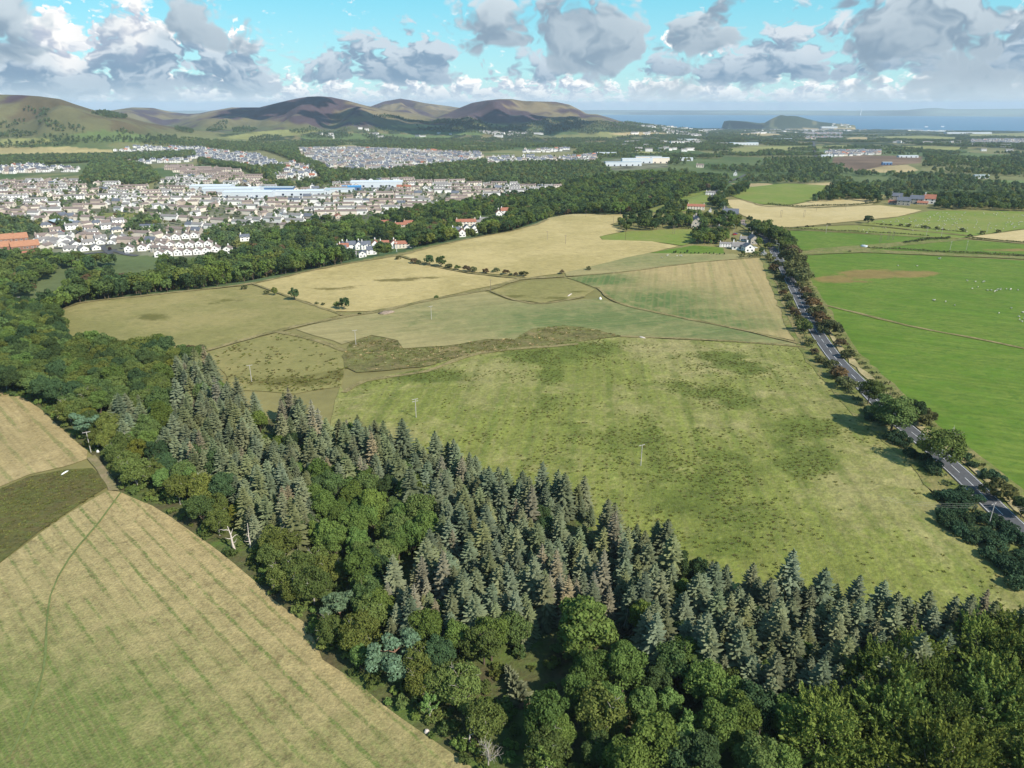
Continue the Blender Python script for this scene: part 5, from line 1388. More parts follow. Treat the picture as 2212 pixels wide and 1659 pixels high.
# a dark clump at the shoulder of the straw field
for p in scatter([(1318, 494), (1345, 480), (1400, 472), (1440, 466), (1495, 474), (1500, 490), (1460, 496), (1400, 500), (1350, 502)], 13):
    plant('clump_tree', ['mid_dark', 'mid_mid', 'mid_olive'][int(rng.integers(3))], p[0], p[1], rng.uniform(.8, 1.15), 'bushy tree in the dark clump at the shoulder of the straw field', 'tree', 'trees in the clump above the straw field')

# ------------------------------------------------------------------ clipped hedges and walls that read as lines
M_HEDGE = ML['hedge']
def hedge(pts, h, w, label, px=True, seed=0):
    l = smooth_line(P(*np.array(pts, float).T)[:, :2], 3) if px else np.asarray(pts)
    L = Leafer(900 + seed); n = normals2(l)
    N_ = min(9000, int(len(l) * 26)); i = L.r.integers(0, len(l), N_)
    u = L.r.uniform(-1, 1, N_); v = L.r.uniform(0, 1, N_)
    x = l[i] + n[i] * (u * w / 2)[:, None] + L.r.normal(size=(N_, 2)) * .8
    z = height(x[:, 0], x[:, 1]) + v ** .6 * h * (1 - .35 * u ** 2) * (1 + .5 * fbm(x[:, 0] / 9, x[:, 1] / 9, seed, 2))
    L.add(np.concatenate([x, z[:, None]], 1), np.stack([u * n[i][:, 0], u * n[i][:, 1], v], 1), .95, 1.3, .7)
    return tag(obj('hedge', L.mesh('hedge', M_HEDGE)), label, 'hedge')
hedge([cf(*q) for q in [(215, 350), (480, 375), (800, 378), (1070, 390)]], 3.5, 4, 'long clipped dark hedge below the villa and its grove', seed=1)
hedge([cf(*q) for q in [(1215, 865), (1400, 858), (1580, 840)]], 4, 5, 'trimmed green hedge along the corner of the striped field by the farmhouse', seed=2)
hedge([c6(*q) for q in [(640, 146), (900, 160), (1200, 175), (1400, 185), (1620, 200)]], 1.3, 1.6, 'long low dark hedge between the far green pasture and the yellowish strip', seed=3)
hedge([c6(*q) for q in [(1270, 275), (1500, 285), (1700, 298), (1900, 305), (2212, 322), (2290, 326)]], 1.6, 3, 'ragged brown hedge along the top of the big bright green pasture', seed=4)
hedge([c6(*q) for q in [(1300, 125), (1450, 142), (1650, 160), (1850, 178)]], .9, 1.4, 'low dark hedge with bushes along the near edge of the sheep pasture', seed=5)
hedge([c3(*q) for q in [(660, 780), (820, 795), (1000, 790), (1190, 785), (1330, 770)]], 2.2, 4, 'hedge round the near side of the green knoll field and the straw field', seed=6)
hedge([c6(*q) for q in [(1480, 245), (1560, 232), (1650, 222), (1750, 216)]], 2, 4, 'scrubby hedge rising between the two middle pastures at the right', seed=7)
hedge([c6(*q) for q in [(1900, 218), (2050, 228), (2212, 240), (2290, 246)]], 1.2, 1.8, 'dark low hedge under the tan field at the right edge', seed=8)

for sg, h_, w_, off_, lab, sd in ((1, 1.7, 2.6, 8.2, 'low tangled hedge all along the left verge of the road', 21), (-1, 1.5, 2.4, 10.5, 'low tangled hedge all along the right verge of the road', 22)):
    l_ = rl + normals2(rl) * (sg * off_)
    hedge(l_[2:], h_, w_, lab, False, sd)
# ------------------------------------------------------------------ houses
M_WHITE_H = plain('white_harling', (.76, .73, .69), .9, .2, .06, .4)
M_CREAM = plain('cream_harling', (.66, .58, .48), .9, .2, .06, .4)
M_BEIGE = plain('beige_harling', (.47, .38, .31), .9, .2, .06, .4)
M_STONE = plain('grey_stone', (.38, .335, .28), .95, .15, .2, .8)
M_BRICK = plain('brown_brick', (.22, .12, .085), .95, .15, .15, .8)
M_TIMBER = plain('dark_timber', (.11, .065, .045), .9, .2, .15, .8)
def roof_mat(name, c):
    m, nt, b, out = new_mat(name)
    b.inputs['Roughness'].default_value = .75
    tc = nt.n('ShaderNodeTexCoord').outputs['Object']
    x, y, z = nt.sep(tc)
    k = nt.ramp(nt.math('SINE', nt.mul(z, 2 * math.pi / .28)), -1, 1, False, .86, 1.08)
    k = nt.mul(k, nt.ramp(nt.noise(tc, .7, 3, .6), .3, .7, False, .85, 1.15))
    nt.link(nt.mix(1.0, c, nt.comb(k, k, k), 'MULTIPLY'), b.inputs['Base Color'])
    return m
R_BROWN = roof_mat('brown_tiles', (.205, .160, .140)); R_SLATE = roof_mat('grey_slates', (.115, .125, .150)); R_RED = roof_mat('red_tiles', (.30, .125, .080))
R_GREY = roof_mat('grey_tiles', (.210, .195, .185)); R_ORANGE = roof_mat('orange_brown_tiles', (.34, .165, .095)); R_METAL = plain('sheet_metal_roof', (.36, .42, .45), .5, .4, .06, .3)
R_WHITE = plain('white_sheet_roof', (.58, .61, .64), .5, .4, .05, .3); R_BLUE = plain('blue_sheet_roof', (.05, .25, .50), .5, .4, .05, .3)
M_GLASS = plain('window_glass', (.018, .022, .030), .12, .5)
M_FRAME = plain('window_frame_white', (.75, .75, .73), .6, .3)
M_DOOR = plain('dark_door', (.06, .045, .045), .6, .3)
M_PANEL = plain('solar_glass', (.012, .016, .035), .15, .5)

def box(x0, x1, y0, y1, z0, z1):
    V = np.array([(x0, y0, z0), (x1, y0, z0), (x1, y1, z0), (x0, y1, z0), (x0, y0, z1), (x1, y0, z1), (x1, y1, z1), (x0, y1, z1)], float)
    F = np.array([(0, 3, 2, 1), (4, 5, 6, 7), (0, 1, 5, 4), (1, 2, 6, 5), (2, 3, 7, 6), (3, 0, 4, 7)])
    return V, F
def join(parts):
    Vs, Fs, o = [], [], 0
    for v, f in parts: Vs.append(v); Fs.append(np.asarray(f) + o); o += len(v)
    return np.concatenate(Vs), Fs
def house_meshes(key, L, W, e, r, wall, roof, hip=0.0):
    """ridge along x; gables face -x and +x. returns the wall and roof meshes"""
    hx, hy = L / 2, W / 2
    V = np.array([(-hx, -hy, -2), (hx, -hy, -2), (hx, hy, -2), (-hx, hy, -2), (-hx, -hy, e), (hx, -hy, e), (hx, hy, e), (-hx, hy, e), (-hx, 0, r - .12), (hx, 0, r - .12)], float)
    Q = [(0, 1, 5, 4), (2, 3, 7, 6), (1, 2, 6, 5), (3, 0, 4, 7)]
    T = [(5, 6, 9), (7, 4, 8)] if not hip else []
    wm = mesh_np(key + '_wall', V, [np.array(Q)] + ([np.array(T)] if T else []), wall)
    ov = .35; sl = (r - e) / hy; t = .16
    ze = e - ov * sl
    xr = hx + ov; xi = max(0.0, xr - hip)
    def slab(dz):
        return [(-xr, -hy - ov, ze + dz), (xr, -hy - ov, ze + dz), (xi, 0, r + dz), (-xi, 0, r + dz), (-xr, hy + ov, ze + dz), (xr, hy + ov, ze + dz)]
    V = np.array(slab(t) + slab(0.0), float)
    Q = [(0, 1, 2, 3), (5, 4, 3, 2), (6, 9, 8, 7), (8, 9, 10, 11), (0, 6, 7, 1), (4, 5, 11, 10)]
    T = [(1, 5, 2), (4, 0, 3), (7, 8, 11), (6, 10, 9)] if hip else []
    if not hip: Q += [(1, 7, 8, 2), (2, 8, 11, 5), (0, 3, 9, 6), (3, 4, 10, 9)]
    else: Q += [(1, 7, 11, 5), (0, 4, 10, 6)]
    rm = mesh_np(key + '_roof', V, [np.array(Q)] + ([np.array(T)] if T else []), roof)
    return wm, rm
def win_mesh(w, h):
    V, F = box(-w / 2, w / 2, -.05, .05, 0, h); return mesh_np('window_pane', V, F, M_GLASS)
def frame_mesh(w, h, t=.12):
    ps = [box(-w / 2 - t, -w / 2 + .002, -.07, .07, -t, h + t), box(w / 2 - .002, w / 2 + t, -.07, .07, -t, h + t), box(-w / 2, w / 2, -.07, .07, -t, .002), box(-w / 2, w / 2, -.07, .07, h - .002, h + t)]
    V, F = join(ps); return mesh_np('window_frame', V, F, M_FRAME)
_wm = {}
def window(parent, x, y, z, w, h, rz):
    k = (w, h)
    if k not in _wm: _wm[k] = (win_mesh(w, h), frame_mesh(w, h))
    f = obj('window', _wm[k][1], parent, (x, y, z), rz)
    obj('pane', _wm[k][0], f, (0, 0, 0))
_cm = {}
def chimney(parent, x, y, z, wall, h=1.5):
    k = (wall.name, h)
    if k not in _cm:
        V, F = join([box(-.45, .45, -.6, .6, -1.2, h), box(-.55, .55, -.7, .7, h, h + .15), box(-.3, -.06, -.15, .15, h + .15, h + .6), box(.06, .3, -.15, .15, h + .15, h + .6)])
        _cm[k] = mesh_np('chimney', V, F, wall)
    obj('chimney', _cm[k], parent, (x, y, z))
_hm = {}
HSPEC = {   # length along ridge, width, eaves, ridge, wall, roof, hip
 'gable_white_brown': (10, 8.4, 4.6, 7.2, M_WHITE_H, R_BROWN, 0), 'gable_white_grey': (10, 8.2, 4.4, 7.0, M_WHITE_H, R_SLATE, 0),
 'bungalow_white': (13, 9, 2.7, 5.6, M_WHITE_H, R_GREY, 0), 'bungalow_hip': (14, 10, 2.8, 6.0, M_CREAM, R_SLATE, 5.0), 'bungalow_pink': (13, 9, 2.7, 5.4, M_BEIGE, R_BROWN, 0),
 'semi_cream': (15, 8, 5.0, 7.2, M_CREAM, R_BROWN, 0), 'semi_white': (15, 8, 5.0, 7.2, M_WHITE_H, R_GREY, 0), 'semi_beige': (15, 8, 5.0, 7.2, M_BEIGE, R_BROWN, 0), 'semi_stone': (13, 8, 5.2, 8.6, M_STONE, R_SLATE, 0),
 'terrace_cream': (30, 8, 5.2, 7.4, M_CREAM, R_BROWN, 0), 'terrace_white': (30, 8, 5.2, 7.4, M_WHITE_H, R_GREY, 0), 'terrace_beige': (34, 8, 5.2, 7.4, M_BEIGE, R_BROWN, 0), 'terrace_red': (26, 8, 5.2, 8.4, M_CREAM, R_RED, 0),
 'new_white_slate': (11, 8, 5.2, 9.0, M_WHITE_H, R_SLATE, 0), 'new_white_red': (11, 8, 5.2, 9.0, M_WHITE_H, R_RED, 0), 'brick_orange': (14, 10, 3.6, 8.6, M_BRICK, R_ORANGE, 0), 'red_bungalow': (16, 9, 2.6, 5.2, M_BEIGE, R_RED, 0),
}
def house(kind, x, y, rz, label, group=None, full=True, name='house', s=1.0):
    L, W, e_, r_, wall, roof, hip = HSPEC[kind]
    if kind not in _hm: _hm[kind] = house_meshes(kind, *HSPEC[kind])
    z = float(height(x, y)) + .25
    E = bpy.data.objects.new(name, None); COL.objects.link(E)
    E.location = (x, y, z); E.rotation_euler = (0, 0, rz); E.scale = (s, s, s)
    tag(E, label, 'house', group)
    obj('wall', _hm[kind][0], E); obj('roof', _hm[kind][1], E)
    cx = L / 2 - 1.2 if not hip else 1.0
    chimney(E, cx, 0, r_, wall)
    if L > 20: chimney(E, -cx, 0, r_, wall)
    if not full: return E
    two = e_ > 4
    # gable windows on both ends, and rows on the long sides
    for sg in (-1, 1):
        rzw = math.pi / 2
        for yy in ((-1.9, 1.9) if W > 7 else (0,)):
            window(E, sg * (L / 2 + .01), yy, .9, 1.5, 1.3, rzw)
        if two: window(E, sg * (L / 2 + .01), 0, 3.6, 1.6, 1.3, rzw)
    n = max(2, int(L / 4))
    for sg in (-1, 1):
        for k in range(n):
            xx = -L / 2 + (k + .5) * L / n
            if sg == -1 and k == n // 2:
                V, F = box(-.5, .5, -.06, .06, 0, 2.1)
                if 'door' not in _wm: _wm['door'] = mesh_np('door', V, F, M_DOOR)
                obj('door', _wm['door'], E, (xx, sg * (W / 2 + .01), 0))
                continue
            window(E, xx, sg * (W / 2 + .01), .9, 1.5, 1.3, 0)
            if two: window(E, xx, sg * (W / 2 + .01), 3.4, 1.4, 1.2, 0)
    return E
def at(xy):
    w = P([xy[0]], [xy[1]])[0]; return float(w[0]), float(w[1])
def facing(x, y, turn=0.0):
    """yaw that turns a gable (local -x) towards the viewer's side of the valley"""
    return math.atan2(y, x) + turn
placed = []
VIS = []
def put(kind, xy, label, group=None, turn=0.0, side=False, full=True, name='house', s=1.0):
    x, y = at(xy); placed.append((x, y, 7.5)); VIS.append((xy[0], xy[1], math.hypot(x, y)))
    return house(kind, x, y, facing(x, y, turn) + (math.pi / 2 if side else 0), label, group, full, name, s)

G1 = 'white gabled houses in the rows nearest the wooded valley'
for i, q in enumerate([(808, 142), (890, 135), (945, 127), (1005, 120), (1065, 116), (1125, 117), (1185, 115), (1245, 112), (1300, 110)]):
    put('gable_white_brown', c4(*q), 'white gable-fronted house in the middle of the three rows above the valley trees', 'white gabled houses, middle row above the valley', -.25)
for i, q in enumerate([(995, 172), (1055, 167), (1115, 163), (1175, 160), (1235, 157), (1290, 152), (1345, 142), (1420, 148)]):
    put('gable_white_brown', c4(*q), 'white gable-fronted house in the front of the three rows above the valley trees', 'white gabled houses, front row above the valley', -.25)
for i, q in enumerate([(1040, 72), (1100, 65), (1160, 60), (1215, 55)]):
    put('gable_white_brown', c4(*q), 'white gable-fronted house in the back of the three rows above the valley trees', 'white gabled houses, back row above the valley', -.25)
for q, k, lab, sd in [((100, 760), 'brick_orange', 'upper left brown brick house with orange tiled roof at the left edge of town', True), ((365, 740), 'brick_orange', 'upper right brown brick house with orange tiled roof at the left edge of town', True), ((90, 895), 'brick_orange', 'brick house with orange roof at the lower left corner of the brick group', True),
                      ((330, 890), 'brick_orange', 'brick house with orange roof in the middle of the lower row of the brick group', True), ((560, 870), 'brick_orange', 'brick house with orange roof at the right end of the lower brick row', True), ((500, 1010), 'red_bungalow', 'long red-roofed bungalow among the trees just below the brick houses', True)]:
    put(k, ct(*q), lab, None, .1, sd, s=1.05)
for i, q in enumerate([(650, 770), (770, 760), (950, 760), (1180, 750), (1240, 910), (1450, 910), (1670, 890), (880, 830), (1130, 830), (1310, 830), (1540, 800), (1770, 790), (1980, 790), (1750, 720), (1990, 715), (2130, 710)]):
    put('bungalow_white', ct(*q), 'low white bungalow in the streets just right of the brick houses', 'white bungalows right of the brick houses', [-.4, .2, .1, -.2][i % 4], i % 3 == 1)
for i, q in enumerate([(800, 500), (960, 580), (1250, 540), (1040, 660), (1560, 540), (1600, 640), (1690, 460), (1850, 450), (2060, 440), (2040, 580), (720, 690), (1870, 530), (1340, 470)]):
    put(['bungalow_hip', 'bungalow_pink', 'semi_white'][i % 3], ct(*q), 'pale house with a grey or brown roof in the streets behind the white bungalows', 'houses behind the white bungalows', .15, True)
x, y = at(ct(1050, 460))
# the zigzag-roofed hall
hall = bpy.data.objects.new('community_hall', None); COL.objects.link(hall); hall.location = (x, y, float(height(x, y)) + .2); hall.rotation_euler = (0, 0, -.15)
tag(hall, 'low dark hall with a pale folded zigzag roof, near the playing field in town', 'hall'); placed.append((x, y, 16))
V, F = box(-16, 16, -7, 7, -2, 3.6); obj('wall', mesh_np('hall_wall', V, F, M_TIMBER), hall)
zz = [(-18, 4), (-9, 6.4), (-1, 4), (8, 6.2), (17, 3.8)]
V = np.array([(a, b, c + dz) for dz in (0, .25) for a, c in zz for b in (-8.5, 8.5)]); F = []
for k in range(4): i = 2 * k; F += [(i, i + 1, i + 3, i + 2), (i + 10, i + 12, i + 13, i + 11), (i, i + 2, i + 12, i + 10), (i + 1, i + 11, i + 13, i + 3)]
obj('roof', mesh_np('folded_roof', V, np.array(F), R_METAL), hall)

CL = [((400, 450), 'new_white_slate', False, 'white slate-roofed house leftmost at the back of the small estate'), ((420, 480), 'new_white_red', True, 'white house with a red gable before the leftmost house of the small estate'), ((545, 440), 'new_white_slate', True, 'second white slate-roofed house from the left in the back row of the small estate'), ((680, 440), 'new_white_slate', False, 'white house with a tall pointed gable in the back row of the small estate'),
      ((805, 440), 'new_white_slate', True, 'third slate-roofed white house, right of the tall pointed gable, in the small estate'), ((965, 420), 'new_white_red', False, 'left red-roofed white gable in the back row of the small estate'), ((1125, 430), 'new_white_red', True, 'big cream house with a wide red roof in the back row of the small estate'), ((1290, 420), 'new_white_red', False, 'narrow white gable with red roof right of the big cream house'),
      ((380, 520), 'new_white_slate', True, 'white house with slate roof at the front left of the small estate'), ((540, 570), 'bungalow_white', True, 'low white house with long slate roof at the front of the small estate'), ((745, 580), 'gable_white_grey', False, 'white gable end at the front of the small estate'), ((900, 530), 'new_white_slate', True, 'tall slate-roofed house with a dark roof light facing the straw field')]
for q, k, sd, lab in CL: put(k, ch(*q), lab, None, 0, sd, s=.95)
put('terrace_red', ch(1490, 420), 'long low red-roofed row at the right end of the small estate', None, 0, True, s=.9)
for q, k, sd, lab in [((785, 985), 'new_white_slate', True, 'leftmost white slate-roofed house in the valley cluster right of the pines'), ((820, 995), 'new_white_red', False, 'white house with a red roof at the front of the valley cluster'), ((850, 968), 'new_white_slate', False, 'white gable in the middle of the valley cluster'), ((898, 970), 'new_white_slate', False, 'rightmost white slate-roofed gable of the valley cluster'),
                      ((845, 930), 'terrace_red', True, 'long red-roofed row behind the white valley cluster'), ((920, 922), 'bungalow_white', True, 'pale grey-roofed bungalow right of the red-roofed row in the valley'), ((960, 905), 'bungalow_white', True, 'upper pale bungalow right of the red-roofed row in the valley'), ((1048, 872), 'new_white_red', False, 'lower left white house with a red roof among the trees above the straw field'), ((1085, 858), 'new_white_red', True, 'upper right white house with a red roof among the trees above the straw field'),
                      ((345, 920), 'red_bungalow', True, 'left one of the red-roofed bungalows among trees at the lower edge of town'), ((440, 935), 'red_bungalow', True, 'middle red-roofed bungalow among trees at the lower edge of town'), ((495, 922), 'red_bungalow', True, 'right one of the red-roofed bungalows among trees at the lower edge of town'), ((50, 880), 'red_bungalow', False, 'big house with a broad red hipped roof at the lower edge of town')]:
    put(k, c2(*q), lab, None, .1, sd)
for q, k, sd, lab, s in [((1525, 75), 'gable_white_grey', True, 'white house half hidden in the valley trees above the right end of the gabled rows', 1.1), ((120, 460), 'bungalow_white', True, 'small white cottage among the trees at the far left', .8), ((225, 490), 'semi_white', True, 'low grey-roofed shed house at the left edge of the olive pasture', .5)]:
    put(k, c4(*q), lab, None, 0, sd, s=s)
# the farm and villas at the head of the road
for q, k, sd, lab, s, tn in [((1345, 750), 'gable_white_grey', False, 'white farmhouse gable with slate roof facing the striped field', 1.0, .35), ((1200, 710), 'bungalow_white', True, 'low white wing with a long slate roof joined to the farmhouse gable', 1.05, .1), ((1010, 672), 'terrace_white', True, 'long shed with a pale sheet roof left of the white farmhouse', .55, .15), ((1430, 610), 'semi_stone', False, 'stone house with two chimneys behind the white farmhouse', .9, .3), ((1290, 565), 'bungalow_white', True, 'small white cottage with dark roof behind the farmhouse grove', .7, .1),
                            ((450, 320), 'semi_stone', False, 'tall gabled villa of pale stone standing in trees above the farmhouse', 1.25, .2), ((410, 325), 'semi_stone', False, 'left gable block of the pale stone villa in the trees', 1.1, .2), ((1030, 185), 'semi_stone', True, 'grey-roofed house with a white dormer above the villa grove', 1.3, .1), ((1215, 270), 'semi_beige', True, 'brownish cottage beside the bend of the road above the grove', .6, 0), ((840, 365), 'bungalow_white', False, 'small white cottage behind the long clipped hedge', .6, 0), ((1620, 820), 'bungalow_white', False, 'white garage by the road at the corner of the striped field', .5, 0), ((690, 60), 'terrace_white', False, 'grey roof of the cottage row beside the road at the far bend', .4, 0)]:
    put(k, cf(*q), lab, None, tn, sd, s=s)
for q, k, sd, lab, s in [((215, 812), 'terrace_red', True, 'long red-roofed row among trees left of the far road bend', .8), ((300, 724), 'semi_white', True, 'white-walled cottage by the road below the green knoll', .8), ((455, 605), 'new_white_slate', False, 'lone small white house against the dark woods above the knoll', 1.0), ((240, 555), 'semi_cream', True, 'pale house in the woods left of the bright green field', 1.2), ((315, 715), 'bungalow_white', True, 'low pale shed beside the cottage under the knoll', .7)]:
    put(k, c3(*q), lab, None, 0, sd, s=s)
for q, k, sd, lab, s in [((585, 335), 'red_bungalow', True, 'leftmost orange-roofed steading building beside the far straw field', 1.0), ((690, 345), 'semi_stone', True, 'slate-roofed steading range right of the leftmost orange roof', 1.2), ((600, 280), 'semi_stone', True, 'grey farmhouse at the back left of the steading', 1.1), ((770, 320), 'red_bungalow', True, 'small orange roof in the middle of the steading', .6), ((852, 325), 'semi_stone', True, 'tall stone barn with slate roof in the steading', 1.25), ((930, 335), 'red_bungalow', True, 'orange-roofed cottage right of the tall stone barn', .8), ((1010, 325), 'new_white_red', True, 'white house with bright red roof at the right end of the steading', 1.3), ((705, 300), 'terrace_white', True, 'pale sheet-roofed shed behind the steading', .5)]:
    put(k, cg(*q), lab, None, 0, sd, s=s)

# ------------------------------------------------------------------ the town: rows of houses
pl = np.array([(a, b) for a, b, c in placed])
WOODS_IN_TOWN = [[(174, 404), (200, 352), (290, 354), (322, 365), (347, 392), (300, 404), (240, 392)], [(560, 398), (620, 396), (640, 404), (600, 412)], [(270, 500), (300, 470), (345, 475), (350, 500), (320, 512)], [(110, 475), (175, 480), (180, 505), (120, 512)], [(0, 478), (60, 480), (100, 500), (60, 522), (-40, 522)], [(380, 520), (470, 500), (560, 492), (560, 520), (510, 545), (440, 540)]]
rows = []
STY = {
 'bulk': dict(kinds=['semi_cream', 'semi_white', 'semi_beige', 'terrace_cream', 'terrace_white', 'semi_stone', 'gable_white_grey', 'bungalow_white', 'terrace_beige', 'terrace_red'], p=[.20, .22, .09, .16, .15, .04, .05, .05, .03, .01], row=37, ang=[-.06, .24, .04, -.26]),
 'terrace': dict(kinds=['terrace_beige', 'terrace_cream', 'semi_beige'], p=[.4, .4, .2], row=42, ang=[.02]),
 'estate': dict(kinds=['new_white_slate', 'new_white_red', 'semi_white'], p=[.6, .04, .36], row=38, ang=[.15, -.1]),
 'estate2': dict(kinds=['new_white_slate', 'new_white_red', 'semi_cream', 'terrace_white'], p=[.45, .03, .27, .25], row=39, ang=[.05, -.1]),
}
DEF = dict(kinds=['new_white_slate', 'semi_white', 'semi_cream', 'new_white_red'], p=[.4, .32, .22, .06], row=34, ang=[.05, -.1])
def town_rows(poly, st, dens=.95):
    pw = P(*np.array(poly, float).T)[:, :2]
    c0 = pw.mean(0); R_ = np.linalg.norm(pw - c0, axis=1).max()
    res = []
    base = st['ang'][0]
    for bi, ang in enumerate(st['ang']):
        ca, sa = math.cos(ang), math.sin(ang)
        for v in np.arange(-R_, R_, st['row']):
            u = -R_ + rng.uniform(0, 20)
            while u < R_:
                k = rng.choice(len(st['kinds']), p=st['p']); kd = st['kinds'][k]; L = HSPEC[kd][0]
                u += L / 2 + rng.uniform(.8, 3.5)
                q = c0 + np.array([ca * u - sa * v, sa * u + ca * v]) + rng.normal(size=2) * 1.0
                u += L / 2
                if rng.uniform() > dens: u += rng.uniform(6, 16); continue
                # which street pattern rules here
                blk = int((vnoise(np.array([q[0] / 190.]), np.array([q[1] / 260.]), 77)[0] + .5) * .999 * len(st['ang']))
                if blk != bi: continue
                res.append((kd, q[0], q[1], ang + rng.normal() * .05 + (math.pi / 2 if L < 16 and rng.uniform() < .40 else 0)))
    if not res: return res
    xy = np.array([(r[1], r[2]) for r in res])
    z = height(xy[:, 0], xy[:, 1]); px, py = to_pix(xy[:, 0], xy[:, 1], z)
    m = inside(xy[:, 0], xy[:, 1], pw)
    for e in WOODS_IN_TOWN + PARKS + SHEDS_AREA: m &= ~inside(px, py, e)
    m &= (px > -60) & (px < 2270)
    for i in np.nonzero(m)[0]:
        if np.min(np.hypot(pl[:, 0] - xy[i, 0], pl[:, 1] - xy[i, 1])) < 13: m[i] = False
    return [r for r, k in zip(res, m) if k]
town = []
for nm, poly in TOWNS.items():
    if nm == 'campus': continue
    town += town_rows(poly, STY.get(nm, DEF), .9 if nm in STY else .75)
town.sort(key=lambda r: math.hypot(r[1], r[2]))
NAMED = 300 - len(placed)
print('houses named', len(placed), 'town', len(town))
WN = {M_WHITE_H: 'white', M_CREAM: 'cream', M_BEIGE: 'beige', M_STONE: 'stone', M_BRICK: 'brick'}
RN = {R_BROWN: 'brown tiled', R_SLATE: 'slate', R_RED: 'red tiled', R_GREY: 'grey tiled', R_ORANGE: 'orange tiled'}
for kd, x, y, a in town[:NAMED]:
    sp = HSPEC[kd]; what = 'terrace' if sp[0] > 20 else ('bungalow' if sp[2] < 3 else 'house')
    lab = f"{WN[sp[4]]} {what} with a {RN[sp[5]]} roof in the near streets of the town"
    house(kd, x, y, a, lab, lab.replace(what, what + 's', 1), math.hypot(x, y) < 900)
# the rest of the town, too far off to pick apart
def joined_houses(name, lst, label):
    VA, FA, CA, o = [], [], [], 0
    VT, FT_, CT = [], [], []
    V_all, Q_all, T_all, C_all = [], [], [], []
    for kd, x, y, a, *s in lst:
        L, W, e_, r_, wall, roof, hip = HSPEC[kd]
        k = s[0] if s else 1.0
        L, W, e_, r_ = L * k, W * k, e_ * k, r_ * k
        wc = np.array(wall['c']) * rng.uniform(.9, 1.08); rc = np.array(roof['c']) * rng.uniform(.8, 1.25)
        hx, hy, ov = L / 2, W / 2, .3
        v = np.array([(-hx, -hy, -3), (hx, -hy, -3), (hx, hy, -3), (-hx, hy, -3), (-hx, -hy, e_), (hx, -hy, e_), (hx, hy, e_), (-hx, hy, e_), (-hx, 0, r_), (hx, 0, r_),
                      (-hx - ov, -hy - ov, e_ - .1), (hx + ov, -hy - ov, e_ - .1), (hx + ov, 0, r_ + .12), (-hx - ov, 0, r_ + .12), (-hx - ov, hy + ov, e_ - .1), (hx + ov, hy + ov, e_ - .1), (hx + ov, 0, r_ + .12), (-hx - ov, 0, r_ + .12),
                      (hx - 1.6, -.5, r_ - 1), (hx - .8, -.5, r_ - 1), (hx - .8, .5, r_ - 1), (hx - 1.6, .5, r_ - 1), (hx - 1.6, -.5, r_ + 1.2), (hx - .8, -.5, r_ + 1.2), (hx - .8, .5, r_ + 1.2), (hx - 1.6, .5, r_ + 1.2)])
        q = [(0, 1, 5, 4), (1, 2, 6, 5), (2, 3, 7, 6), (3, 0, 4, 7), (10, 11, 12, 13), (15, 14, 17, 16), (18, 19, 23, 22), (19, 20, 24, 23), (20, 21, 25, 24), (21, 18, 22, 25), (22, 23, 24, 25)]
        t = [(5, 6, 9), (7, 4, 8)]
        c = np.concatenate([np.tile(wc, (10, 1)), np.tile(rc, (8, 1)), np.tile(wc * .9, (8, 1))])
        # window bands
        nb = 10 + 16
        for zz in ((1.0,) if e_ < 4 else (1.0, 3.6)):
            for sg in (-1, 1):
                n = max(2, int(L / 4.5))
                for j in range(n):
                    xx = -hx + (j + .5) * L / n; b0 = len(v)
                    yy = sg * (hy + .03)
                    v = np.concatenate([v, [(xx - .75, yy, zz), (xx + .75, yy, zz), (xx + .75, yy, zz + 1.3), (xx - .75, yy, zz + 1.3)]])
                    q.append((b0, b0 + 1, b0 + 2, b0 + 3) if sg < 0 else (b0 + 1, b0, b0 + 3, b0 + 2)); c = np.concatenate([c, np.tile((.03, .035, .045), (4, 1))])
                b0 = len(v); xx = sg * (hx + .03)
                v = np.concatenate([v, [(xx, -.9, zz), (xx, .9, zz), (xx, .9, zz + 1.3), (xx, -.9, zz + 1.3)]])
                q.append((b0, b0 + 1, b0 + 2, b0 + 3) if sg > 0 else (b0 + 1, b0, b0 + 3, b0 + 2)); c = np.concatenate([c, np.tile((.03, .035, .045), (4, 1))])
        ca, sa = math.cos(a), math.sin(a)
        w = np.stack([x + v[:, 0] * ca - v[:, 1] * sa, y + v[:, 0] * sa + v[:, 1] * ca, v[:, 2]], 1)
        V_all.append(w); Q_all.append(np.array(q) + o); T_all.append(np.array(t) + o); C_all.append(c); o += len(w)
        lst_z.append((len(w), x, y))
    V = np.concatenate(V_all)
    zz = height(np.array([l[1] for l in lst_z]), np.array([l[2] for l in lst_z]))
    V[:, 2] += np.repeat(zz, [l[0] for l in lst_z])
    lst_z.clear()
    m, nt, b, out = new_mat(name)
    nt.link(nt.attr('paint', 'Color'), b.inputs['Base Color'])
    me = mesh_np(name, V, [np.concatenate(Q_all), np.concatenate(T_all)], m)
    cattr(me, 'paint', np.concatenate(C_all))
    return stuff(obj(name, me), label, 'houses')
lst_z = []
for m_, c_ in ((M_WHITE_H, (.76, .73, .69)), (M_CREAM, (.66, .58, .48)), (M_BEIGE, (.47, .38, .31)), (M_STONE, (.38, .335, .28)), (M_BRICK, (.22, .12, .085)), (R_BROWN, (.205, .16, .14)), (R_SLATE, (.115, .125, .15)), (R_RED, (.30, .125, .08)), (R_GREY, (.21, .195, .185)), (R_ORANGE, (.34, .165, .095))):
    m_['c'] = c_
rest = town[NAMED:]
joined_houses('town_houses', rest, 'pale houses with brown and grey roofs packed across the town')
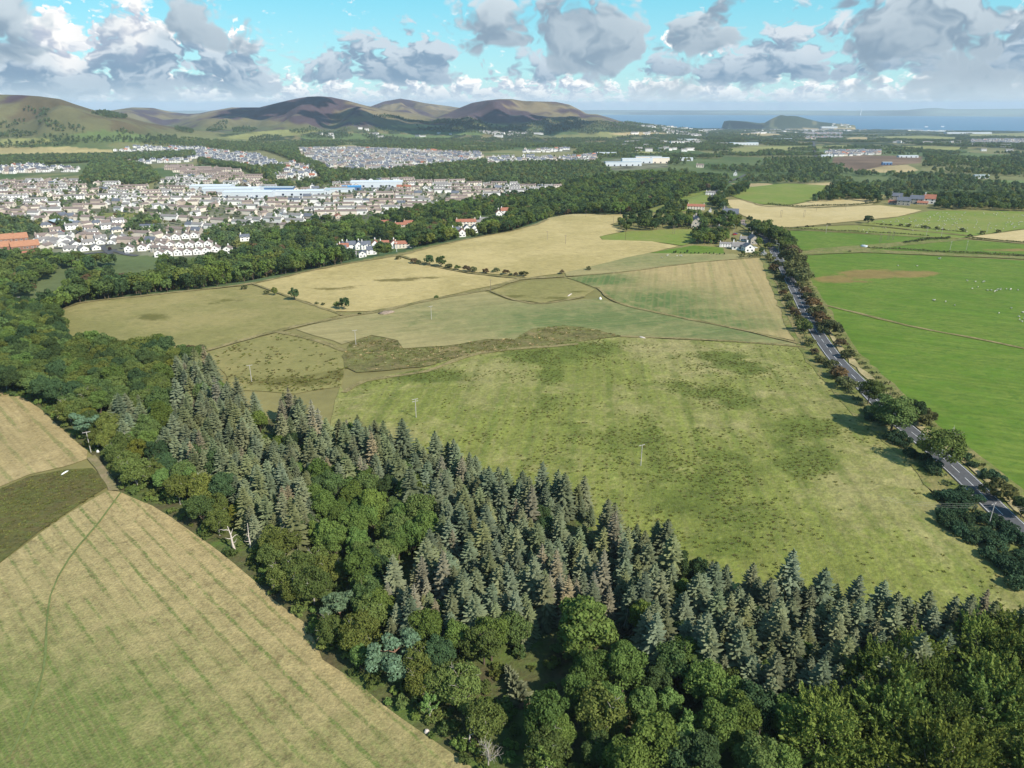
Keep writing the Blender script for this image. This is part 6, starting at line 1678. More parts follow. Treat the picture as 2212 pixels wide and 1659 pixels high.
# scattered far villages towards the coast
far = []
for poly, n in [([(1340, 285), (1560, 283), (1560, 297), (1340, 297)], 60), ([(1560, 280), (1900, 277), (1900, 284), (1560, 290)], 170), ([(1900, 276), (2240, 273), (2240, 282), (1900, 285)], 150), ([(1400, 272), (1560, 273), (1560, 280), (1400, 280)], 70), ([(1240, 300), (1500, 296), (1700, 310), (1500, 345), (1300, 320)], 36), ([(1920, 305), (2240, 306), (2240, 360), (1950, 345)], 26), ([(560, 285), (900, 285), (1100, 292), (700, 300)], 16), ([(1010, 290), (1200, 286), (1200, 292), (1010, 297)], 30)]:
    w = P(*np.array(poly, float).T)[:, :2]; k = 0
    while k < n:
        c = w[rng.integers(len(w))] * 0; t = rng.dirichlet(np.ones(len(w))); c = (w * t[:, None]).sum(0)
        far += [('terrace_white' if rng.uniform() < .35 else 'semi_white', c[0] + rng.normal() * 60, c[1] + rng.normal() * 60, rng.normal() * .3, rng.uniform(1, 1.7)) for _ in range(4)]; k += 4
joined_houses('distant_villages', far, 'specks of pale houses scattered over the plain towards the sea')

# large sheds and works in the town and beyond: each a building of its own
def shed(xy, L, W, H, rz, roof, wall, label, ridge=1.5, cat='warehouse', name='warehouse'):
    W *= .7
    x, y = at(xy); placed.append((x, y, max(L, W) / 2))
    E = bpy.data.objects.new(name, None); COL.objects.link(E); E.location = (x, y, float(height(x, y)) + .2); E.rotation_euler = (0, 0, rz)
    tag(E, label, cat)
    wm, rm = house_meshes(name, L, W, H, H + ridge, wall, roof)
    obj('wall', wm, E); obj('roof', rm, E)
    n = max(3, int(L / 14))
    for k in range(n):
        key = ('dock',)
        if key not in _wm:
            V, F = box(-1.8, 1.8, -.06, .06, 0, 3.2); _wm[key] = mesh_np('loading_door', V, F, M_PANEL)
        obj('loading_door', _wm[key], E, (-L / 2 + (k + .5) * L / n, -W / 2 - .01, .1))
    return E
P_WALL = plain('pale_cladding', (.52, .55, .57), .7, .3, .05, .2); B_WALL = plain('blue_cladding', (.08, .16, .30), .7, .3, .05, .2)
for q, L, W, H, rz, rf, wl, lab in [((460, 409), 70, 45, 7, .1, R_WHITE, P_WALL, 'white-roofed works at the left end of the industrial estate in town'), ((505, 416), 95, 50, 8, .05, R_WHITE, P_WALL, 'large pale-roofed factory in the middle of the industrial estate'), ((540, 424), 80, 46, 8, .05, R_WHITE, P_WALL, 'pale stepped factory hall in front of the large factory'),
        ((625, 421), 120, 34, 7, .05, R_WHITE, P_WALL, 'longest white-roofed shed at the right of the industrial estate'), ((600, 412), 60, 30, 6, 0, R_METAL, B_WALL, 'dark blue-walled shed behind the longest white shed'), ((690, 418), 40, 25, 6, 0, R_METAL, P_WALL, 'grey-roofed shed right of the longest white shed'), ((760, 410), 34, 18, 6, .1, R_BLUE, B_WALL, 'bright blue roofed shed left of the big white store'),
        ((815, 402), 95, 50, 9, .1, R_WHITE, P_WALL, 'big white-roofed store among the cream houses right of centre in town'), ((735, 414), 50, 22, 5, .1, R_METAL, P_WALL, 'low pale shed beside the bright blue roof'), ((320, 495), 34, 12, 5, .05, R_SLATE, M_WHITE_H, 'white school block with slate roof and solar panels above the gabled rows'), ((720, 492), 30, 14, 5, .3, R_SLATE, M_CREAM, 'pale school hall at the lower edge of town beside the trees')]:
    shed(q, L, W, H, rz, rf, wl, lab)
for q, L, W, H, rz, rf, wl, lab in [((1345, 358), 90, 26, 9, .1, R_METAL, P_WALL, 'leftmost pale flat-topped block of the campus in the woods'), ((1375, 352), 80, 26, 11, .1, R_WHITE, P_WALL, 'long white campus block in the woods right of the leftmost one'), ((1400, 348), 70, 24, 12, .0, R_METAL, M_CREAM, 'tall pale campus block above the long white one'), ((1425, 352), 46, 26, 13, .1, R_WHITE, M_CREAM, 'rightmost white campus block in the woods'), ((1310, 336), 60, 26, 9, 0, R_WHITE, P_WALL, 'white works beside the woods up-left of the campus'),
        ((1480, 347), 40, 18, 7, 0, R_WHITE, P_WALL, 'small white block alone right of the campus'), ((1605, 313), 130, 40, 10, .05, R_METAL, P_WALL, 'pale long hall above the pale green field in the far woods'), ((1480, 305), 80, 30, 10, 0, R_METAL, P_WALL, 'grey-blue hall in the far woods right of the hills'), ((1690, 303), 110, 30, 9, 0, R_WHITE, P_WALL, 'white strip of a hall above the far pale field'), ((1960, 281), 420, 90, 14, .02, R_WHITE, P_WALL, 'longest white warehouse on the plain before the sea'),
        ((2010, 285), 300, 80, 13, .02, R_WHITE, P_WALL, 'second long white warehouse just below the longest on the plain'), ((2090, 289), 420, 80, 13, .02, R_WHITE, P_WALL, 'long pale warehouse at the right of the plain'), ((1790, 277), 200, 70, 20, 0, R_WHITE, P_WALL, 'white hall left of centre on the plain below the sea'), ((2000, 277), 50, 20, 28, 0, R_METAL, P_WALL, 'left one of the pale tower blocks near the shore'), ((2035, 276.6), 50, 20, 28, 0, R_METAL, P_WALL, 'right one of the pale tower blocks near the shore'),
        ((1960, 340), 60, 24, 5, 0, R_WHITE, P_WALL, 'white site cabins on the bare earth of the building site'), ((1915, 356), 24, 12, 6, 0, R_METAL, B_WALL, 'small grey-blue shed beside the building site'), ((2118, 385), 30, 14, 6, 0, R_METAL, P_WALL, 'grey-roofed barn at the right edge among the woods'), ((1785, 339), 34, 10, 5, 0, R_WHITE, P_WALL, 'white shed beside the far straight road')]:
    shed(q, L, W, H, rz, rf, wl, lab, 1.0)
# ------------------------------------------------------------------ woods of the valley and beyond
ALLT = list(TOWNS.values())
FARP = [p for k, p in FARF] + [SITE]
pl = np.array([(a, b) for a, b, c in placed]); plr = np.array([c for a, b, c in placed])
def clear_of_houses(p, r=6.0):
    m = np.ones(len(p), bool)
    for i0 in range(0, len(p), 3000):
        d = np.hypot(p[i0:i0 + 3000, 0:1] - pl[None, :, 0], p[i0:i0 + 3000, 1:2] - pl[None, :, 1]) - plr[None]
        m[i0:i0 + 3000] = d.min(1) > r - 4
    if len(p):      # nothing tall grows right in front of the houses that show at the wood's edge
        px, py = to_pix(p[:, 0], p[:, 1], p[:, 2]); d = np.hypot(p[:, 0], p[:, 1])
        for vx, vy, vd in VIS: m &= ~((np.abs(px - vx) < 15) & (py > vy - 3) & (py < vy + 15) & (d < vd))
    return p[m]
VAL1 = [(-60, 572), (60, 556), (120, 562), (270, 572), (420, 576), (505, 564), (560, 520), (640, 495), (700, 486), (760, 478), (830, 474), (900, 460), (985, 446), (1100, 430), (1205, 416), (1240, 398), (1330, 384), (1450, 380), (1560, 388), (1545, 408), (1480, 428), (1385, 462), (1300, 466), (1205, 466), (1100, 503), (1000, 517), (860, 547), (700, 579), (540, 611), (420, 627), (300, 639), (170, 656), (110, 688), (60, 720), (-60, 770)]
GLADE = [[(62, 645), (130, 590), (190, 575), (150, 620), (110, 655)], [(240, 600), (300, 575), (350, 572), (350, 600), (290, 618)], [(160, 553), (230, 553), (230, 566), (165, 566)], [(640, 540), (690, 532), (650, 560)], [(1020, 470), (1060, 466), (1040, 480)]]
v = clear_of_houses(scatter(VAL1, 9.8, excl=GLADE), 8)
v = v[fbm(v[:, 0] / 40, v[:, 1] / 40, 6, 2) > -.33]
dv = np.hypot(v[:, 0], v[:, 1]); v = v[np.argsort(dv)]
MIDK = ['mid_mid', 'mid_green', 'mid_dark', 'mid_olive', 'mid_rust']
NV = 260
near = v[:NV]
VLAB = {'mid_mid': 'mid-green', 'mid_green': 'bright green', 'mid_dark': 'dark green', 'mid_olive': 'olive', 'mid_rust': 'brownish'}
for p in near:
    k = MIDK[rng.choice(5, p=[.32, .26, .22, .14, .06])]
    plant('valley_tree', k, p[0], p[1], rng.uniform(.75, 1.5), f"{VLAB[k]} rounded tree in the wooded valley below the town, at the far left", 'tree', f"{VLAB[k]} trees in the valley at the far left")
vr = v[NV:]
mass('valley_wood', ['mid_mid', 'mid_green', 'mid_dark', 'mid_olive', 'mid_rust'], vr, rng.uniform(.75, 1.45, len(vr)), 'mixed green trees filling the river valley between the town and the fields', 'wood', [.32, .26, .24, .12, .06])
FK = ['far_mid', 'far_green', 'far_dark', 'far_olive', 'far_conifer']; FW = [.30, .20, .30, .10, .10]
def far_wood(name, polys, spacing, label, sc=1.0, excl=(), kinds=FK, w=FW, thin=None):
    ps = [scatter(p, spacing, excl=list(excl)) for p in polys]
    p = clear_of_houses(np.concatenate(ps), 7)
    if thin is not None: p = p[fbm(p[:, 0] / thin[0], p[:, 1] / thin[0], 44, 3) > thin[1]]
    print(name, len(p))
    mass(name, kinds, p, rng.uniform(.6, 1.15, len(p)) * sc, label, 'wood', w)
TW = WOODS_IN_TOWN + [[(0, 340), (170, 337), (420, 329), (425, 341), (200, 351), (60, 358), (0, 360)], [(590, 314), (640, 318), (650, 340), (690, 358), (715, 378), (690, 382), (640, 350), (600, 335), (570, 325)],
      [(430, 346), (480, 354), (560, 366), (620, 362), (590, 395), (520, 366), (430, 354)]]
far_wood('town_woods', TW, 7.6, 'dark leafy belts of trees between the streets of the town')
W3 = [[(640, 398), (700, 390), (860, 380), (1000, 366), (1100, 356), (1290, 352), (1320, 372), (1260, 392), (1215, 403), (1060, 397), (900, 389), (770, 395), (700, 398), (645, 410)], [(690, 372), (830, 373), (985, 356), (1050, 350), (1050, 362), (860, 380), (700, 390)]]
far_wood('parkland_wood', W3, 8.5, 'woodland between the two parts of the town')
W6 = [[(300, 306), (420, 300), (620, 306), (1000, 300), (1330, 298), (1330, 330), (1240, 333), (1230, 321), (1130, 322), (1040, 330), (880, 323), (650, 318), (600, 330), (560, 333), (430, 318), (330, 314)]]
far_wood('hillfoot_wood', W6, 13, 'dark woods along the foot of the hills behind the new estates', .9, FARP + ALLT, thin=(140, -.10))
W7 = [[(1240, 333), (1330, 298), (1500, 292), (1760, 300), (1760, 322), (1600, 340), (1450, 345), (1442, 362), (1330, 370), (1290, 352)], [(1442, 346), (1600, 338), (1760, 322), (1790, 345), (1850, 372), (1990, 370), (2000, 345), (2240, 335), (2240, 432), (2140, 428), (2000, 428), (1915, 418), (1895, 432), (1800, 403), (1700, 396), (1600, 405), (1560, 388), (1450, 380), (1442, 362)],
      [(1760, 300), (2000, 300), (2240, 296), (2240, 335), (2000, 345), (1990, 336), (1860, 334), (1780, 325)]]
far_wood('northern_woods', W7, 13, 'great dark woods stretching over the plain at the right', 1.0, FARP + ALLT, thin=(150, -.02))
W9 = [[(1900, 432), (1925, 428), (2060, 428), (2150, 428), (2330, 430), (2330, 458), (2200, 458), (2120, 455), (2010, 453), (1960, 448)], [(1750, 440), (1790, 415), (1810, 403), (1895, 420), (1900, 440), (1830, 432)], [(1560, 430), (1600, 408), (1620, 412), (1585, 428)], [(1430, 452), (1445, 446), (1490, 446), (1495, 458), (1440, 462)], [(1530, 440), (1560, 425), (1570, 432), (1560, 460), (1548, 455)], [(1545, 392), (1570, 398), (1560, 420), (1535, 412)]]
far_wood('steading_wood', W9, 10, 'belts of trees round the steading and the straw fields at the right', 1.05, FARP, kinds=['mid_mid', 'mid_dark', 'mid_olive', 'far_dark'], w=[.35, .35, .15, .15])
# garden trees of the town
g = scatter(TOWNS['bulk'], 16.5); g = clear_of_houses(g, 6)
far_p = np.concatenate([g] + [scatter(TOWNS[k], 34) for k in ('terrace', 'estate2', 'estate', 'mid', 'east', 'east3', 'leftrow')])
mass('garden_trees', ['far_mid', 'far_green', 'far_dark', 'far_olive', 'mid_rust', 'mid_purple'], far_p, rng.uniform(.35, .8, len(far_p)), 'small trees dotted through the gardens of the town', 'trees', [.3, .25, .25, .1, .06, .04])
# plantations on the hills
HP = [[(40, 233), (70, 229), (108, 238), (100, 253), (70, 248)], [(198, 246), (220, 243), (280, 253), (275, 258), (230, 256)], [(83, 268), (120, 264), (182, 280), (180, 288), (110, 282)], [(94, 292), (150, 290), (176, 300), (170, 308), (100, 304)], [(-60, 312), (60, 308), (150, 306), (325, 306), (325, 313), (150, 315), (0, 320), (-60, 322)], [(240, 282), (265, 280), (290, 290), (285, 295), (250, 288)], [(296, 297), (340, 293), (385, 296), (380, 306), (300, 308)], [(376, 277), (400, 275), (420, 284), (415, 290), (380, 284)], [(445, 280), (470, 266), (495, 263), (490, 276), (460, 288)], [(500, 280), (540, 274), (558, 278), (550, 285), (505, 287)], [(535, 302), (570, 293), (610, 294), (600, 305), (545, 309)],
      [(620, 284), (680, 277), (690, 284), (640, 290)], [(650, 296), (700, 287), (765, 291), (760, 297), (680, 300)], [(800, 256), (860, 251), (1000, 258), (1180, 270), (1300, 282), (1290, 290), (1200, 286), (1130, 276), (1050, 272), (960, 268), (880, 262)], [(960, 272), (1060, 276), (1160, 286), (1150, 296), (1060, 292), (980, 286)], [(1140, 262), (1200, 258), (1280, 264), (1380, 276), (1420, 288), (1330, 284), (1230, 276)], [(780, 292), (840, 296), (900, 302), (860, 306), (790, 300)], [(900, 272), (940, 276), (990, 284), (950, 288), (905, 280)], [(0, 262), (50, 258), (60, 268), (20, 276), (-20, 274)], [(-40, 285), (40, 280), (90, 288), (60, 296), (-40, 298)]]
far_wood('hill_plantations', HP, 15, 'dark plantations of conifers and broadleaves on the lower slopes of the hills', 1.05, kinds=['far_dark', 'far_conifer', 'far_mid'], w=[.5, .35, .15])
# hedgerows and copses of the plain towards the sea
far_wood('coastal_copses', [[(1330, 298), (1440, 276), (1560, 281), (1760, 282), (2240, 274), (2240, 298), (2000, 301), (1760, 300), (1500, 292)], [(1340, 266), (1440, 271), (1440, 280), (1340, 296), (1290, 288)]], 26, 'copses and hedgerows across the plain towards the sea', 1.15, FARP, thin=(260, .06))
far_wood('field_hedgerow_trees', [[(640, 282), (900, 276), (1250, 288), (1300, 298), (900, 304), (640, 303)]], 22, 'hedgerow trees between the fields at the foot of the big hill', .9, FARP, thin=(90, .06))

# ------------------------------------------------------------------ sheep, poles, small things
M_WOOL = plain('wool', (.50, .47, .40), .95, .1, .1, 3.0); M_FACE = plain('sheep_face', (.35, .31, .27), .9, .2)
def sheep_mesh():
    V, F, mi = [], [], []
    def ell(c, r, n=8, m=5, k=0):
        o = len(V)
        for i in range(m + 1):
            a = -math.pi / 2 + math.pi * i / m
            for j in range(n):
                b = 2 * math.pi * j / n; V.append((c[0] + r[0] * math.cos(a) * math.cos(b), c[1] + r[1] * math.cos(a) * math.sin(b), c[2] + r[2] * math.sin(a)))
        for i in range(m):
            for j in range(n): F.append((o + i * n + j, o + i * n + (j + 1) % n, o + (i + 1) * n + (j + 1) % n, o + (i + 1) * n + j)); mi.append(k)
    ell((0, 0, .62), (.60, .34, .34)); ell((.66, 0, .86), (.20, .12, .14), 6, 4, 1); ell((.50, 0, .74), (.18, .16, .2), 6, 4, 0)
    ell((-.6, 0, .6), (.07, .06, .16), 6, 3, 0)
    for x in (-.36, .36):
        for y in (-.17, .17):
            v, f = box(x - .05, x + .05, y - .05, y + .05, 0, .42); o = len(V); V.extend(map(tuple, v)); F.extend([tuple(q + o) for q in f]); mi.extend([1] * 6)
    for y in (-.13, .13): ell((.60, y, .93), (.03, .08, .04), 6, 3, 1)
    return mesh_np('sheep', np.array(V), np.array(F), [M_WOOL, M_FACE], True, mi)
SH = sheep_mesh()
def sheep(xy, label, group):
    w = P([xy[0]], [xy[1]])[0]
    o = obj('sheep', SH, None, (w[0], w[1], w[2] + .2 + math.hypot(w[0], w[1]) * .0004), rng.uniform(0, 6.28)); o.scale = (1.0,) * 3
    tag(o, label, 'sheep', group)
for q in [(1690, 342), (1697, 346), (1701, 340), (1865, 478), (1915, 484), (1960, 486), (1968, 483), (1930, 516), (1895, 527), (1988, 537), (2010, 536), (2030, 545), (2035, 541), (2045, 538), (2052, 531), (2065, 533), (2070, 527), (2103, 529), (2127, 532), (2130, 529), (2173, 535), (1660, 597), (1668, 597), (1733, 606), (1788, 628), (2057, 676), (2132, 646), (2178, 698), (2200, 671), (2208, 673), (2182, 716), (2196, 728), (2210, 712), (1560, 388), (1445, 387)]:
    sheep(c6(*q), 'white sheep grazing on the big bright green pasture right of the road', 'sheep on the big green pasture')
for q in [(40, 325), (46, 322), (100, 326), (118, 324), (126, 322), (128, 327), (10, 336)]:
    sheep(c6(*q), 'pale sheep on the grass strip below the planted saplings', 'sheep on the strip below the saplings')
SP = [(1900, 482), (1945, 472), (2010, 460), (2110, 458), (2210, 464), (2210, 492), (2108, 506), (2000, 497)]
k = 0
while k < 130:
    x = rng.uniform(1880, 2212); y = rng.uniform(458, 506)
    if inside(np.array([x]), np.array([y]), SP)[0]: sheep((x, y), 'white sheep scattered over the far sheep pasture at the right', 'sheep scattered on the far pasture'); k += 1
for i in range(12): sheep((rng.uniform(1850, 2060), rng.uniform(493, 505)), 'white sheep on the yellowish strip below the bush-lined hedge', 'sheep on the yellowish strip')

M_POLE = plain('pole_wood', (.20, .165, .135), .9, .15, .2, 1.0); M_POLEP = plain('weathered_pole', (.40, .37, .34), .9, .15, .1, 1.0); M_INS = plain('insulator', (.30, .27, .25), .4, .5)
def pole(xy, label, h=8.5, twin=False, mat=None, arms=1, rz=.5, r=.16):
    w = P([xy[0]], [xy[1]])[0]; mat = mat or M_POLE
    E = bpy.data.objects.new('utility_pole', None); COL.objects.link(E); E.location = (w[0], w[1], w[2]); E.rotation_euler = (0, 0, rz)
    tag(E, label, 'pole')
    for sx in ((-1.1, 1.1) if twin else (0,)):
        obj('post', tube_mesh('post', [((sx, 0, -.5), (sx, 0, h), r, r * .7)], mat, 8), E)
    for a in range(arms):
        z = h - .35 - a * .9; V, F = box(-1.3 - .4 * twin, 1.3 + .4 * twin, -.07 + .18, .07 + .18, z, z + .16); obj('crossarm', mesh_np('crossarm', V, F, mat), E)
        for x in (-1.15, 0, 1.15):
            obj('insulator', tube_mesh('insulator', [((x, .18, z + .16), (x, .18, z + .34), .06, .06), ((x, .18, z + .26), (x, .18, z + .30), .1, .1)], M_INS, 6), E)
    return E
for q, lab, kw in [((899, 903), 'pale pole with two crossarms standing in the rough pasture above the wood', dict(arms=2, mat=M_POLEP)), ((1384, 1007), 'slim pole alone in the middle of the rough pasture', dict(mat=M_POLEP)), ((544, 826), 'pole at the edge of the small rough pasture by the spruce clump', dict(mat=M_POLEP)), ((197, 978), 'pale pole at the field corner beside the track', dict(mat=M_POLEP, arms=1)), ((2133, 1143), 'pole carrying wires over the gorse beside the near road', dict(mat=M_POLEP, h=9)),
                   ((769, 746), 'thin pole at the rush bank in the ditch', dict(mat=M_POLEP)), ((932, 691), 'faint pole in the mown field left of centre', dict(mat=M_POLEP)), ((1060, 630), 'pole at the corner of the rushy patch', {}), (c5(1350, 230), 'left pole in the wide straw field', {}), (c5(1464, 257), 'second pole in the wide straw field, nearer the hedge', {}), (c5(1762, 130), 'pole at the top of the straw field beside the dark clump', {}), (c5(1836, 232), 'dark pole on the paler green field below the clump', dict(mat=M_TIMBER)), (c5(414, 302), 'white lamp-like pole at the end of the small estate', dict(mat=M_FRAME, arms=1)),
                   (c6(1335, 243), 'thick twin pole in the middle green pasture right of the road', dict(twin=True, h=9, arms=1)), (c6(1385, 226), 'left of two slim twin poles behind the thick twin pole', dict(twin=True, h=9)), (c6(1412, 228), 'right of two slim twin poles behind the thick twin pole', dict(twin=True, h=9)), (c6(1006, 188), 'pole in the left part of the middle green pasture', dict(mat=M_POLEP)), (c6(1616, 202), 'left one of two poles on the low dark hedge at the right', dict(mat=M_POLEP)), (c6(1707, 206), 'right one of two poles on the low dark hedge at the right', dict(mat=M_POLEP)), (c6(1759, 292), 'left pole on the green field above the ragged brown hedge', dict(mat=M_POLEP)), (c6(1859, 288), 'right pole on the green field above the ragged brown hedge', dict(mat=M_POLEP)), (c6(1984, 182), 'pole at the near corner of the sheep pasture', dict(mat=M_POLEP)),
                   (c6(732, 90), 'leftmost twin pole in the wide straw field beyond the farm', dict(twin=True)), (c6(873, 88), 'second twin pole in the wide straw field beyond the farm', dict(twin=True)), (c6(948, 50), 'small pole high in the straw field beyond the farm', {}), (c6(1126, 42), 'rightmost pole high in the straw field beyond the farm', {}), (c6(80, 190), 'twin pole on the pale green field left of the farm grove', dict(twin=True)), (c6(300, 190), 'twin pole with transformer behind the farm grove', dict(twin=True, arms=2)), (c2(1590, 880), 'pole on the upper edge of the straw field', {}), (c2(1803, 870), 'pole at the upper right end of the straw field', {})]:
    pole(q, lab, **kw)
# street lamps by the road head
M_GALV = plain('galvanised_steel', (.42, .43, .44), .5, .4)
for q, lab in [(c6(716, 302), 'right street lamp at the end of the tree-lined road'), (c6(703, 282), 'left street lamp at the end of the tree-lined road'), (cf(1100, 420), 'street lamp by the road bend behind the farmhouse'), (cf(1375, 480), 'street lamp beside the stone house')]:
    w = P([q[0]], [q[1]])[0]
    E = bpy.data.objects.new('street_lamp', None); COL.objects.link(E); E.location = tuple(w); tag(E, lab, 'street lamp')
    obj('post', tube_mesh('post', [((0, 0, 0), (0, 0, 8), .11, .07)], M_GALV, 8), E); obj('arm', tube_mesh('arm', [((0, 0, 7.9), (-1.4, 0, 8.2), .05, .05)], M_GALV, 6), E)
    V, F = box(-2.0, -1.3, -.14, .14, 8.12, 8.28); obj('lamp_head', mesh_np('lamp_head', V, F, M_GALV), E)
# wires from the pole over the near road
def wires(a, b, ha, hb, sag, label, n=3):
    A = P([a[0]], [a[1]])[0]; B = P([b[0]], [b[1]])[0]; A[2] += ha; B[2] += hb
    E = bpy.data.objects.new('power_line', None); COL.objects.link(E); E.location = tuple(A); tag(E, label, 'power line')
    d = B - A; s = unit(np.array([-d[1], d[0], 0])) * 1.1
    for k in range(n):
        t = np.linspace(0, 1, 13); p = t[:, None] * d[None] + s * (k - 1); p[:, 2] -= sag * 4 * t * (1 - t)
        obj('wire', tube_mesh('wire', [(p[i], p[i + 1], .022, .022) for i in range(12)], M_INS, 4), E)
wires((2133, 1143), (1890, 1120), 8.8, 7.5, 1.5, 'wires running from the gorse pole across the rough pasture')
wires((2133, 1143), (2330, 1160), 8.8, 8.5, 1.0, 'wires running from the gorse pole over the near road')
# a white bale wrap left by the ditch, troughs, a white tank and cars
def lump(name, xy, dims, mat, label, cat, seed=0, zoff=.3):
    r = np.random.default_rng(seed); w = P([xy[0]], [xy[1]])[0]
    n, m = 12, 6; V = []
    for i in range(m + 1):
        a = -.4 + (math.pi / 2 + .4) * i / m
        for j in range(n):
            b = 2 * math.pi * j / n; k = 1 + .25 * r.normal() * .5
            V.append((dims[0] * math.cos(a) * math.cos(b) * k, dims[1] * math.cos(a) * math.sin(b) * k, dims[2] * math.sin(a) * (1 + .1 * r.normal())))
    F = [(i * n + j, i * n + (j + 1) % n, (i + 1) * n + (j + 1) % n, (i + 1) * n + j) for i in range(m) for j in range(n)]
    o = obj(name, mesh_np(name, np.array(V), np.array(F), mat, True), None, (w[0], w[1], w[2] + zoff), rng.uniform(0, 3)); return tag(o, label, cat)
lump('tarpaulin', c6(1240, 268), (4.2, 2.4, 2.1), P_WALL, 'crumpled white sheet over a heap beside the scrubby ditch right of the road', 'tarpaulin', 3, 0)
lump('rubble_heap', c5(355, 685), (5.0, 3.0, 1.2), plain('rubble', (.26, .20, .15), .95, .1, .3, 1.0), 'brown rubble heap beside the field wall left of centre', 'heap', 5)
for xy, lab, d in [(c5(1680, 600), 'small white tank on the line between the mown and striped fields', (.9, .9, 1.4)), (c5(1940, 840), 'pale stones at the tip of the rush bank', (2.2, .8, .6)), (c5(1490, 575), 'grey broken trough in the rushy corner', (5, .6, .5)), (((405 / 1.58) / 1.8227, (1500 + 577 / 1.58) / 1.8227), 'white log lying on the rush bank at the left', (1.8, .35, .4)), (((50 / 1.58) / 1.8227, (1500 + 40 / 1.58) / 1.8227), 'pale fallen trunk at the far left field edge', (4, .5, .6)), (((610 / 1.58) / 1.8227, (1500 + 445 / 1.58) / 1.8227), 'white sack at the foot of the corner pole', (.5, .5, .7)), ((1300 + 600 / 1.58) / 1.8227 and ((1300 + 602 / 1.58) / 1.8227, (2200 + 1082 / 1.58) / 1.8227), 'pale boulder at the foot of the stubble field', (.6, .5, .5))]:
    lump('stone_heap' if 'stone' in lab or 'boulder' in lab else 'field_object', xy, d, M_WHITE if 'white' not in lab else M_FRAME, lab, lab.split()[1] if 'white' in lab else 'stone', 9)
# parked cars near the farmhouse and in the valley streets
M_CARS = {'white': plain('car_white', (.7, .7, .7), .35, .5), 'red': plain('car_red', (.35, .02, .02), .35, .5), 'blue': plain('car_blue', (.03, .07, .25), .35, .5), 'silver': plain('car_silver', (.4, .41, .42), .35, .5)}
M_TYRE = plain('tyre', (.02, .02, .02), .9, .1)
def car(xy, col, rz, label):
    w = P([xy[0]], [xy[1]])[0]
    E = bpy.data.objects.new('parked_car', None); COL.objects.link(E); E.location = (w[0], w[1], w[2] + .45); E.rotation_euler = (0, 0, rz); tag(E, label, 'car')
    prof = [(-2.1, .35), (-2.1, .85), (-1.9, 1.0), (1.1, .95), (2.05, .75), (2.1, .35)]
    n = len(prof); V = np.array([(x, y, z) for y in (-.85, .85) for x, z in prof]); Q = [(i, i + n, (i + 1) % n + n, (i + 1) % n) for i in range(n)]
    me = bpy.data.meshes.new('car_body'); me.from_pydata([tuple(v) for v in V], [], [tuple(q) for q in Q] + [tuple(range(n)), tuple(range(2 * n - 1, n - 1, -1))]); me.materials.append(M_CARS[col]); obj('body', me, E)
    V = np.array([(-1.8, -.8, 1.0), (1.0, -.8, .95), (.35, -.65, 1.45), (-1.5, -.65, 1.45), (-1.8, .8, 1.0), (1.0, .8, .95), (.35, .65, 1.45), (-1.5, .65, 1.45)]); obj('cabin_glass', mesh_np('cabin_glass', V, np.array([(0, 1, 2, 3), (5, 4, 7, 6), (1, 5, 6, 2), (4, 0, 3, 7)]), M_GLASS), E)
    V, F = box(-1.5, .35, -.65, .65, 1.44, 1.5); obj('car_roof', mesh_np('car_roof', V, F, M_CARS[col]), E)
    for x in (-1.35, 1.3):
        for y in (-.8, .8): obj('wheel', tube_mesh('wheel', [((x, y - .1, .32), (x, y + .1, .32), .32, .32)], M_TYRE, 10), E)
for q, c, rz, lab in [(cf(1470, 705), 'white', .2, 'white car parked beside the farmhouse gable'), (cf(1115, 470), 'red', .3, 'red vehicle left of the blue one in the yard behind the farm grove'), (cf(1135, 462), 'blue', .3, 'blue vehicle in the yard behind the farm grove'), (ct(1440, 570), 'white', .2, 'white car in the street beside the grass verge in town'), (ct(1100, 590), 'red', .1, 'dark red car in the street below the hall'), (ct(1160, 918), 'red', .0, 'red car on the drive of a front bungalow'), (c4(905, 52), 'white', .2, 'white car on the lane behind the gabled rows'), (c4(795, 158), 'silver', .2, 'dark silver car at the foot of the gabled rows')]:
    car(q, c, rz, lab)
# the chimney stack across the water
w = P([2600 / 1.8227 + 1222 / 1.5447 / 1.8227], [243.0])[0]
a, e_ = pix_azel(2600 / 1.8227 + 1222 / 1.5447 / 1.8227, 236.0)
E = obj('chimney_stack', tube_mesh('chimney_stack', [((0, 0, -10), (0, 0, 190), 16, 11)], M_FRAME, 12), None, (25700 * math.sin(a), 25700 * math.cos(a), -190.0)); tag(E, 'tall pale chimney stack on the far shore across the sea', 'chimney')
# streets of the near part of the town
for pts, w_ in [([ct(*q) for q in [(1120, 975), (1400, 985), (1650, 960), (1850, 950), (2000, 930), (2212, 990), (2400, 1010)]], 6), ([ct(*q) for q in [(1990, 900), (1900, 960)]], 7), ([ct(*q) for q in [(1370, 560), (1400, 640), (1430, 760)]], 6), ([ct(*q) for q in [(600, 860), (1100, 880)]], 5), ([c4(*q) for q in [(690, 160), (640, 110), (760, 90), (900, 62), (1000, 45)]], 6), ([ch(*q) for q in [(560, 500), (700, 490), (900, 470), (1060, 480)]], 7), ([c3(*q) for q in [(300, 745), (335, 720), (345, 690), (430, 640), (520, 600)]], 6), ([c3(*q) for q in [(945, 540), (943, 480), (935, 420), (925, 395)]], 10)]:
    l = smooth_line(P(*np.array(pts, float).T)[:, :2], 8)
    struct(obj('street', band(l, -w_ / 2, w_ / 2, .3, 'street', m_asph)))

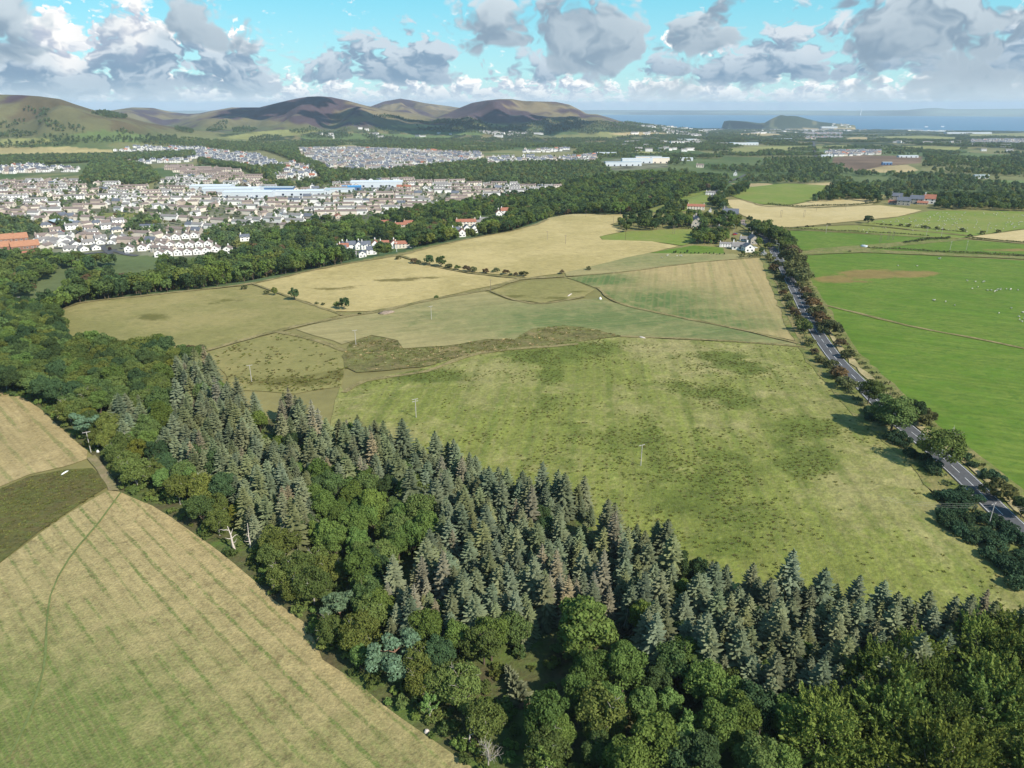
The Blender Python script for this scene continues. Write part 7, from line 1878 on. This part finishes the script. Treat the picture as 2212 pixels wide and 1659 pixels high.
# ------------------------------------------------------------------ unseen cumulus added overhead to cast shade on the hills
M_CLOUD = plain('shade_cloud', (.85, .86, .88), 1.0, 0.0)
def shade_cloud(target, alt, rad, label, seed, stretch=1.0):
    r = np.random.default_rng(seed); g = P([target[0]], [target[1]])[0]; t = (alt - g[2]) / SUN_DIR.z
    c = g + np.array(SUN_DIR) * t
    Vs, Fs, o = [], [], 0
    n, m = 14, 8
    for q in range(34):
        a = r.uniform(0, 6.28); d_ = rad * math.sqrt(r.uniform()) ; rr = rad * r.uniform(.16, .34) * (1.15 - d_ / rad * .5)
        p = np.array([math.cos(a) * d_ * stretch, math.sin(a) * d_, rr * r.uniform(.0, .5)])
        th = np.linspace(-math.pi / 2, math.pi / 2, m + 1)[:, None]; ph = np.arange(n)[None] * 2 * math.pi / n
        k = 1 + .12 * r.normal(size=(m + 1, n))
        V = np.stack([np.cos(th) * np.cos(ph) * k, np.cos(th) * np.sin(ph) * k, np.where(np.sin(th) < 0, .35, .8) * np.sin(th) * k], -1).reshape(-1, 3) * rr + p
        i = np.arange(m)[:, None] * n; j = np.arange(n)[None]; jn = (j + 1) % n
        Fs.append(np.stack([i + j, i + jn, i + n + jn, i + n + j], -1).reshape(-1, 4) + o); Vs.append(V); o += len(V)
    ob = obj('shade_cloud', mesh_np('shade_cloud', np.concatenate(Vs), np.concatenate(Fs), M_CLOUD, True), None, tuple(c)); ob['kind'] = 'structure'; ob['label'] = label
for q in [((880, 268), 1350, 400, 'broad cumulus shading the foot of the hills', 1, 1.5), ((1120, 274), 1400, 360, 'cumulus shading the foot of the rightmost hill', 2, 1.3), ((600, 240), 1450, 330, 'cumulus shading the purple hill', 3, 1.0), ((1690, 256), 1500, 1000, 'cumulus shading the hill by the sea', 5, 1.6)]:
    shade_cloud(*q)

# ------------------------------------------------------------------ haze: one closed box of thin air
V, F = box(-39500, 39500, -39500, 39500, -216.5, float(G_Z.max()) + 25)
m = bpy.data.materials.new('haze'); m.use_nodes = True; m.node_tree.nodes.clear(); nt = NT(m.node_tree)
out = nt.n('ShaderNodeOutputMaterial'); pv = nt.n('ShaderNodeVolumePrincipled')
pv.inputs['Color'].default_value = (.68, .84, 1.0, 1); pv.inputs['Density'].default_value = HAZE_D; pv.inputs['Anisotropy'].default_value = 0.0
nt.link(pv.outputs[0], out.inputs['Volume'])
stuff(obj('haze', mesh_np('haze', V, F, m)), 'thin blue haze over the far land and sea', 'haze')
